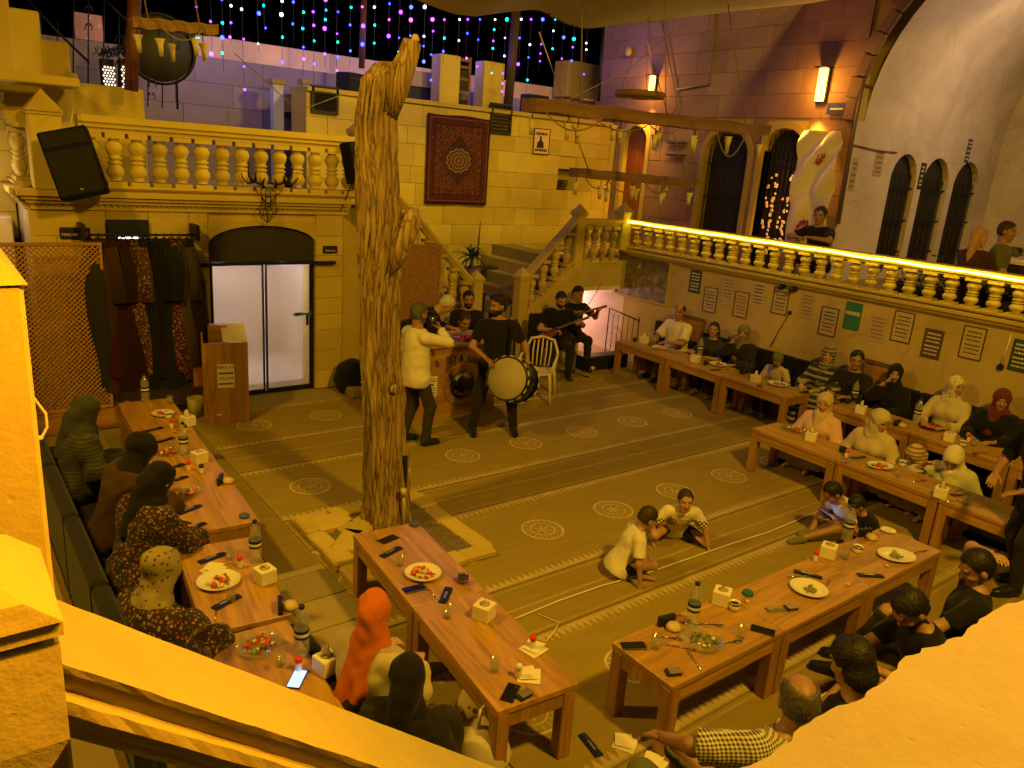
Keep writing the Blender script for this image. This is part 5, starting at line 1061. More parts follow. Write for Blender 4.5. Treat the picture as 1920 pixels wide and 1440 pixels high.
# boys on the carpet
P('boy in a plain white shirt seen from behind, leaning on the carpet', 4.42, 4.0, 0, -32, s=.66, hs=1.2, hip=.17, lean=24, feet=((.30, -.14, .06), (.26, .16, .06)), knee=((.4, 1, .3), (.4, -1, .5)), hands=((.46, .20, .06), (.20, -.36, .06)), elbow=((-.2, .8, .4), (-.4, -.6, .4)), head=(12, 30, 0), hair='brown', top=WHT, sleeve=.75, hem=.12, topr=.028, legs=BLK, leglen=.95, skin='mid', h=.018, curl=.12)
P('boy in a white shirt with checked print, crouching and facing the camera', 5.36, 4.22, 0, -128, s=.66, hs=1.2, hip=.20, lean=40, feet=((-.10, .20, .06), (-.05, -.22, .06)), knee=((1, .8, -.1), (1, -.8, -.1)), hands=((.34, .42, .06), (.30, -.34, .06)), elbow=((-.1, .9, .5), (-.1, -.9, .5)), head=(0, 4, 0), hair='brown', top=BOYT, sleeve=.8, hem=.12, topr=.028, legs=BLK, leglen=.95, skin='light', h=.016, curl=.12)
phoneboy = P('boy in a white vest sitting with stretched legs, playing on a phone', 6.98, 3.30, 0, 158, s=.78, hs=1.1, hip=.16, lean=44, feet=((.80, .02, .07), (.55, -.16, .07)), knee=((.2, .3, 1), (.3, -.6, 1)), hands=((.36, .10, .30), (.38, -.06, .30)), head=(0, 42, 0), hair='black', top=WHT, sleeve=.5, legs=BRN, shoe=OLV, skin='tan', curl=.9)
P('dark haired child in black huddled against the boy with the phone', 6.88, 3.06, 0, 150, s=.68, hs=1.1, hip=.16, lean=36, feet=((.36, .10, .07), (.36, -.10, .07)), knee=((.3, .2, 1), (.3, -.2, 1)), hands=((.36, .10, .34), (.36, -.06, .34)), head=(10, 40, 0), hair='black', top=BLK, sleeve=1.5, legs=OLT, skin='tan')
P('person in black standing at the right edge between the tables', 7.36, 2.02, 0, 150, hip=.93, s=1.0, feet=((.12, .12, .08), (-.10, -.12, .08)), hands=((.40, .18, 1.0), (.36, -.14, 1.02)), lean=16, head=(0, 25, 0), hair='black', top=BLK, sleeve=.8, legs=BLK2, shoe=BLACKP, skin='tan')
# lounging at the lower right
P('balding man in a checked shirt and olive shorts with a wristwatch', 2.78, 1.58, 0, 84, hip=.33, side=-22, lean=-6, s=1.02, feet=((.42, .22, .07), (.40, -.02, .07)), knee=((.5, .5, 1), (.5, .2, 1)), hands=((.40, .16, .60), (.30, -.22, .42)), elbow=((.0, .9, .2), (-.3, -.8, -.3)), head=(-35, 12, 0), hair='dgrey', hstyle='bald', top=CHK, sleeve=.9, hem=.12, topr=.03, legs=OLT, leglen=1.12, skin='tan', h=.017, belly=.03)
P('black haired person in black clothes seated with raised knees', 3.58, 1.48, 0, 104, hip=.32, lean=4, side=4, s=.98, feet=((.44, .20, .07), (.50, .30, .07)), knee=((.3, .5, 1), (.3, .6, 1)), hands=((.48, .34, .50), (.36, -.16, .36)), head=(-20, 24, 0), hair='black', hstyle='curly', top=BLK, sleeve=1.7, legs=BLK2, skin='mid', fem=True)
phoneman = P('man in a black shirt and pale trousers looking down at his phone', 4.66, 1.56, 0, 146, hip=.32, lean=18, feet=((.62, .10, .07), (.70, -.06, .07)), knee=((.2, .1, 1), (.2, -.1, 1)), hands=((.52, .24, .66), (.46, .02, .54)), elbow=((-.1, .9, -.4), (-.1, -.9, -.4)), head=(14, 50, 0), hair='black', beard='black', top=BLK, sleeve=.75, legs=PALE, shoe=PALE, skin='mid', h=.017, curl=1.0)
P('man in black reclining with one arm bent behind his head', 5.28, 1.74, 0, 118, hip=.28, lean=-12, side=-6, feet=((.62, .22, .07), (.56, .0, .07)), knee=((.3, .4, 1), (.3, 0, 1)), hands=((.36, .22, .44), (-.14, -.12, 1.02)), elbow=((-.2, .9, -.4), (.3, -.9, .9)), head=(25, 30, 0), hair='black', top=BLK, sleeve=.7, legs=BLK2, shoe=BLACKP, skin='mid')
# left benches
P('woman in a dark grey headscarf and striped shawl, farthest on the left bench', .80, 6.95, 0, 8, hip=.38, s=.98, fem=True, top=GRSH, dress=True, sleeve=1.9, scarf='long', scarfm=GREYC, head=(10, 22, 0), lean=12, skin='mid')
P('woman in a brown robe with black headscarf bending to the left tables', .92, 5.92, 0, 14, hip=.38, s=.98, fem=True, top=BRN, dress=True, sleeve=1.9, scarf='bun', scarfm=BLK, head=(10, 40, 0), lean=20, hands=((.46, .2, .62), (.44, -.1, .60)), skin='mid')
P('woman in black headscarf and floral skirt with bare forearm on the table', .94, 5.28, 0, 22, hip=.38, s=.97, fem=True, top=FLO, dress=True, sleeve=1.3, scarf='long', scarfm=BLK, head=(10, 42, 0), lean=16, hands=((.46, .18, .56), (.48, -.06, .52)), skin='light')
P('woman in a yellow spotted headscarf behind the tomato plate table', .72, 4.02, 0, 20, hip=.38, s=.96, fem=True, top=FLO, dress=True, sleeve=1.9, scarf='bun', scarfm=SPT, head=(20, 35, 0), lean=10, skin='mid')
P('woman in an orange headscarf and cream coat seen from behind', 1.66, 3.24, 0, 24, hip=.29, s=.93, hs=.96, fem=True, top=CRM, sleeve=1.85, hem=.3, topr=.035, legs=CRM, scarf='tail', scarfm=ORN, head=(22, 10, 0), lean=8, h=.016, hands=((.40, .16, .52), (.40, -.12, .50)), skin='light')
P('woman in a black headscarf in front of the orange scarf woman', 1.60, 2.74, 0, 34, hip=.20, s=.92, fem=True, top=BLK2, sleeve=1.9, dress=True, scarf='long', scarfm=BLK, head=(20, 18, 0), lean=8, h=.018, skin='light')
# terrace
P('man in black leaning on the lit terrace balustrade', 10.72, 6.52, 1.75, 176, hip=.42, lean=10, hands=((.40, .12, .78), (.40, -.10, .76)), elbow=((.1, .9, -.2), (.1, -.9, -.2)), head=(20, 12, 0), hair='black', top=BLK, sleeve=.7, legs=BLK2, shoe=BLACKP, skin='tan')
P('woman with long blond hair sitting on the terrace with her back turned', 10.74, 4.36, 1.75, -10, hip=.40, s=.95, fem=True, top=BRN, sleeve=1.2, legs=BLK, hair='blond', hstyle='long', head=(-5, 0, 0), skin='light')
P('man on the terrace holding up one hand beside the blond woman', 11.05, 4.20, 1.75, -75, hip=.44, top=OLT, sleeve=.8, legs=BLK2, hair='brown', head=(-10, 4, 0), hands=((.36, .24, 1.06), (.3, -.14, .5)), elbow=((.1, .9, -.8), (-.3, -.7, -.6)), skin='tan')
# ------------------------------------------------------------------ tree in its stone planter
def m_bark():
    n = NT('bark'); o = n.obj(); v = n.vscale(o, (1, 1, .085)); w = n.noise(o, 1.6, 3)
    r = n.voro(n.mix(.10, v, n.noise(v, 9, 4)), 24, 'DISTANCE_TO_EDGE'); f = n.noise(n.vscale(o, (14, 14, 3)), 3, 6, .65)
    k = n.ramp(r, [(.0, 0.0), (.10, .75), (.3, 1.0)])
    c = n.mix(k, (.11, .07, .03), n.mix(f, (.27, .18, .07), (.44, .32, .14))); c = n.mix(n.mth('MULTIPLY', w, .3), c, (.16, .11, .06))
    n.bump(n.mth('ADD', k, n.mth('MULTIPLY', f, .6)), .55, .010); return n.base(c, .9, 0, .15)
BARK = m_bark()
tr = thing('tree', 'thick old tree trunk with furrowed bark and sawn off top', 'tree', (3.13, 5.70, 0))
cps = [(0, 0, -.1, .26), (0, 0, .25, .196), (-.045, .03, .9, .168), (-.085, .06, 1.6, .160), (-.10, .075, 2.2, .160), (-.11, .08, 2.7, .172), (-.13, .10, 3.1, .156), (-.14, .11, 3.5, .150), (-.12, .09, 3.82, .14), (-.05, .07, 3.95, .10)]
def trunk(cps, nr, ns, b, amp=.015):
    cp = np.array(cps); zz = np.linspace(0, len(cp)-1, nr); v = []
    for i, t in enumerate(zz):
        k = min(int(t), len(cp)-2); q = t-k; q = q*q*(3-2*q) if False else q; p = cp[k]*(1-q)+cp[k+1]*q
        for j in range(ns):
            a = 2*math.pi*j/ns; tw = a+p[2]*.18+.35*math.sin(p[2]*1.3)
            rr = p[3]*(1+.10*math.sin(3*tw+1)+.05*math.sin(7*tw+p[2]*2))+amp*(abs(math.sin(11*tw+1.2*math.sin(p[2]*3)))-.5)*.55+.012*math.sin(23*tw+5*math.sin(p[2]*4))+.008*rough(i, j)
            v.append((p[0]+rr*math.cos(a), p[1]+rr*math.sin(a), p[2]))
    f = [(i*ns+j, i*ns+(j+1) % ns, (i+1)*ns+(j+1) % ns, (i+1)*ns+j) for i in range(nr-1) for j in range(ns)]; f.append(tuple(range((nr-1)*ns, nr*ns))); b.add(v, f, 0, True)
b = MB(); trunk(cps, 110, 96, b); b.ob('trunk', BARK, tr)
b = MB(); b.tube([(-.10, .08, 3.60), (.0, .03, 3.82), (.07, .01, 4.0), (.10, .0, 4.12)], [.135, .11, .085, .075], 14); b.ob('upper_limb', BARK, tr)
MB().lathe([(0, 0), (.03, 0), (.032, .02), (.02, .05), (0, .055)], 10).ob('cut_knot', mat('fresh_wood', (.55, .36, .15), .7), tr, (.11, -.03, 4.12))
b = MB(); b.tube([(-.10, .06, 2.35), (.02, -.02, 2.56), (.10, -.07, 2.74), (.125, -.09, 2.86)], [.14, .12, .09, .05], 14); b.ob('side_limb', BARK, tr)
for z, a, r_ in ((3.25, 2.9, .035), (1.35, -1.5, .04)): MB().lathe([(0, -.05), (r_*1.3, -.04), (r_, .0), (r_*.6, .02), (0, .005)], 10, M=Matrix.Rotation(a, 4, 'Z') @ Matrix.Rotation(math.pi/2, 4, 'Y')).ob('knot', BARK, tr, (-.03*z+.17*math.cos(a), .03*z+.17*math.sin(a), z))
d_ = Vector((.10, -.20, 0)); MB().box((0, 0, 0), (.07, .05, .62), 0, 0, .02).ob('hollow', mat('hollow_dark', (.012, .010, .008), .9), tr, (.10, -.095, .40), -.6)
tag(MB().tube([(3.17, 5.465, .02), (3.17, 5.46, .30), (3.16, 5.455, .40)], .016, 8).tube([(3.16, 5.455, .40), (3.15, 5.45, .47)], .026, 8).ob('pipe', m_wood('bamboo', (.50, .42, .12), 2)), 'yellow pipe with dark head standing against the foot of the tree', 'pipe')
pl_ = thing('planter', 'square planter border of rough stones round the tree', 'planter', (3.06, 5.46, 0))
for i in range(16):
    s_, k = divmod(i, 4); q = -.50+k*.32+.03*random.random(); p = [(q, -.63), (.57, q), (-q, .61), (-.57, -q)][s_]; sz = (.315*random.uniform(.92, 1.06), .17*random.uniform(.9, 1.15), .05+.035*random.random())
    MB().box((0, 0, sz[2]/2), sz, 0, 0, .022).ob('stone', SAND, pl_, (p[0], p[1], 0), s_*math.pi/2+.06*random.uniform(-1, 1))
stuff(MB().sheet(lambda u, v: ((u-.5)*1.05, (v-.5)*1.12, .045+.03*rough(int(u*24), int(v*24))), 24, 24).ob('soil', mat('soil', (.16, .12, .07), .95, .4, 20, .6, 60), pl_))
for i in range(5): MB().box((0, 0, .04), (.34, .26, .08), 0, 0, .025).ob('stone', SAND, pl_, (-.38+.17*(i % 2), .42-.2*i, 0.02), .4*i)
# ------------------------------------------------------------------ counter, podium
TXT = mat('dark_letters', (.03, .012, .006), .7, 0, bump=0); TXW = mat('pale_letters', (.6, .52, .4), .7, 0, bump=0)
cY = 8.1; c0, c1 = 4.60, 6.02; cz = .98
ct = thing('counter', 'wooden serving counter with curved lettering and a round emblem', 'counter', (c0, cY, 0)); cw_ = c1-c0
MB().b2(0, cw_, 0, .03, 0, cz-.04).ob('front_board', WOODC, ct); MB().b2(-.03, -.001, 0, .5, 0, cz-.04).ob('side_board', WOODC, ct); MB().b2(cw_+.001, cw_+.03, 0, .5, 0, cz-.04).ob('side_board', WOODC, ct); MB().b2(-.05, cw_+.05, -.04, .55, cz-.038, cz, 0, .004).ob('counter_top', WOODT, ct)
MF = lambda x, z, y=-.002: Matrix.Translation((x, y, z)) @ Matrix.Rotation(math.pi/2, 4, 'X')
def arc_text(txt, par, cx, cz_, r, a0, a1, size, m, y=-.003, flip=False, sx=.7):
    n = len(txt)
    for i, ch in enumerate(txt):
        if ch == ' ': continue
        a = a0+(a1-a0)*(i/(n-1)); M = Matrix.Translation((cx+r*math.sin(a), y, cz_+r*math.cos(a))) @ Matrix.Rotation(a+(math.pi if flip else 0), 4, 'Y') @ Matrix.Rotation(math.pi/2, 4, 'X'); text_ob('letter', ch, size, m, par, M, .002, sx=sx)
arc_text('URFALI B  BEY & SIRA', ct, .78, -.02, .80, -.82, .46, .135, TXT)
MB().lathe([(0, 0), (.285, 0), (.285, .012), (.268, .012), (.262, .006), (0, .006)], 40, M=Matrix.Rotation(math.pi/2, 4, 'X')).ob('emblem_ring', WOODC, ct, (.90, -.0, .42)); em = MB().lathe([(0, 0), (.185, 0), (.185, .010), (0, .010)], 36, M=Matrix.Rotation(math.pi/2, 4, 'X')).ob('emblem_disc', BLACKP, ct, (.90, -.012, .42))
arc_text('KUMBET', ct, .90, .42, .135, -.85, .85, .062, TXW, -.024, sx=.9); arc_text('KONAGI', ct, .90, .42, .135, math.pi+.85, math.pi-.85, .055, TXW, -.024, True, .9)
def paper_sign(name, lab, par_M, w, hgt, lines, group='printed paper notices', base=PAPER, frame=None, ink=INK):
    t = thing(name, lab, 'notice', (0, 0, 0), 0, group); t.matrix_world = par_M
    MB().b2(-w/2, w/2, -.004, 0, -hgt/2, hgt/2).ob('sheet', base, t)
    if frame: 
        for x0, x1, z0, z1 in ((-w/2-.012, -w/2, -hgt/2-.012, hgt/2+.012), (w/2, w/2+.012, -hgt/2-.012, hgt/2+.012), (-w/2, w/2, hgt/2, hgt/2+.012), (-w/2, w/2, -hgt/2-.012, -hgt/2)): MB().b2(x0, x1, -.012, 0, z0, z1).ob('frame_strip', frame, t)
    b = MB()
    for ln in lines:
        if isinstance(ln[0], str): text_ob('lettering', ln[0], ln[2], ink, t, Matrix.Translation((0, -.0055, ln[1])) @ Matrix.Rotation(math.pi/2, 4, 'X'), .0008, sx=.9)
        else:
            z, wd, th = ln; x = -w*wd/2
            while x < w*wd/2-.004: q = min(random.uniform(.010, .028)*w/.2, w*wd/2-x); b.b2(x, x+q, -.0055, -.0042, z-th/2, z+th/2); x += q+.006*w/.2
    if b.v: stuff(b.ob('print', ink, t))
    return t
paper_sign('paper_notice', 'small printed notice on the front of the counter', Matrix.Translation((c0+.44, cY-.004, .44)), .16, .27, [(.10, .8, .012), (.07, .85, .012), (.025, .4, .03), (-.02, .8, .012), (-.05, .85, .012), (-.08, .8, .012), (-.105, .8, .010)])
pg = thing('greens', 'bunch of green salad leaves in plastic on the counter', 'vegetables', (c0+.42, cY+.10, cz+.002)); b = MB()
for i in range(70):
    a, q = random.random()*6.3, .11*math.sqrt(random.random()); p = Vector((q*math.cos(a)*1.2, q*math.sin(a), .02+.12*random.random()*(1-q/.15))); u = Vector((random.uniform(-1, 1), random.uniform(-1, 1), random.uniform(0, 1))).normalized()*.05; w_ = u.orthogonal().normalized()*.022; b.add([p-u*.5, p+w_, p+u*.6, p-w_], [(0, 1, 2), (0, 2, 3)])
stuff(b.ob('leaves', mat('lettuce', (.14, .30, .05), .45, .4, 30, .2), pg, fix=False))
for i, (dx, lab) in enumerate(((.72, 'silver tray with meat at the middle of the counter'), (1.02, 'silver tray at the right end of the counter behind the drummer'))):
    t = thing('tray', lab, 'tray', (c0+dx, cY+.18, cz+.002), .2, 'trays on the counter'); MB().lathe([(0, .004), (.14, .004), (.165, .02), (.168, .018), (.14, 0), (0, 0)], 24).ob('tray_dish', CHROME, t)
    b = MB(); [b.box((random.uniform(-.08, .08), random.uniform(-.08, .08), .02), (.05, .035, .03), random.random()*3, 0, .008) for _ in range(12)]; stuff(b.ob('food', TOM if i else BRN, t))
# podium
F0, F1 = fl(384, 797), fl(468, 792); px = (F0+F1)/2; prz = math.atan2(F1[1]-F0[1], F1[0]-F0[0]); pw = math.hypot(*(F1-F0)[:2])
pd = thing('podium', 'tall wooden reception podium with a printed notice on its front', 'podium', (px[0], px[1], 0), prz); hf, hb = 1.0, 1.10
MB().b2(-pw/2, pw/2, 0, .022, 0, hf).ob('front_board', WOODP, pd)
for s_ in (-1, 1):
    x0, x1 = (-pw/2, -pw/2+.02) if s_ < 0 else (pw/2-.02, pw/2)
    b = MB(); b.prism([(.024, 0), (.52, 0), (.52, hb), (.024, hf)] if s_ > 0 else [(.024, hf-.25), (.52, hf-.25), (.52, hb), (.024, hf)], x1-x0, Matrix.Translation((x0, 0, 0)) @ Matrix(((0, 0, 1, 0), (1, 0, 0, 0), (0, 1, 0, 0), (0, 0, 0, 1)))); b.ob('side_board', WOODP, pd)
MB().b2(-pw/2+.022, pw/2-.022, .03, .50, .72, .74).ob('shelf', WOODP, pd)
b = MB(); b.add([(-.02, .02, hf+.006), (pw/2, .02, hf+.006), (pw/2, .54, hb+.008), (-.02, .54, hb+.008), (-.02, .02, hf+.012), (pw/2, .02, hf+.012), (pw/2, .54, hb+.014), (-.02, .54, hb+.014)], [(0, 3, 2, 1), (4, 5, 6, 7), (0, 1, 5, 4), (1, 2, 6, 5), (2, 3, 7, 6), (3, 0, 4, 7)]); b.ob('sloping_top', PAPER, pd)
MB().b2(-pw/2, -pw/2+.30, .42, .54, .74, 1.12).ob('back_board', WOODC, pd)
MB().b2(-pw/2-.10, -pw/2+.05, .12, .42, .45, .62).ob('drawer', mat('drawer_pink', (.30, .10, .07), .6), pd)
Mp = Matrix.Translation((px[0], px[1], 0)) @ Matrix.Rotation(prz, 4, 'Z')
paper_sign('paper_notice', 'printed notice with large capitals on the front of the podium', Mp @ Matrix.Translation((.0, -.002, .60)), .19, .29, [('IMAN AT', .105, .052), (.035, .85, .022), ('YOLLYIM', -.03, .046), (-.095, .88, .022)])
tag(MB().box((0, 0, 0), (.06, .004, .022)).ob('sticker', PAPER, None, Mp @ Vector((-.09, -.004, .12)), prz), 'small white sticker low on the front of the podium', 'sticker')
bn = thing('waste_bin', 'small yellowish waste bin on the floor beside the podium', 'bin', fl(368, 780)); MB().lathe([(0, 0), (.085, 0), (.10, .24), (.095, .24), (.08, .01), (0, .01)], 20).ob('bin_body', mat('bin_yellow', (.42, .36, .14), .6), bn)
# ------------------------------------------------------------------ lattice screen, rail with robes
LY = 9.42; la, lb = pb(-60, 455, LY)[0], pb(184, 460, LY)[0]; lz0, lz1 = .28, pb(120, 460, LY)[2]
LAT = m_wood('lattice_wood', (.33, .17, .05), 0, 1.2, .7)
def lattice(label, x0, x1, z0, z1, y, step, wd, rz=0, loc=None):
    t = thing('lattice_screen', label, 'lattice', loc or (x0, y, z0), rz); W_, H_ = x1-x0, z1-z0
    for a, b_, c, d in ((-.03, 0, -.03, H_+.03), (W_, W_+.03, -.03, H_+.03), (0, W_, H_, H_+.03), (0, W_, -.03, 0)): MB().b2(a, b_, -.02, .02, c, d).ob('frame_bar', LAT, t)
    for sgn, yy in ((1, -.006), (-1, .006)):
        k = -H_ if sgn > 0 else 0; q = k+step/2
        while q < (W_ if sgn > 0 else W_+H_):
            # line x = q + sgn*z
            zs_ = sorted([(0-q)*sgn, (W_-q)*sgn]); za, zb_ = max(0, zs_[0]), min(H_, zs_[1])
            if zb_-za > .03:
                p0, p1 = Vector((q+sgn*za, yy, za)), Vector((q+sgn*zb_, yy, zb_)); L_ = (p1-p0).length
                MB().box((0, 0, 0), (wd, .006, L_)).ob('slat', LAT, t, (p0+p1)/2, (0, sgn*math.pi/4, 0))
            q += step
    return t
lattice('wooden lattice screen in the corner left of the hanging robes', la, lb, lz0, lz1, LY, .052, .016)
tag(MB().b2(la, lb+.1, LY-.02, LY+.2, 0, lz0-.04).ob('base_board', WOODC), 'low wooden base board under the lattice screen', 'board')
s0, s1 = pb(700, 455, 9.86), pb(823, 472, 9.86); lz = pb(790, 462, 9.86)[2]
lattice('orange lattice screen leaning in front of the left stair wall', s0[0], s1[0], .55, lz, 9.84, .05, .022)
tag(MB().b2(s0[0]-.03, s1[0]+.03, 9.862, 9.872, .5, lz+.02).ob('screen_board', mat('orange_board', (.40, .17, .04), .7)), 'orange board behind the lattice by the stair wall', 'board')
RY = 9.62; r0, r1 = pb(157, 440, RY), pb(371, 442, RY); rl = thing('clothes_rail', 'black wall mounted clothes rail with robes', 'clothes rail', (r0[0], RY, 0)); RL = r1[0]-r0[0]; rz_ = r0[2]
MB().tube([(0, 0, rz_), (RL, 0, rz_)], .011, 8).ob('rail_tube', IRON, rl)
for x in (0, RL): MB().b2(x-.02, x+.02, -.02, .27, rz_-.07, rz_+.11).ob('bracket', IRON, rl)
RC = [((.05, .05, .02), 'olive green'), ((.10, .045, .02), 'brown'), ((.09, .012, .012), 'dark red'), ((.05, .012, .014), 'deep wine coloured'), ((.13, .06, .045), 'rusty patterned'), ((.016, .02, .022), 'black with dark blue'), ((.012, .011, .010), 'plain black'), ((.018, .028, .018), 'blackish green'), ((.13, .025, .02), 'red edged'), ((.16, .12, .05), 'tan furry')]
RC = RC[:3]+[((.05, .012, .014), 'faded wine coloured')]+RC[3:7]+[((.03, .012, .012), 'dull plum')]+RC[7:]+[((.06, .03, .015), 'dark rust')]
xs = np.linspace(.06, RL-.12, len(RC))
for i, (c_, nm) in enumerate(RC):
    t = thing('robe', nm+' robe hanging on the clothes rail', 'robe', (r0[0]+xs[i], RY, rz_), .12*math.sin(i*2), 'robes on the clothes rail'); ln = 1.62+.10*math.sin(i*2.3); m_ = C('robe_cloth_%d' % i, dk(c_, .36), 'floral' if i in (5, 10) else 'plain', (.09, .04, .03), 2.6)  # robe colours darkened to stand for the weak light at the rail
    b = MB(); NU, NV = 22, 16
    def rf(u, v, i=i, ln=ln):
        a = 2*math.pi*u; wx = (.06+.11*min(1, v*3.2))*(1+.25*v)+.012*math.sin(a*5+i+v*3)*v; wy = (.10+.13*min(1, v*4))*(1+.12*math.sin(v*5+i))+.02*math.sin(a*4+i)*v
        return (wx*math.cos(a), -.02+wy*math.sin(a), -.05-ln*v-.02*math.sin(a*3)*v)
    b.sheet(rf, NU, NV); b.ob('robe_body', m_, t)
    MB().tube([(0, -.2, -.10), (0, -.10, -.045), (0, 0, -.025), (0, .10, -.045), (0, .2, -.10)], .008, 5).tube([(0, 0, -.025), (0, 0, .0), (0, .015, .022)], .004, 5).ob('hanger', IRON, t)
    if i % 2: MB().tube([(.06, -.18, -.12), (.09, -.24, -.4), (.08, -.25, -.72)], [.06, .065, .075], 10).ob('sleeve', m_, t)
# signs on the facade
def plaque(lab, x, z, w, hgt, txt, size, y=DY-.02, mt=BLACKP, tm=TXW):
    t = thing('plaque', lab, 'sign', (x, y, z), 0, 'small black plaques'); MB().box((0, 0, 0), (w, .016, hgt), 0, 0, .006).ob('plate', mt, t)
    if txt: text_ob('lettering', txt, size, tm, t, Matrix.Translation((0, -.0095, -hgt*.14)) @ Matrix.Rotation(math.pi/2, 4, 'X'), .0008)
    return t
q = pb(141, 437, DY-.02); plaque('black plaque lettered MAKAM NO left of the clothes rail', q[0], q[2], .30, .125, 'MAKAM NO:', .048)
q = pb(619, 468, DY-.02); plaque('black plaque lettered KUMBET right of the arched doorway', q[0], q[2], .205, .10, 'ODA NO:', .036)
a0, a1 = pb(200, 415, DY-.06), pb(282, 468, DY-.06); lb_ = thing('light_board', 'black information board with glowing white dashes above the robes', 'sign', ((a0[0]+a1[0])/2, DY-.05, (a0[2]+a1[2])/2)); w_, h_ = a1[0]-a0[0], a0[2]-a1[2]+.16
MB().box((0, 0, -.06), (w_, .04, h_), 0, 0, .008).ob('board', BLACKP, lb_); WLED = emis('white_led', (1, .97, .9), 7)
for xx, zz, ln in ((-.01, .00, .20), (-.11, -.045, .08), (.11, -.05, .10), (0, -.095, .30), (-.13, -.13, .05), (.06, -.135, .025)):
    MB().b2(xx-ln/2, xx+ln/2, -.028, -.0215, zz-.030, zz-.015).ob('lit_dash', WLED, lb_)
def vent(lab, pxa, pya, pxb, pyb, Y, n=7):
    a, b_ = pb(pxa, pya, Y), pb(pxb, pyb, Y); t = thing('louvre_vent', lab, 'louvre', ((a[0]+b_[0])/2, Y, b_[2]), 0, 'dark louvres'); w, hh = b_[0]-a[0], a[2]-b_[2]; MB().b2(-w/2, w/2, .03, .06, 0, hh).ob('back_panel', DARK, t)
    for x0, x1, z0, z1 in ((-w/2, -w/2+.04, 0, hh), (w/2-.04, w/2, 0, hh), (-w/2+.04, w/2-.04, hh-.04, hh), (-w/2+.04, w/2-.04, 0, .04)): MB().b2(x0, x1, -.02, .03, z0, z1).ob('frame_bar', DARK, t)
    for i in range(n): MB().box((0, 0, 0), (w-.08, .05, .012)).ob('blade', DARK, t, (0, 0, .06+(hh-.1)*i/n), (R(35), 0, 0))
vent('dark louvre on the grey wall above the balcony right of the blue lit post', 584, 158, 634, 216, BY-.03, 8); vent('dark louvre at the upper right corner of the hung carpet', 922, 192, 957, 253, BY-.03, 7); vent('dark louvre beside the tree at door height', 644, 423, 668, 473, DY+.9, 8)
# hanging loudspeaker
def speaker_box(lab, loc, rot, w, hh, d):
    t = thing('loudspeaker', lab, 'loudspeaker', loc, rot, 'black loudspeakers'); MB().box((0, 0, 0), (w, d, hh), 0, 0, .015).ob('cabinet', mat('cabinet_black', (.008, .008, .008), .85, .2, 30, .2, spec=.1), t); MB().box((0, -d/2-.004, -hh*.13), (w*.90, .012, hh*.66), 0, 0, .003).ob('grille', mat('grille', (.009, .009, .010), .9, .3, 300, .6, 300), t); MB().box((0, -d/2-.004, hh*.36), (w*.90, .010, hh*.20), 0, 0, .003).ob('horn_panel', bpy.data.materials['grille'], t); MB().lathe([(0, 0), (.022, 0), (.022, .006), (0, .007)], 14, M=Matrix.Rotation(math.pi/2, 4, 'X')).ob('badge', CHROME, t, (0, -d/2-.012, -hh*.40)); return t
q = pb(140, 308, DY-.45); speaker_box('big black loudspeaker hanging tilted below the left end of the balcony', q, (R(-8), R(-15), R(-12)), .46, .68, .34)
q2 = pb(140, 190, DY-.2); tag(MB().tube([q2, q+np.array((-.02, .0, .35))], .008, 5).ob('strap', mat('yellow_strap', (.5, .4, .1), .7)), 'thin strap holding the tilted loudspeaker', 'strap')
q = pb(662, 305, DY-.2); speaker_box('slim dark loudspeaker on the balcony edge partly behind the tree', q, (R(-10), R(-6), .3), .20, .52, .2); q2 = pb(640, 392, DY-.12); tag(MB().tube([q+np.array((0, 0, -.25)), q2], .008, 5).ob('bracket_rod', IRON), 'thin rod below the slim loudspeaker', 'rod')
# deer head wall ornament
DEER_Y = DY-.17; dpx = lambda u, v: (430+u/9.6, 280+v/9.6); dh_ = thing('deer_head', 'black wire deer head with antlers above the glass door', 'wall ornament', (0, DEER_Y, 0))
def dl(pts, r, nm): 
    P3 = [pb(*dpx(*p), DEER_Y)-np.array((0, DEER_Y, 0)) for p in pts]; return MB().tube(P3, r, 5).ob(nm, IRON, dh_)
for L_ in ([(590, 690), (570, 830), (600, 960), (530, 1080), (560, 1210), (685, 1320), (810, 1210), (855, 1080), (820, 960), (840, 830), (830, 690), (590, 690)], [(600, 960), (650, 1000), (690, 1040), (740, 1000), (820, 960)], [(530, 1080), (600, 1180), (650, 1020)], [(855, 1080), (780, 1180), (740, 1020)], [(690, 1040), (685, 1320)], [(650, 1020), (685, 1320), (740, 1020)], [(600, 1180), (685, 1320), (780, 1180)], [(670, 700), (660, 840), (650, 1000)], [(740, 700), (745, 840), (740, 1000)], [(570, 830), (650, 950)], [(840, 830), (760, 950)], [(640, 850), (760, 850)], [(660, 960), (690, 990), (735, 960), (660, 960)]): dl(L_, .006, 'wire')
for L_ in ([(590, 690), (450, 665), (520, 800), (575, 800)], [(830, 690), (975, 690), (890, 810), (840, 800)]): dl(L_, .006, 'ear_wire')
for L_ in ([(640, 690), (590, 640), (480, 590), (330, 610), (250, 540), (210, 420)], [(420, 590), (350, 480), (350, 230)], [(470, 590), (470, 470), (480, 400)], [(590, 640), (640, 510)], [(820, 690), (850, 640), (960, 600), (1110, 650), (1200, 580), (1250, 500)], [(1020, 610), (1110, 520), (1150, 300)], [(990, 600), (1000, 500), (1000, 440)], [(850, 650), (820, 520)]):
    P3 = [pb(*dpx(*p), DEER_Y)-np.array((0, DEER_Y, 0)) for p in L_]; MB().tube(P3, list(np.linspace(.020, .006, len(P3))), 6).ob('antler', IRON, dh_)
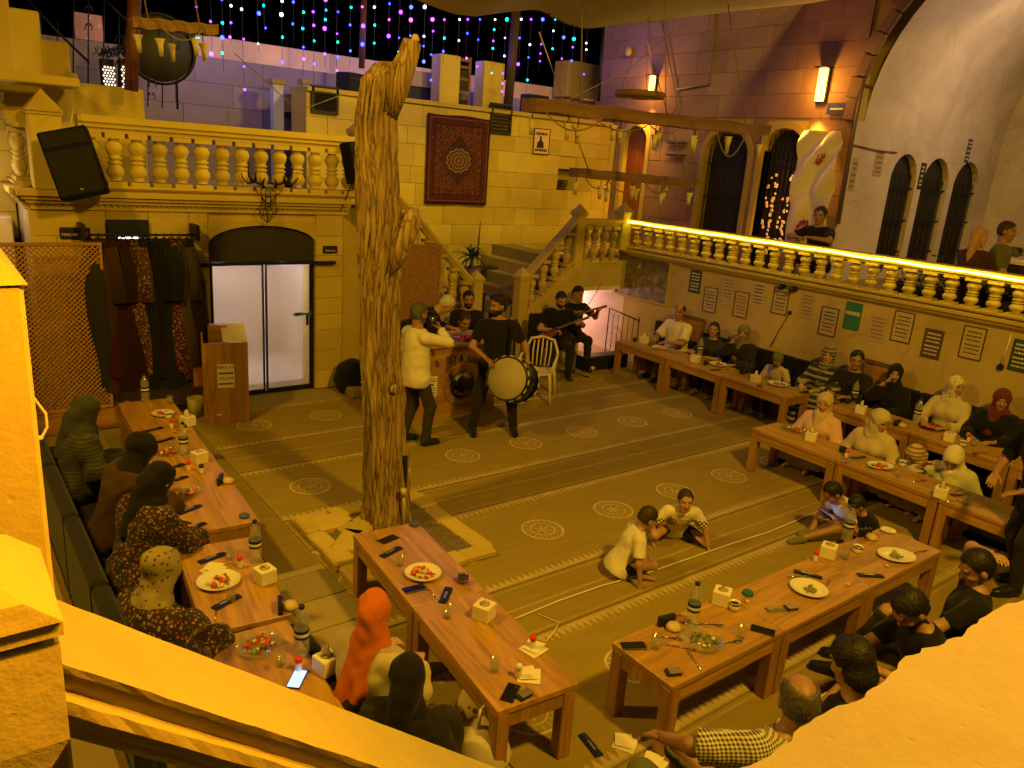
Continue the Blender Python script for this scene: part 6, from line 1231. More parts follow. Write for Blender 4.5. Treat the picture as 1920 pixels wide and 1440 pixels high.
# carpet hung on the back wall
def m_rug(W_, H_):
    n = NT('hung_rug'); x, y, z = n.sep(n.obj()); u = n.mth('DIVIDE', x, W_/2); v = n.mth('DIVIDE', z, H_/2); au, av = n.mth('ABSOLUTE', u), n.mth('ABSOLUTE', v)
    sym = n.comb(au, 0, n.mth('MULTIPLY', av, H_/W_)); f1 = n.noise(sym, 7, 4); f2 = n.voro(sym, 11); f3 = n.noise(sym, 26, 3)
    c = n.mix(n.ramp(f1, [(.42, 0.0), (.5, 1.0)], 'CONSTANT'), (.20, .028, .028), (.11, .018, .03)); c = n.mix(n.ramp(f2, [(.0, 1.0), (.16, 0.0)]), c, (.42, .20, .12)); c = n.mix(n.ramp(f3, [(.54, 0.0), (.58, .8)]), c, (.38, .16, .09))
    d = n.mth('SQRT', n.mth('ADD', n.mth('POWER', n.mth('MULTIPLY', u, 1.0), 2.0), n.mth('POWER', n.mth('MULTIPLY', v, 1.45), 2.0))); an = n.mth('ARCTAN2', n.mth('MULTIPLY', v, 1.45), u)
    dd = n.mth('ADD', d, n.mth('MULTIPLY', n.mth('COSINE', n.mth('MULTIPLY', an, 12)), .025)); ring = n.mth('FRACT', n.mth('MULTIPLY', dd, 9))
    med = n.mix(n.mth('GREATER_THAN', ring, .5), (.36, .17, .12), (.13, .02, .03)); c = n.mix(n.mth('LESS_THAN', dd, .40), c, med)
    d2 = n.mth('ADD', n.mth('MULTIPLY', au, .9), n.mth('MULTIPLY', av, .9)); navy = n.mth('MULTIPLY', n.mth('GREATER_THAN', dd, .40), n.mth('LESS_THAN', n.mth('ADD', d2, n.mth('MULTIPLY', f1, .3)), .68)); c = n.mix(n.mth('MULTIPLY', navy, .5), c, (.025, .015, .06))
    e = n.mth('MINIMUM', n.mth('SUBTRACT', W_/2, n.mth('ABSOLUTE', x)), n.mth('SUBTRACT', H_/2, n.mth('ABSOLUTE', z)))
    bord = n.mix(n.ramp(f2, [(.1, 1.0), (.2, 0.0)]), (.15, .025, .03), (.36, .17, .11)); c = n.mix(n.mth('LESS_THAN', e, .17), c, bord)
    for a_, b_, cc in ((0, .035, (.12, .015, .02)), (.155, .17, (.03, .015, .03)), (.05, .06, (.30, .15, .09))): c = n.mix(n.mth('MULTIPLY', n.mth('GREATER_THAN', e, a_), n.mth('LESS_THAN', e, b_)), c, cc)
    n.bump(n.noise(n.obj(), 220, 2), .4, .004); c = n.mix(1.0, c, (.42, .62, .75), 'MULTIPLY'); return n.base(c, .95, 0, .08)
k0, k1, k2 = pb(803, 211, BY-.06), pb(921, 226, BY-.06), pb(806, 381, BY-.06); W_, H_ = k1[0]-k0[0], k0[2]-k2[2]
b = MB(); b.sheet(lambda u, v: ((u-.5)*W_*(1-.012*v), .012*math.sin(u*9)*math.sin(v*3+1)-.0, -(v-.5)*H_-.01*math.sin(u*8)*(1-v)), 30, 30)
o = b.ob('hung_carpet', m_rug(W_, H_), None, ((k0[0]+k1[0])/2, BY-.055, (k0[2]+k2[2])/2)); tag(o, 'red oriental carpet hung on the wall above the stair', 'carpet'); sm_ = o.modifiers.new('thickness', 'SOLIDIFY'); sm_.thickness = .012
# framed poster beside it
p0, p1, p2 = pb(1003, 241, BY-.03), pb(1031, 244, BY-.03), pb(1001, 287, BY-.03)
t = paper_sign('framed_poster', 'framed poster with a dark seated figure right of the hung carpet', Matrix.Translation(((p0[0]+p1[0])/2, BY-.03, (p0[2]+p2[2])/2)), p1[0]-p0[0], p0[2]-p2[2], [(.14, .8, .05), (-.16, .8, .05)], 'framed pictures', mat('pink_paper', (.6, .42, .32), .8, .1), IRON)
b = MB(); b.prism([(-.12, -.12), (.06, -.12), (.05, -.02), (-.0, .02), (-.01, .10), (-.05, .10), (-.05, .02), (-.10, -.02)], .002, Matrix.Translation((0, -.006, 0)) @ M90); b.ob('figure', INK, t)
# notices and pictures on the terrace wall
Mx = lambda px_, py_, y0=0: Matrix.Translation((TX-.004, pa(px_, py_, TX)[1], pa(px_, py_, TX)[2])) @ Matrix.Rotation(-math.pi/2, 4, 'Z')
TEALP = mat('teal_poster', (.03, .16, .14), .7, .1); GRNP = mat('dark_green_poster', (.03, .06, .035), .7, .1); BRNP = mat('brown_poster', (.08, .05, .03), .7, .1); FADE = mat('faded_paper', (.42, .33, .22), .85, .08); TANP = mat('tan_paper', (.46, .36, .18), .8, .08); BRINK = mat('brown_ink', (.22, .13, .06), .8, 0, bump=0)
FRB = mat('frame_brown', (.10, .07, .035), .7, .1)
NPAP = mat('aged_paper', (.46, .38, .26), .85, .1); NINK = mat('grey_ink', (.09, .07, .04), .8, 0, bump=0)
LN = [(.13, .7, .022), (.08, .75, .022), (.03, .7, .022), (-.03, .75, .022), (-.08, .7, .022), (-.13, .7, .018)]
for px_, py_, base_, fr, ink_, lab in [(1304, 528, GRNP, None, TXW, 'dark green poster with pale lines, farthest along the terrace wall'), (1332, 562, NPAP, FRB, NINK, 'framed pale notice low on the terrace wall above the dark haired woman'), (1366, 541, FADE, None, BRINK, 'faded brown notice between the dark green poster and the next framed ones'), (1390, 571, TANP, FRB, BRINK, 'tan notice in a dark frame above the olive scarf woman'), (1423, 552, NPAP, None, NINK, 'narrow notice printed in dark bands right of the tan framed one'), (1464, 564, NPAP, FRB, NINK, 'framed notice above the dark wall socket and cord'), (1514, 572, FADE, None, BRINK, 'faded yellow notice right of the hanging cord'), (1554, 603, NPAP, BRNP, NINK, 'framed notice with stripes above the striped scarf woman'), (1599, 593, TEALP, None, TXW, 'teal poster with one pale band'), (1646, 615, FADE, None, BRINK, 'faded notice with a brown figure between teal poster and framed notice'), (1693, 613, NPAP, BRNP, NINK, 'framed notice with five thick lines near the middle right of the wall'), (1748, 645, BRNP, None, TXW, 'brown poster of pale patches below the leaf relief'), (1824, 643, TANP, BRNP, NINK, 'framed notice of small print above the maroon scarf woman'), (1916, 668, GRNP, None, TXW, 'dark notice cut by the right edge of the view')]:
    t = paper_sign('wall_notice', lab, Mx(px_, py_), .24, .38, LN if 'one pale' not in lab else [(.04, .85, .05)], 'notices on the terrace wall', base_, fr, ink_)
q0, q1, q2 = pa(1163, 472, TX-.02), pa(1258, 490, TX-.02), pa(1157, 548, TX-.02); w_, h_ = q0[1]-q1[1], q0[2]-q2[2]
def m_pict():
    n = NT('grey_painting'); o = n.obj(); x, y, z = n.sep(o); f = n.noise(o, 5, 6, .65); g = n.noise(o, 17, 5); c = n.ramp(f, [(.3, (.05, .04, .04)), (.5, (.16, .13, .12)), (.7, (.34, .29, .26))]); c = n.mix(n.ramp(g, [(.5, 0.0), (.7, .6)]), c, (.36, .31, .27)); c = n.mix(n.ramp(z, [(.05, 0.0), (.35, .8)]), c, (.07, .055, .05))
    cr = n.mth('MULTIPLY', n.mth('LESS_THAN', n.mth('ADD', n.mth('POWER', n.mth('ADD', x, .12), 2.0), n.mth('POWER', n.mth('SUBTRACT', z, .20), 2.0)), .0025), n.mth('GREATER_THAN', n.mth('ADD', n.mth('POWER', n.mth('ADD', x, .14), 2.0), n.mth('POWER', n.mth('SUBTRACT', z, .21), 2.0)), .0020)); c = n.mix(cr, c, (.5, .45, .38)); return n.base(c, .6)
t = thing('painting', 'large dark grey landscape painting with a crescent moon by the stair', 'painting', (TX-.004, (q0[1]+q1[1])/2, (q0[2]+q2[2])/2), -math.pi/2); MB().b2(-w_/2, w_/2, -.02, 0, -h_/2, h_/2).ob('canvas', m_pict(), t)
for x0, x1, z0, z1 in ((-w_/2-.03, -w_/2, -h_/2-.03, h_/2+.03), (w_/2, w_/2+.03, -h_/2-.03, h_/2+.03), (-w_/2, w_/2, h_/2, h_/2+.03), (-w_/2, w_/2, -h_/2-.03, -h_/2)): MB().b2(x0, x1, -.035, 0, z0, z1).ob('frame_bar', SAND, t)
a0 = pa(1481, 586, TX-.02); a1 = pa(1445, 650, TX-.02); t = thing('socket_and_cord', 'dark wall socket with a cord hanging down behind the olive scarf woman', 'socket'); MB().box(a0, (.03, .05, .05), 0, 0, .005).ob('socket', BLACKP, t); MB().tube([a0, (a0+a1)/2+np.array((0, .02, -.02)), a1], .008, 5).ob('cable', mat('brown_cable', (.12, .07, .03), .7), t)
a0 = pa(1876, 688, TX-.02); a1 = pa(1896, 628, TX-.02); t = thing('wall_camera', 'small dark camera with a white cable duct near the right end of the terrace wall', 'camera'); MB().box(a0, (.06, .06, .07), 0, 0, .01).ob('camera_body', BLACKP, t); MB().tube([a0+np.array((0, 0, .04)), a1], .012, 6).ob('cable_duct', CARTON, t)
for a_, b_, lab in (((1268, 600), (1305, 632), 'dark wooden chair back behind the bald man'), ((1620, 690), (1652, 722), 'dark wooden chair back behind the man in the black jacket')):
    p = pa(*a_, TX-.3); p_ = pa(*b_, TX-.3); t = thing('picture_frame', lab, 'frame', ((TX-.14), (p[1]+p_[1])/2, p[2]-.12), -math.pi/2, 'wooden chair backs'); MB().b2(-.22, .22, 0, .03, -.2, .2, 0, .01).ob('panel', WOODC, t); MB().b2(-.25, .25, -.02, .0, .17, .22).ob('top_bar', BEAM, t); [MB().b2(x, x+.03, -.02, 0, -.6, .17).ob('post', BEAM, t) for x in (-.25, .22)]
# ------------------------------------------------------------------ instruments, chair, plant, things by the stair
q = pb(962, 712, 7.02); dm = thing('drum', 'big black bass drum with white skin slung on the drummer', 'drum', q); ax = Vector((-.80, -.42, .28)).normalized(); M_ = ax.to_track_quat('Z', 'Y').to_matrix().to_4x4(); dm.rotation_euler = M_.to_euler(); rD, lD = .255, .36
MB().lathe([(rD-.01, -lD/2), (rD, -lD/2), (rD, lD/2), (rD-.01, lD/2)], 36).ob('shell', mat('drum_black', (.012, .011, .010), .25, .1), dm)
for s_ in (1, -1): MB().lathe([(0, s_*(lD/2+.006)), (rD-.006, s_*(lD/2+.004)), (rD-.004, s_*lD/2)], 36).ob('drum_skin', mat('drum_skin', (.36, .31, .25), .6, .1), dm); MB().lathe([(rD-.012, s_*lD/2), (rD+.012, s_*(lD/2-.03)), (rD+.014, s_*(lD/2+.008)), (rD-.006, s_*(lD/2+.014)), (rD-.012, s_*lD/2)], 36).ob('hoop', BLACKP, dm)
for s_ in (1, -1):
    for k in range(16): a = 2*math.pi*k/16; MB().box((0, 0, 0), (.010, .055, .018)).ob('lug', CHINA, dm, ((rD+.016)*math.cos(a), (rD+.016)*math.sin(a), s_*(lD/2-.012)), a)
MB().box((0, 0, 0), (.004, .07, .09)).ob('sticker', mat('yellow_sticker', (.6, .45, .05), .6), dm, (0, rD+.002, .06), math.pi/2)
MB().tube([(0, rD, .12), (.0, rD+.25, .2), (0, rD+.45, .25)], .018, 6).ob('strap', BLACKCL, dm)
mc = singer['wr']; hd_ = singer['hc']+singer['hf']*.12; t = thing('microphone', 'black microphone held to the mouth of the singer', 'microphone', (0, 0, 0)); dr_ = (hd_-mc).normalized(); MB().tube([mc-dr_*.05, mc+dr_*.09], [.012, .016], 8).ob('handle', BLACKP, t); MB().tube([mc+dr_*.09, mc+dr_*.11, mc+dr_*.14, mc+dr_*.15], [.017, .026, .024, .012], 10).ob('mesh_head', CHROME, t)
def lute(lab, cat, a, b_, r, mt):
    a, b_ = Vector(a), Vector(b_); d = (b_-a).normalized(); t = thing(cat.split()[-1], lab, cat, a); t.rotation_euler = d.to_track_quat('X', 'Z').to_euler(); L_ = (b_-a).length
    b2 = MB(); b2.prism([(-.16+r*1.4*math.cos(k*2*math.pi/24)*(1-.25*(math.cos(k*2*math.pi/24) > .3)), r*math.sin(k*2*math.pi/24)*(1-.18*math.sin(k*2*math.pi/24)**2)) for k in range(24)], .06, None, 0, -.03); b2.ob('sound_box', mt, t); MB().b2(r*.8-.1, L_, -.018, .018, .02, .045).ob('neck', BEAM, t); MB().b2(L_, L_+.12, -.028, .028, .005, .035).ob('peg_head', BEAM, t); MB().b2(-.22, -.19, -.04, .04, .032, .045).ob('bridge', BLACKP, t); MB().tube([(-.20, 0, .05), (L_, 0, .05)], .002, 4).ob('strings', CHROME, t)
VIO = m_wood('violin_wood', (.20, .07, .02), 0, 1, .3)
lute('small brown lute held across the lap of the bearded musician', 'stringed lute', lutist['wr']+Vector((-.02, -.10, .03)), lutist['wl']+Vector((.0, -.06, .03)), .12, VIO); lute('brown violin held upright by the musician at the doorway', 'violin', violist['wr']+Vector((.02, -.06, -.05)), violist['wl']+Vector((0, -.04, .02)), .085, VIO)
bw0 = violist['wr']+Vector((-.1, -.12, -.1)); tag(MB().tube([bw0, bw0+Vector((.22, -.05, .30)), bw0+Vector((.40, -.10, .62))], .006, 5).ob('violin_bow', BEAM), 'thin violin bow crossing in front of the musician at the doorway', 'violin bow')
def plastic_chair(lab, x, y, rz):
    t = thing('plastic_chair', lab, 'chair', (x, y, 0), rz); m_ = mat('cream_plastic', (.62, .54, .34), .4, .05, 6, .03)
    MB().sheet(lambda u, v: ((u-.5)*.44, (v-.5)*.44, .42+.03*(2*u-1)**2-.012*math.sin(math.pi*v)), 10, 10).ob('seat', m_, t).modifiers.new('s', 'SOLIDIFY').thickness = .02
    for sx, sy in ((-1, -1), (1, -1), (-1, 1), (1, 1)): MB().tube([(sx*.20, sy*.20, .42), (sx*.225, sy*.235, .2), (sx*.24, sy*.26, .0)], [.028, .022, .020], 8).ob('leg', m_, t)
    for s_ in (-1, 1): MB().tube([(s_*.22, .20, .42), (s_*.235, .25, .66), (s_*.17, .29, .82), (0, .30, .86)], .020, 8).ob('back_side', m_, t); MB().tube([(s_*.225, .22, .62), (s_*.26, .05, .63), (s_*.25, -.17, .60), (s_*.22, -.2, .42)], .018, 8).ob('arm_rest', m_, t)
    for k in range(5): x_ = -.13+.065*k; MB().tube([(x_*.9, .21, .44), (x_, .26, .64), (x_*.95, .292, .83-abs(x_)*.25)], .012, 6).ob('back_slat', m_, t)
q = fl(1000, 752); plastic_chair('empty cream plastic chair behind the drum', q[0]+.12, q[1]+.10, R(-48))
t = thing('guitar_case', 'black instrument case standing between the newel post and the lute player', 'instrument case', pb(1000, 690, 9.5)*np.array((1, 1, 0)), R(-20)); MB().b2(-.14, .14, -.06, .06, 0, .95, 0, .05).ob('case_body', BLACKCL, t); MB().tube([(-.04, -.07, .5), (0, -.10, .52), (.04, -.07, .5)], .01, 6).ob('case_handle', BLACKP, t)
q = fl(1092, 697); q3 = fl(1168, 676); t = thing('stage_box', 'long low black amplifier box at the foot of the stairwell rail', 'box', (9.1, 9.18, 0), R(-4)); MB().b2(-.48, .48, -.12, .12, 0, .24, 0, .01).ob('box_body', BLACKP, t); MB().b2(-.46, .46, -.128, -.121, .03, .21).ob('front_mesh', bpy.data.materials['grille'], t)
q = fl(1075, 712); t = thing('microphone_stand', 'black folding microphone stand at the feet of the musicians', 'stand', (q[0], q[1]+.15, 0)); [MB().tube([(0, 0, .10), (.36*math.cos(a), .36*math.sin(a), .015)], .010, 6).ob('foot', BLACKP, t) for a in (-.5, 1.6, 3.6)]; MB().tube([(0, 0, .05), (0, 0, .75)], .010, 6).ob('pole', BLACKP, t)
q = fl(1105, 693); tag(MB().lathe([(0, 0), (.07, .0), (.10, .03), (.09, .07), (.04, .10), (0, .11)], 12).ob('cloth_heap', CARTON, None, q), 'small heap of pale cloth beside the black amplifier box', 'cloth')
t = thing('stair_railing', 'black iron railing round the pink lit cellar stair', 'railing', (DWX+.62, SY-.14, 0), math.pi/2); [MB().tube([(x, 0, 0), (x, 0, .85)], .011, 6).ob('post', IRON, t) for x in (-.75, 0)]; MB().tube([(-.75, 0, .78), (0, 0, .86)], .013, 6).ob('hand_rail', IRON, t); [MB().tube([(-.75+.125*k, 0, .05), (-.75+.125*k, 0, .79)], .006, 5).ob('rail_bar', IRON, t) for k in range(1, 6)]
q = fl(634, 727); t = thing('bag_heap', 'round black bag lying on a low stone in the corner by the tree', 'bag', (4.62, 9.52, 0)); MB().b2(-.12, .3, -.25, -.02, 0, .14, 0, .02).ob('stone_block', SANDD, t); MB().lathe([(0, .02), (.22, .04), (.27, .18), (.20, .38), (.07, .46), (0, .47)], 18).ob('bag_body', BLACKCL, t, (.05, .1, 0)); MB().b2(.05, .26, -.2, -.12, .19, .21).ob('paper_scrap', PAPER, t)
# potted palm behind the left stair rail
q = pb(885, 470, 10.5); t = thing('potted_plant', 'spiky leaved potted plant on the stair behind the left newel post', 'plant', (q[0], 10.5, 1.30)); t.scale = (1.3,)*3; MB().b2(-.12, .12, -.12, .12, -.5, -.002).ob('pedestal', SANDD, t); MB().lathe([(0, 0), (.10, 0), (.13, .2), (.11, .2), (0, .18)], 16).ob('pot', mat('violet_pot', (.14, .11, .17), .6), t); b = MB()
for i in range(46):
    a = i*2.4; el = random.uniform(.1, 1.3); L_ = random.uniform(.28, .46); v = []
    for k in range(6):
        s_ = k/5; rr = L_*s_*math.cos(el)*.95; zz = .32+L_*s_*math.sin(el)-.36*L_*s_*s_*1.5; w_ = .022*(1-s_)**.7*(.4+1.6*min(1, s_*4)*.6); d = Vector((math.cos(a), math.sin(a), 0)); sd = Vector((-math.sin(a), math.cos(a), 0)); p = d*rr+Vector((0, 0, zz)); v += [p+sd*w_, p-sd*w_]
    b.add(v, [(2*k, 2*k+1, 2*k+3, 2*k+2) for k in range(5)])
stuff(b.ob('leaves', mat('palm_leaf', (.045, .085, .02), .45, .4, 12, .1), t, fix=False)); MB().tube([(0, 0, .15), (.01, 0, .36)], .025, 8).ob('stem', BARK, t); MB().tube([(.05, -.05, .35), (.06, -.06, .78)], [.014, .004], 6).ob('flower_spike', MAR, t)
for x_, y_, lab in ((NRX-.42, 10.75, 'dark square planter box on the stone steps behind the drummer'), (NRX+.15, 11.6, 'upper dark planter box at the back of the stair'), (NRX+.55, 11.75, 'second dark planter box beside the back wall of the stair')):
    t = thing('planter_box', lab, 'planter box', (x_, y_, .73 if x_ < NRX else 1.0), 0, 'dark planter boxes'); MB().box((0, 0, .17), (.30, .26, .34), 0, 0, .012).ob('box_body', DARK, t); MB().box((0, 0, .345), (.33, .29, .03), 0, 0, .005).ob('rim', DARK, t)
# ------------------------------------------------------------------ wooden chandeliers with glass tulip lamps
TUL = mat('tulip_glass', (.62, .55, .26), .25, .1, 20, .05, spec=.6); ROPE = mat('chain', (.20, .13, .05), .7, .2, 60, .2)
def chandelier(lab, p0, p1, hgt, dep, nl, drops, ropes):
    p0, p1 = np.array(p0), np.array(p1); d = p1-p0; L_ = math.hypot(d[0], d[1]); t = thing('beam_chandelier', lab, 'chandelier', p0, (0, -math.atan2(d[2], L_), math.atan2(d[1], d[0])), 'wooden beam chandeliers')
    b = MB(); n = 14; v = []
    for i in range(n+1):
        x = L_*i/n; k = .012*math.sin(i*1.9); v += [(x, -dep/2+k, -hgt+k), (x, dep/2+k, -hgt+k*.5), (x, dep/2, k*.6), (x, -dep/2-k*.5, k*.6)]
    b.add(v, [(4*i+j, 4*i+(j+1) % 4, 4*i+4+(j+1) % 4, 4*i+4+j) for i in range(n) for j in range(4)]+[(0, 1, 2, 3), (4*n+3, 4*n+2, 4*n+1, 4*n)]); b.ob('beam', BEAM, t)
    for i in range(nl):
        x = L_*(i+.4)/nl+.05*math.sin(i*3); y = (-1 if i % 2 else 1)*dep*.38; ln = .05+.06*((i*7) % 3)/2; lp = MB().lathe([(.052, 0), (.045, -.012), (.030, -.05), (.020, -.075), (.020, -.15), (.016, -.165), (.020, -.168), (.028, -.05), (.040, -.012), (.048, 0)], 14).ob('tulip_lamp', TUL, t, (x, y, -hgt-ln)); MB().tube([(0, 0, -.06), (0, 0, ln)], .006, 5).ob('lamp_stem', IRON, lp); MB().lathe([(0, .0), (.016, 0), (.016, .035), (0, .035)], 8).ob('socket', BLACKP, lp, (0, 0, -.075))
    for a, c, sag in drops: MB().tube([(L_*(a+(c-a)*k/12), -dep*.5, -hgt*.6-sag*(1-(2*k/12-1)**2)) for k in range(13)], .008, 5).ob('chain', ROPE, t)
    for a, top in ropes: MB().tube([(L_*a, 0, 0), (L_*a+top[0], top[1], top[2])], .007, 5).ob('hanging_chain', ROPE, t)
    return t
Y1 = 6.6; u0, u1 = pb(992, 184, Y1), pb(1432, 236, Y1)
chandelier('long upper wooden beam chandelier hanging in front of the arched doors', u0, u1, .13, .24, 12, [(.02, .25, .20), (.18, .45, .16), (.40, .58, .14), (.72, .88, .34)], [(.18, (.3, .6, 2.4)), (.52, (.1, .5, 2.4)), (.9, (-.5, .5, 2.4))])
Y2 = 7.6; l0, l1 = pb(1078, 315, Y2), pb(1300, 336, Y2)
chandelier('shorter lower wooden beam chandelier beside the wall niche', l0, l1, .11, .20, 8, [(.03, .25, .16), (.2, .5, .18), (.5, .8, .16), (.7, .95, .12)], [(.1, (-.05, 1.2, 1.7)), (.93, (.1, 1.2, 1.9))])
d0 = pb(1200, 177, 7.2); t = thing('disc_lamp', 'dark round wooden disc lamp hanging above the upper chandelier', 'hanging lamp', d0); MB().lathe([(0, -.04), (.30, -.04), (.31, -.01), (.30, .03), (0, .03)], 24).ob('disc', BEAM, t); MB().lathe([(.12, -.046), (.16, -.046), (.16, -.042), (.12, -.042)], 20).ob('lower_ring', TUL, t); [MB().tube([(.25*math.cos(a), .25*math.sin(a), .03), (0, 0, .9)], .005, 4).ob('hanging_chain', ROPE, t) for a in (0, 2.1, 4.2)]
Y3 = 9.0; e0_, e1_ = pb(244, 32, Y3), pb(405, 48, Y3); chandelier('small wooden beam chandelier in front of the iron stair railing', e0_, e1_, .10, .18, 5, [(.3, .8, .12)], [(.2, (0, .5, 1.5)), (.8, (0, .5, 1.5))])
# ------------------------------------------------------------------ lit wall lamps on the right hand building
for (px_, py0_, py1_, s_, lab) in ((1223, 142, 176, 1.0, 'lit box wall lamp above the brown arched door'), (1541, 128, 192, 1.25, 'lit box wall lamp above the white sheet with roses')):
    p = pa(px_, (py0_+py1_)/2, RX-.08); hh = pa(px_, py0_, RX-.08)[2]-pa(px_, py1_, RX-.08)[2]; t = thing('wall_lamp', lab, 'wall lamp', p, -math.pi/2, 'lit wall lamps'); MB().b2(-.07*s_, .07*s_, .02, .06, -hh/2, hh/2).ob('back_plate', IRON, t); MB().b2(-.085*s_, .085*s_, -.12, .06, hh/2, hh/2+.02).ob('hood', IRON, t); MB().b2(-.05*s_, .05*s_, -.04, .018, -hh/2+.02, hh/2-.01).ob('lit_tube', emis('warm_tube', (1.0, .52, .06), 9), t)
    lamp('wall_lamp_light', 'POINT', (p[0]-.24, p[1], p[2]-.05), 24*s_, (1.0, .40, .03), .05); lamp('wall_lamp_light', 'SPOT', (p[0]-.10, p[1], p[2]-hh/2-.05), 330*s_, (1.0, .42, .03), .03, (p[0]-.02, p[1], p[2]-2), 70, .8)
# white sheet with roses
g0, g1, g2 = pa(1512, 246, RX-.05), pa(1590, 248, RX-.05), pa(1492, 440, RX-.05); W2, H2 = g0[1]-g1[1], g0[2]-1.80
t = thing('white_sheet', 'wrinkled white sheet with two roses hung beside the arched gate', 'sheet', (RX-.10, (g0[1]+g1[1])/2, g0[2]), -math.pi/2)
b = MB(); b.sheet(lambda u, v: ((u-.5)*W2, -.09*abs(math.sin(u*5+v*7+2*math.sin(v*6)))-.07*abs(math.sin(v*12+u*5)), -v*H2), 34, 60); b.ob('sheet_cloth', C('sheet_cloth', (.68, .62, .50), var=.05), t, fix=False)
for v, nm in ((.17, 'rose'), (.66, 'rose')):
    b = MB()
    for i in range(26): a, q = i*2.4, .020*math.sqrt(i); p = Vector((q*math.cos(a), -.09-.04*(1-q/.11), q*math.sin(a))); b.add([p+Vector((.04*math.cos(a+1.2), 0, .04*math.sin(a+1.2))), p+Vector((.04*math.cos(a-1.2), 0, .04*math.sin(a-1.2))), p+Vector((.05*math.cos(a), -.02, .05*math.sin(a))), p], [(0, 1, 2), (0, 3, 1)])
    b.ob(nm, mat('rose_red', (.45, .06, .03), .6, .4, 30, .2), t, (.02-.05*(v > .5), 0, -v*H2), fix=False)
q0 = pa(1557, 236, RX-.03); t = plaque('blue street number plate right of the wall lamp', 0, 0, .34, .17, '', .05, 0, mat('blue_plate', (.03, .05, .22), .4)); t.matrix_world = Matrix.Translation((RX-.06, pa(1573, 204, RX)[1], pa(1573, 204, RX)[2])) @ Matrix.Rotation(-math.pi/2, 4, 'Z'); MB().b2(-.11, .11, -.011, -.0085, -.02, .005).ob('pale_line', TXW, t)
# ornate gate leaf with bright cut-outs in the third arch
ya, yb_, z0, zt = archs[2]; t = thing('ornate_screen', 'dark ornamental screen with glowing scrolls inside the right arch', 'screen', (RX+.02, (ya+yb_)/2, 1.78), -math.pi/2); OM = emis('glow_scroll', (1.0, .50, .12), .45)
for i in range(70):
    x, z = random.choice((-.18, -.05, .10, .22))+random.uniform(-.03, .03), random.uniform(.2, 1.6); r_ = random.uniform(.014, .03); a0_ = random.random()*6; MB().tube([(x+r_*(1-k/14)*math.cos(a0_+k*.62), 0, z+r_*1.3*(1-k/14)*math.sin(a0_+k*.62)) for k in range(11)], .008, 5).ob('scroll', OM, t)
# notices and pipes on the white hall wall
for px_, py_, w_, h_, lab in ((1600, 328, .16, .5, 'narrow strip of small labels at the corner of the white hall wall'), (1648, 305, .26, .42, 'pale framed notice left of the first narrow window'), (1728, 330, .14, .42, 'dark framed notice between the first two narrow windows'), (1816, 283, .16, .42, 'narrow blue sign above the third narrow window')):
    p = pb(px_, py_, YJ-.01); paper_sign('wall_notice', lab, Matrix.Translation(p), w_, h_, [(h_*k/10, .7, .03) for k in (-3.5, -2, 0, 2, 3.5)], 'notices on the white hall wall', mat('blue_plate', (.03, .05, .22), .4) if 'blue' in lab else GRNP if 'dark framed' in lab else FADE, IRON if 'dark framed' in lab else None, TXW if ('blue' in lab or 'dark framed' in lab) else BRINK)
def pipe(lab, pts, r=.02, m_=None): tag(MB().tube(pts, r, 6).ob('pipe', m_ or mat('grey_pipe', (.14, .11, .09), .6)), lab, 'pipe', 'pipes and cables on the walls')
pipe('thin pipe climbing slightly across the white hall wall', [pb(x, y, YJ-.03) for x, y in ((1622, 160), (1740, 186), (1908, 214))]); pipe('short cable across the white hall wall left of the windows', [pb(x, y, YJ-.03) for x, y in ((1600, 272), (1648, 283), (1682, 286))], .012); pipe('vertical pipe at the corner between brown building and white hall', [pa(x, y, RX-.05) for x, y in ((1620, 150), (1604, 230), (1572, 420))], .03)
pipe('downpipe running down the brown building left of the wall lamps', [pa(x, y, RX-.04) for x, y in ((1345, 20), (1336, 90), (1330, 158), (1270, 168))], .022); pipe('cable looping down the brown building near the disc lamp', [pa(x, y, RX-.04) for x, y in ((1240, 30), (1262, 150), (1270, 200), (1225, 260))], .012)
p = pa(1180, 97, RX-.1); t = thing('round_fitting', 'small round wall fitting high on the purple lit wall', 'wall fitting', p); MB().lathe([(0, 0), (.08, 0), (.09, .05), (.05, .08), (0, .085)], 14, M=Matrix.Rotation(-math.pi/2, 4, 'Y')).ob('housing', SAND, t)
t = thing('wall_shelf', 'small pair of dark shelves on the wall between brown door and first arch', 'shelf', pa(1272, 272, RX-.08), -math.pi/2); MB().b2(-.2, .2, -.1, .02, .02, .05).ob('board', DARK, t); MB().b2(-.2, .2, -.1, .02, -.2, -.17).ob('board', DARK, t)
# terrace furniture at the right
p = pa(1880, 478, 11.0); t = thing('sideboard', 'dark low sideboard on the terrace at the right edge', 'sideboard', (11.5, p[1]-.2, 1.752)); MB().b2(-.3, .3, -.5, .5, 0, .72, 0, .01).ob('cabinet', DARK, t); MB().b2(-.33, .33, -.53, .53, .722, .75, 0, .004).ob('top_board', CARTON, t)
p = pa(1765, 470, 10.75); t = thing('shrub', 'dark green low bush in a trough on the terrace', 'plant', (10.8, p[1], 1.752)); MB().b2(-.16, .16, -.6, .6, 0, .3).ob('trough', DARK, t); b = MB()
for i in range(420): q = Vector((random.gauss(0, .10), random.gauss(0, .33), .42+random.gauss(0, .11))); u = Vector((random.uniform(-1, 1), random.uniform(-1, 1), random.uniform(-1, 1))).normalized()*.045; w_ = u.orthogonal().normalized()*.022; b.add([q-u, q+w_, q+u, q-w_], [(0, 1, 2, 3)])
stuff(b.ob('foliage', mat('bush_leaf', (.06, .075, .02), .6, .5, 15, .1), t, fix=False)); MB().tube([(0, 0, .3), (0, .05, .5)], .02, 6).ob('stem', BARK, t)
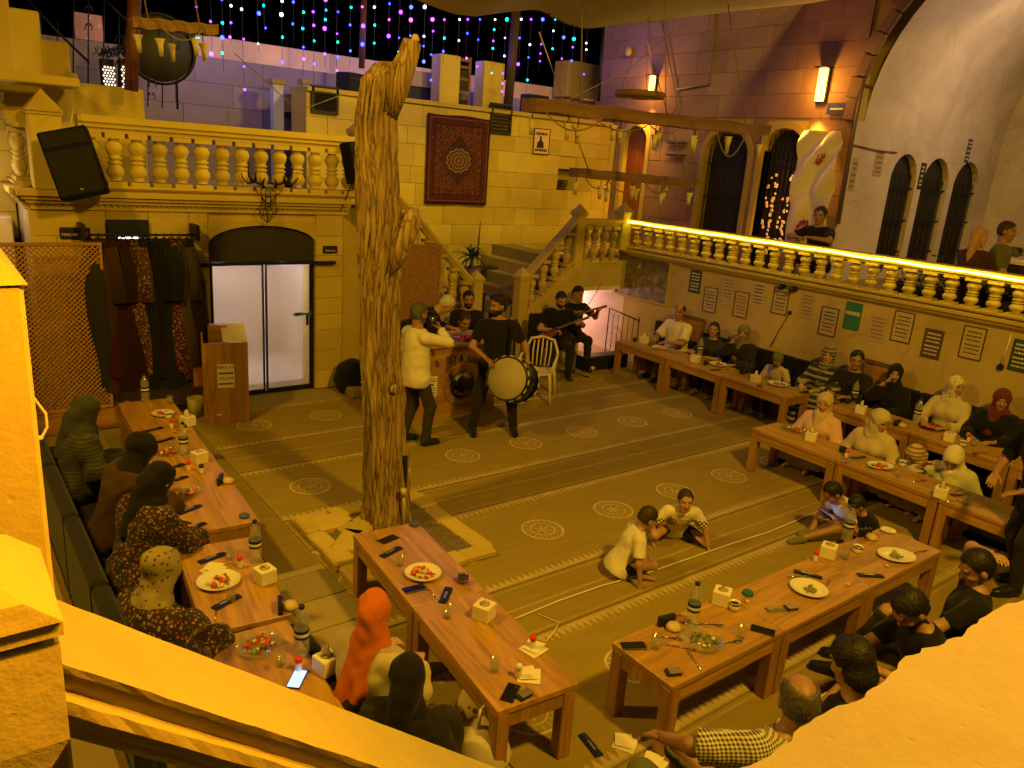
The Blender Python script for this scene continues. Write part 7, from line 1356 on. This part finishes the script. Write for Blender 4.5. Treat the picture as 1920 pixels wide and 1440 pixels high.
# ------------------------------------------------------------------ coloured light curtain, canopy, poles
BC = [emis('bulb_'+n_, c_, 14) for n_, c_ in (('blue', (.02, .03, 1.0)), ('violet', (.22, .02, 1.0)), ('cyan', (.0, .42, .55)), ('white', (.30, .30, .45)), ('green', (.0, .5, .26)), ('magenta', (.6, .03, .55)))]
WIRE = mat('light_wire', (.03, .03, .05), .6); bulb = {m_.name: MB().lathe([(0, -.016), (.012, -.011), (.016, 0), (.012, .011), (0, .016)], 8).mesh('bulb', m_) for m_ in BC}
_o = 'first second third fourth fifth sixth seventh eighth ninth tenth eleventh twelfth thirteenth fourteenth fifteenth sixteenth seventeenth eighteenth nineteenth'.split(); ORD = _o+['twentieth']+['twenty '+q for q in _o[:9]]+['thirtieth']+['thirty '+q for q in _o[:9]]
LX = np.linspace(366, 1108, 34)+rng.uniform(-6, 6, 34); nb = 0
for i, px_ in enumerate(LX):
    Yc = 11.0+.35*math.sin(i*1.7); tp = pb(px_, -30 if px_ < 800 else 30, Yc); bt = pb(px_-4, (70, 95, 62, 110, 150, 86, 132, 100)[(i*3) % 8]+(px_-366)*.07+rng.uniform(-20, 25), Yc); t = thing('light_strand', ORD[i]+' strand from the left in the curtain of small coloured lights', 'light strand', tp, 0, 'strands of the coloured light curtain')
    L_ = tp[2]-bt[2]; MB().tube([(0, 0, 0), (.01*math.sin(i), .01, -L_*.5), (0, 0, -L_)], .003, 4).ob('wire', WIRE, t); k = 0; z = .05
    while z < L_: m_ = BC[random.choice((0, 0, 0, 1, 1, 2, 3, 3, 4, 5))]; obl('bulb', bulb[m_.name], t, (.012*random.uniform(-1, 1), 0, -z)).scale = (random.choice((.8, .9, 1.0, 1.1, 1.7)),)*3; z += random.uniform(.10, .42)
CANV = C('grey_canvas', (.46, .42, .42), var=.12)
b = MB(); ca, cb = pb(770, -8, 8.2), pb(1690, -10, 8.2)
edge = [(770, -6), (800, 8), (850, 26), (890, 31), (940, 24), (1000, 18), (1020, 22), (1040, 36), (1070, 48), (1100, 54), (1140, 50), (1200, 44), (1280, 33), (1370, 22), (1460, 12), (1560, 4), (1690, -14)]
ex = [p[0] for p in edge]; ey = [p[1] for p in edge]
def cf(u, v):
    x = 770+u*920; y = np.interp(x, ex, ey); p = pb(x, y-v*0, 8.2); q = np.array((p[0]*1.0, 8.2-v*3.2, p[2]+v*(.35+.25*math.sin(u*7))-.07*math.sin(v*math.pi*2+u*9)*v)); return tuple(q)
b.sheet(cf, 90, 14); o = b.ob('canopy', CANV, None, (0, 0, 0), 0, False); tag(o, 'grey canvas canopy sagging over the courtyard at the top', 'canopy')
# valance of scallops along the front edge
b = MB()
for k in range(74):
    x = 1030+k*8.6; y = np.interp(x, ex, ey); p = pb(x, y-2, 8.17); b.add([p+np.array((-.024, 0, .03)), p+np.array((.024, 0, .03)), p+np.array((.02, 0, -.012)), p+np.array((0, 0, -.026)), p+np.array((-.02, 0, -.012))], [(0, 1, 2, 3, 4)])
o = b.ob('canopy_fringe', mat('fringe_brown', (.14, .10, .08), .8), bpy.data.objects['canopy'], fix=False); stuff(o)
for x0, lab in ((1102, 'glass tube lamp hanging from the canopy, left one of two'), (1128, 'small glass tube lamp hanging from the canopy, right one of two')):
    p = pb(x0, 8 if x0 < 1110 else -2, 7.9); t = thing('tube_lamp', lab, 'hanging lamp', p, (0, R(14), 0), 'tube lamps under the canopy'); MB().lathe([(0, -.09), (.045, -.09), (.05, -.08), (.05, .09), (.03, .1), (0, .1)], 14).ob('glass_tube', TUL, t); MB().lathe([(.05, -.095), (.054, -.095), (.054, -.08), (.05, -.08)], 14).ob('rim', CHROME, t); MB().tube([(0, 0, .1), (0, 0, .5)], .006, 4).ob('cord', IRON, t)
for x0, y0, x1, y1, Y_, r_, m_, lab in ((683, -20, 678, 128, 12.6, .05, POST, 'reddish wooden pole rising behind the tree trunk'), (968, 20, 952, 205, 12.5, .09, m_wood('dark_post', (.06, .035, .04), 2, 1, .7), 'thick dark wooden pole right of the stone piers'), (1131, 50, 1122, 190, 12.3, .035, IRON, 'thin dark metal pole at the edge of the purple lit wall'), (252, -10, 246, 170, 10.4, .075, POST, 'dark red wooden post beside the iron stair railing')):
    a_, b_ = pb(x0, y0, Y_), pb(x1, y1, Y_); tag(MB().tube([a_, b_], r_, 10).ob('pole', m_), lab, 'pole', 'upright poles')
# things on the roof terrace
RZ = BZ+.0
p = pb(785, 190, BY+.7); t = thing('small_shed', 'small blue lit shed roof on the roof terrace right of the tree', 'shed', (p[0], BY+.95, BZ-.02)); MB().b2(-.42, .42, -.2, .2, 0, .36).ob('shed_wall', DARK, t); b = MB(); b.prism([(-.50, .36), (.50, .36), (.34, .62), (-.34, .62)], .46, Matrix.Translation((0, .23, 0)) @ M90); b.ob('shed_roof', SANDD, t)
p = pb(868, 200, BY+.15); t = thing('ladder_back_chair', 'dark ladder back wooden rack between the two stone piers', 'rack', (p[0], BY+.2, BZ+.072)); [MB().b2(x, x+.04, 0, .04, 0, .82).ob('upright', BEAM, t) for x in (-.17, .13)]; [MB().b2(-.13, .13, .005, .03, z, z+.05).ob('rung', BEAM, t) for z in (.2, .42, .62, .74)]
MB().lathe([(0, -.09), (.07, -.06), (.10, 0), (.07, .06), (0, .09)], 16).ob('glass_globe', GL, t, (.02, -.05, .16)); MB().b2(-.13, .13, .032, .05, 0, .6).ob('dark_panel', DARK, t)
for i, (x, w_, hh, m_, lab) in enumerate(((1000, .5, .36, BLACKCL, 'dark covered heap on the roof terrace behind the upper chandelier'), (1066, .55, .24, mat('pink_box', (.36, .22, .20), .8), 'pinkish crate on the wall top below the upper chandelier'), (1105, .30, .24, mat('rose_box', (.34, .20, .17), .8), 'smaller pinkish crate right of the first crate on the wall top'), (1022, .35, .2, mat('blue_box', (.12, .16, .22), .7), 'blue grey crate on the wall top'), (660, .5, .3, BLACKCL, 'dark covered heap on the wall top just left of the tree'))):
    p = pb(x, 220, BY+.35); t = thing('crate', lab, 'crate', (p[0], BY+.35, BZ+.072), .1*i, 'crates and heaps on the back wall'); MB().box((0, 0, hh/2), (w_, .3, hh), 0, 0, .02).ob('crate_body', m_, t); MB().box((0, -.152, hh*.7), (w_*.8, .006, .03)).ob('crate_band', DARK, t)
for (a_, b_, c_, lab) in (((640, 178), (560, 208), (440, 100), 'slack cable crossing the grey wall above the balcony'), ((1050, 195), (1180, 130), (1260, 60), 'slack cable from the chandelier up to the canopy'), ((1660, 60), (1500, 30), (1320, 10), 'cable along the underside of the canopy')):
    pipe(lab, [pb(x, y, 10.2) for x, y in (a_, b_, c_)], .006, WIRE if lab[-1] != 'y' else ROPE)
for x, lab in ((521, 'blue lit upright post in front of the grey upper wall'), (571, 'thin violet lit upright post beside the dark louvre')):
    a_, b_ = pb(x, 158, 13.0), pb(x, 330, 13.0); w_ = .17 if x < 550 else .09; t = thing('upright_post', lab, 'post', (b_[0], 13.0, 2.634), 0, 'posts on the balcony'); MB().b2(-w_/2, w_/2, -.08, .08, 0, a_[2]-2.634, 0, .006).ob('shaft', mat('blue_lit_tint', (.42, .48, .60), .6), t); MB().b2(-w_/2-.03, w_/2+.03, -.11, .11, a_[2]-2.634, a_[2]-2.56).ob('cap', SANDD, t)  # the blue light falling on the posts is put into their colour
# ------------------------------------------------------------------ stair, iron railing and things at the upper left
SYL = 10.9
st2 = thing('stone_stair', 'heavy stone steps climbing left from the balcony', 'stair', (0, SYL, 0))
for (x0, y0), (x1, y1) in (((-120, -40), (18, 22)), ((-120, 22), (78, 76)), ((-120, 80), (134, 140)), ((-120, 138), (150, 180)), ((-120, 168), (272, 206))):
    a_, b_ = pb(x0, y0, SYL), pb(x1, y1, SYL); a_ = pb(x1, y0, SYL); MB().b2(-1.6-.002*len(st2.children), b_[0], .002*len(st2.children), .9, 2.64, a_[2], 0, .02).ob('step', SAND, st2)
a_ = pb(0, 150, 9.6); sb = thing('stone_slab', 'long stone slab projecting above the corner newel of the balcony', 'slab', (0, 10.2, 0)); z_ = pb(70, 140, 10.2)[2]; MB().b2(-1.2, pb(145, 150, 10.2)[0], -.15, .5, z_-.10, z_, 0, .015).ob('slab_stone', SAND, sb)
lw = thing('stone_wall', 'orange lit stone wall left of the balcony newel post', 'wall', (0, SYL-.06, 0))
blocks(lw, -1.7, FX0-.02, 2.0, 3.62, (), .3, (.45, .6, .7)); core(lw, -1.7, FX0-.02, 2.0, 3.62, (), .03, .055)
IRY = 11.85; gw = thing('stair_railing', 'black iron railing with scrolls along the upper left stair', 'railing', (0, IRY, 0))
def gp(x, y): return pb(x, y, IRY)-np.array((0, IRY, 0))
for L_ in ([(45, -8), (110, 62), (168, 118)], [(192, -4), (246, 46)], [(282, 92), (331, 141), (333, 205)]): MB().tube([gp(*p) for p in L_], .016, 6).ob('hand_rail', IRON, gw)
for x, y0, y1 in ((76, 20, 100), (108, 40, 160), (138, -8, 160), (166, -8, 165), (195, -4, 165), (223, 22, 165), (246, 44, 200), (278, 88, 200), (305, 118, 202)): MB().tube([gp(x, y0), gp(x-1, y1)], .009, 5).ob('rail_bar', IRON, gw)
for x, y in ((166, 14), (166, 48), (222, 70), (222, 94), (284, 130), (286, 155), (284, 178), (223, 118)):
    for s_ in (-1, 1): MB().tube([gp(x+s_*(7*(1-k/12))*abs(math.sin(.5+k*.5))+s_*1, y+8*(1-k/12)*math.cos(k*.55)) for k in range(11)], .007, 5).ob('scroll', IRON, gw)
q0, q1 = pb(137, 22, 14.5), pb(194, 86, 14.5); t = thing('wall_painting', 'faded rusty flower painting on the grey wall behind the iron railing', 'painting', ((q0[0]+q1[0])/2, 14.5, (q0[2]+q1[2])/2)); w_, h_ = q1[0]-q0[0], q0[2]-q1[2]
def m_fade():
    n = NT('faded_flowers'); o = n.obj(); f = n.noise(o, 6, 5); v = n.voro(o, 7); c = n.mix(f, (.26, .17, .14), (.38, .22, .13)); c = n.mix(n.ramp(v, [(.05, 1.0), (.22, 0.0)]), c, (.48, .38, .34)); return n.base(c, .8)
MB().b2(-w_/2, w_/2, -.03, 0, -h_/2, h_/2).ob('canvas', m_fade(), t); MB().b2(-w_/2, w_/2, -.05, -.031, -h_/2, -h_/2+.05).ob('lower_bar', IRON, t)
q = pb(300, 92, 11.2); t = thing('round_fan', 'large round dark mesh disc beside the dark red post', 'fan', q); MB().lathe([(.40, -.04), (.43, -.04), (.43, .04), (.40, .04)], 36, M=Matrix.Rotation(math.pi/2, 4, 'X')).ob('rim', IRON, t); MB().lathe([(0, 0), (.39, 0), (.39, .012), (0, .012)], 36, M=Matrix.Rotation(math.pi/2, 4, 'X')).ob('disc', mat('disc_dark', (.03, .03, .045), .6), t); [MB().lathe([(r_, -.05), (r_+.008, -.05), (r_+.008, -.045), (r_, -.045)], 30, M=Matrix.Rotation(math.pi/2, 4, 'X')).ob('guard_ring', IRON, t) for r_ in (.10, .2, .3)]
# glowing pierced planters
for x, lab in ((205, 'left dark planter with glowing lattice holes below the iron railing'), (240, 'right dark planter with glowing lattice holes below the iron railing')):
    a_, b_ = pb(x-13, 122, 11.3), pb(x+13, 168, 11.3); w_, h_ = b_[0]-a_[0], a_[2]-b_[2]; t = thing('pierced_planter', lab, 'planter', ((a_[0]+b_[0])/2, 11.3, b_[2]), 0, 'pierced planters'); LG = emis('pierced_glow', (1.0, .80, .62), 2.0); MB().b2(-w_/2, w_/2, .02, .2, 0, h_+.08).ob('planter_body', DARK, t)
    for i in range(4):
        for j in range(8):
            s_ = w_/4*.36; cx, cz_ = -w_/2+w_/4*(i+.5+(.25 if j % 2 else -.25)), h_*(j+.5)/8; MB().add([(cx-s_, .012, cz_), (cx, .012, cz_-s_*1.15), (cx+s_, .012, cz_), (cx, .012, cz_+s_*1.15)], [(0, 1, 2, 3)]).ob('glowing_hole', LG, t)
    b = MB()
    for i in range(40): q = Vector((random.gauss(0, w_*.4), .1+random.gauss(0, .05), h_+.12+abs(random.gauss(0, .06)))); u = Vector((random.uniform(-1, 1), random.uniform(-1, 1), 1)).normalized()*.05; v_ = u.orthogonal().normalized()*.02; b.add([q-u, q+v_, q+u, q-v_], [(0, 1, 2, 3)])
    stuff(b.ob('foliage', bpy.data.materials['bush_leaf'], t, fix=False))
# white unit behind the lattice
a_ = pb(45, 440, 10.6); t = thing('white_cabinet', 'white cabinet seen above the lattice screen at the left', 'cabinet', (.45, 10.6, 0)); MB().b2(-.75, .42, -.2, .3, 0, 2.28, 0, .01).ob('cabinet_body', WHITE, t); MB().b2(-.72, -.2, -.215, -.201, 1.2, 2.2).ob('door_panel', CARTON, t); MB().tube([(.1, -.22, 2.3), (.14, -.24, 2.15), (.22, -.23, 2.0)], .012, 6).ob('cable', PAPER, t)
tag(MB().b2(-2.6, .0, 7.0, 14, -.01, 3.0).ob('side_wall', SANDD), 'dim stone wall at the far left behind the pier', 'wall')
pts = [pb(x, y, 1.9) for x, y in ((50, 690), (62, 745), (85, 775), (88, 800), (78, 822), (66, 822))]; t = thing('cable', 'white cable hanging beside the orange pier', 'cable'); MB().tube(pts, .0035, 5).ob('cord', PAPER, t); MB().box(pts[-1], (.03, .012, .008), 0, 0, .002).ob('plug', PAPER, t)
# bags on the bench at the lower centre
for px_, py_, m_, lab in ((905, 1300, C('print_bag', (.50, .40, .24), 'spot', (.12, .06, .05), 1.2), 'cream printed cloth bag under the near middle table'), (905, 1372, C('patch_bag', (.55, .48, .36), 'spot', (.02, .02, .03), .35), 'black and white patterned bag below the cream printed bag')):
    q = fl(px_, py_, .25); t = thing('cloth_bag', lab, 'bag', (q[0], q[1], .0), .4, 'cloth bags'); MB().lathe([(0, .0), (.14, .02), (.17, .12), (.12, .26), (.04, .32), (0, .32)], 18).ob('bag_body', m_, t); MB().tube([(-.05, 0, .3), (-.04, 0, .42), (.04, 0, .42), (.05, 0, .3)], .01, 6).ob('bag_handle', m_, t)
q = fl(1350, 1285, .5); t = thing('black_bag', 'black shoulder bag with buckles beside the man in the checked shirt', 'bag', (3.05, 1.95, .0), .3); MB().box((0, 0, .12), (.32, .16, .24), 0, 0, .04).ob('bag_body', BLACKCL, t); [MB().box((x, -.083, .13), (.02, .006, .03)).ob('buckle', CHROME, t) for x in (-.07, .07)]
# held things
def held_phone(lab, pr, w, lit, fwd):
    t = thing('phone', lab, 'phone', w, (R(50), 0, pr), 'phones held in hands'); MB().box((0, 0, 0), (.15, .075, .009), 0, 0, .003).ob('phone_case', BLACKP, t); MB().b2(-.07, .07, -.034, .034, .0048, .006).ob('screen', SCREEN if lit else bpy.data.materials['dark_screen'], t)
held_phone('phone with bright blue screen in the hands of the sitting boy', R(70), (phoneboy['wl']+phoneboy['wr'])/2+Vector((-.08, .06, .03)), 1, None); held_phone('black phone held up by the man in the pale trousers', R(200), phoneman['wl']+Vector((-.02, .10, .03)), 0, None)
held_phone('phone in the raised hand of the man on the terrace', R(20), Vector((11.0, 3.86, 2.84)), 0, None)
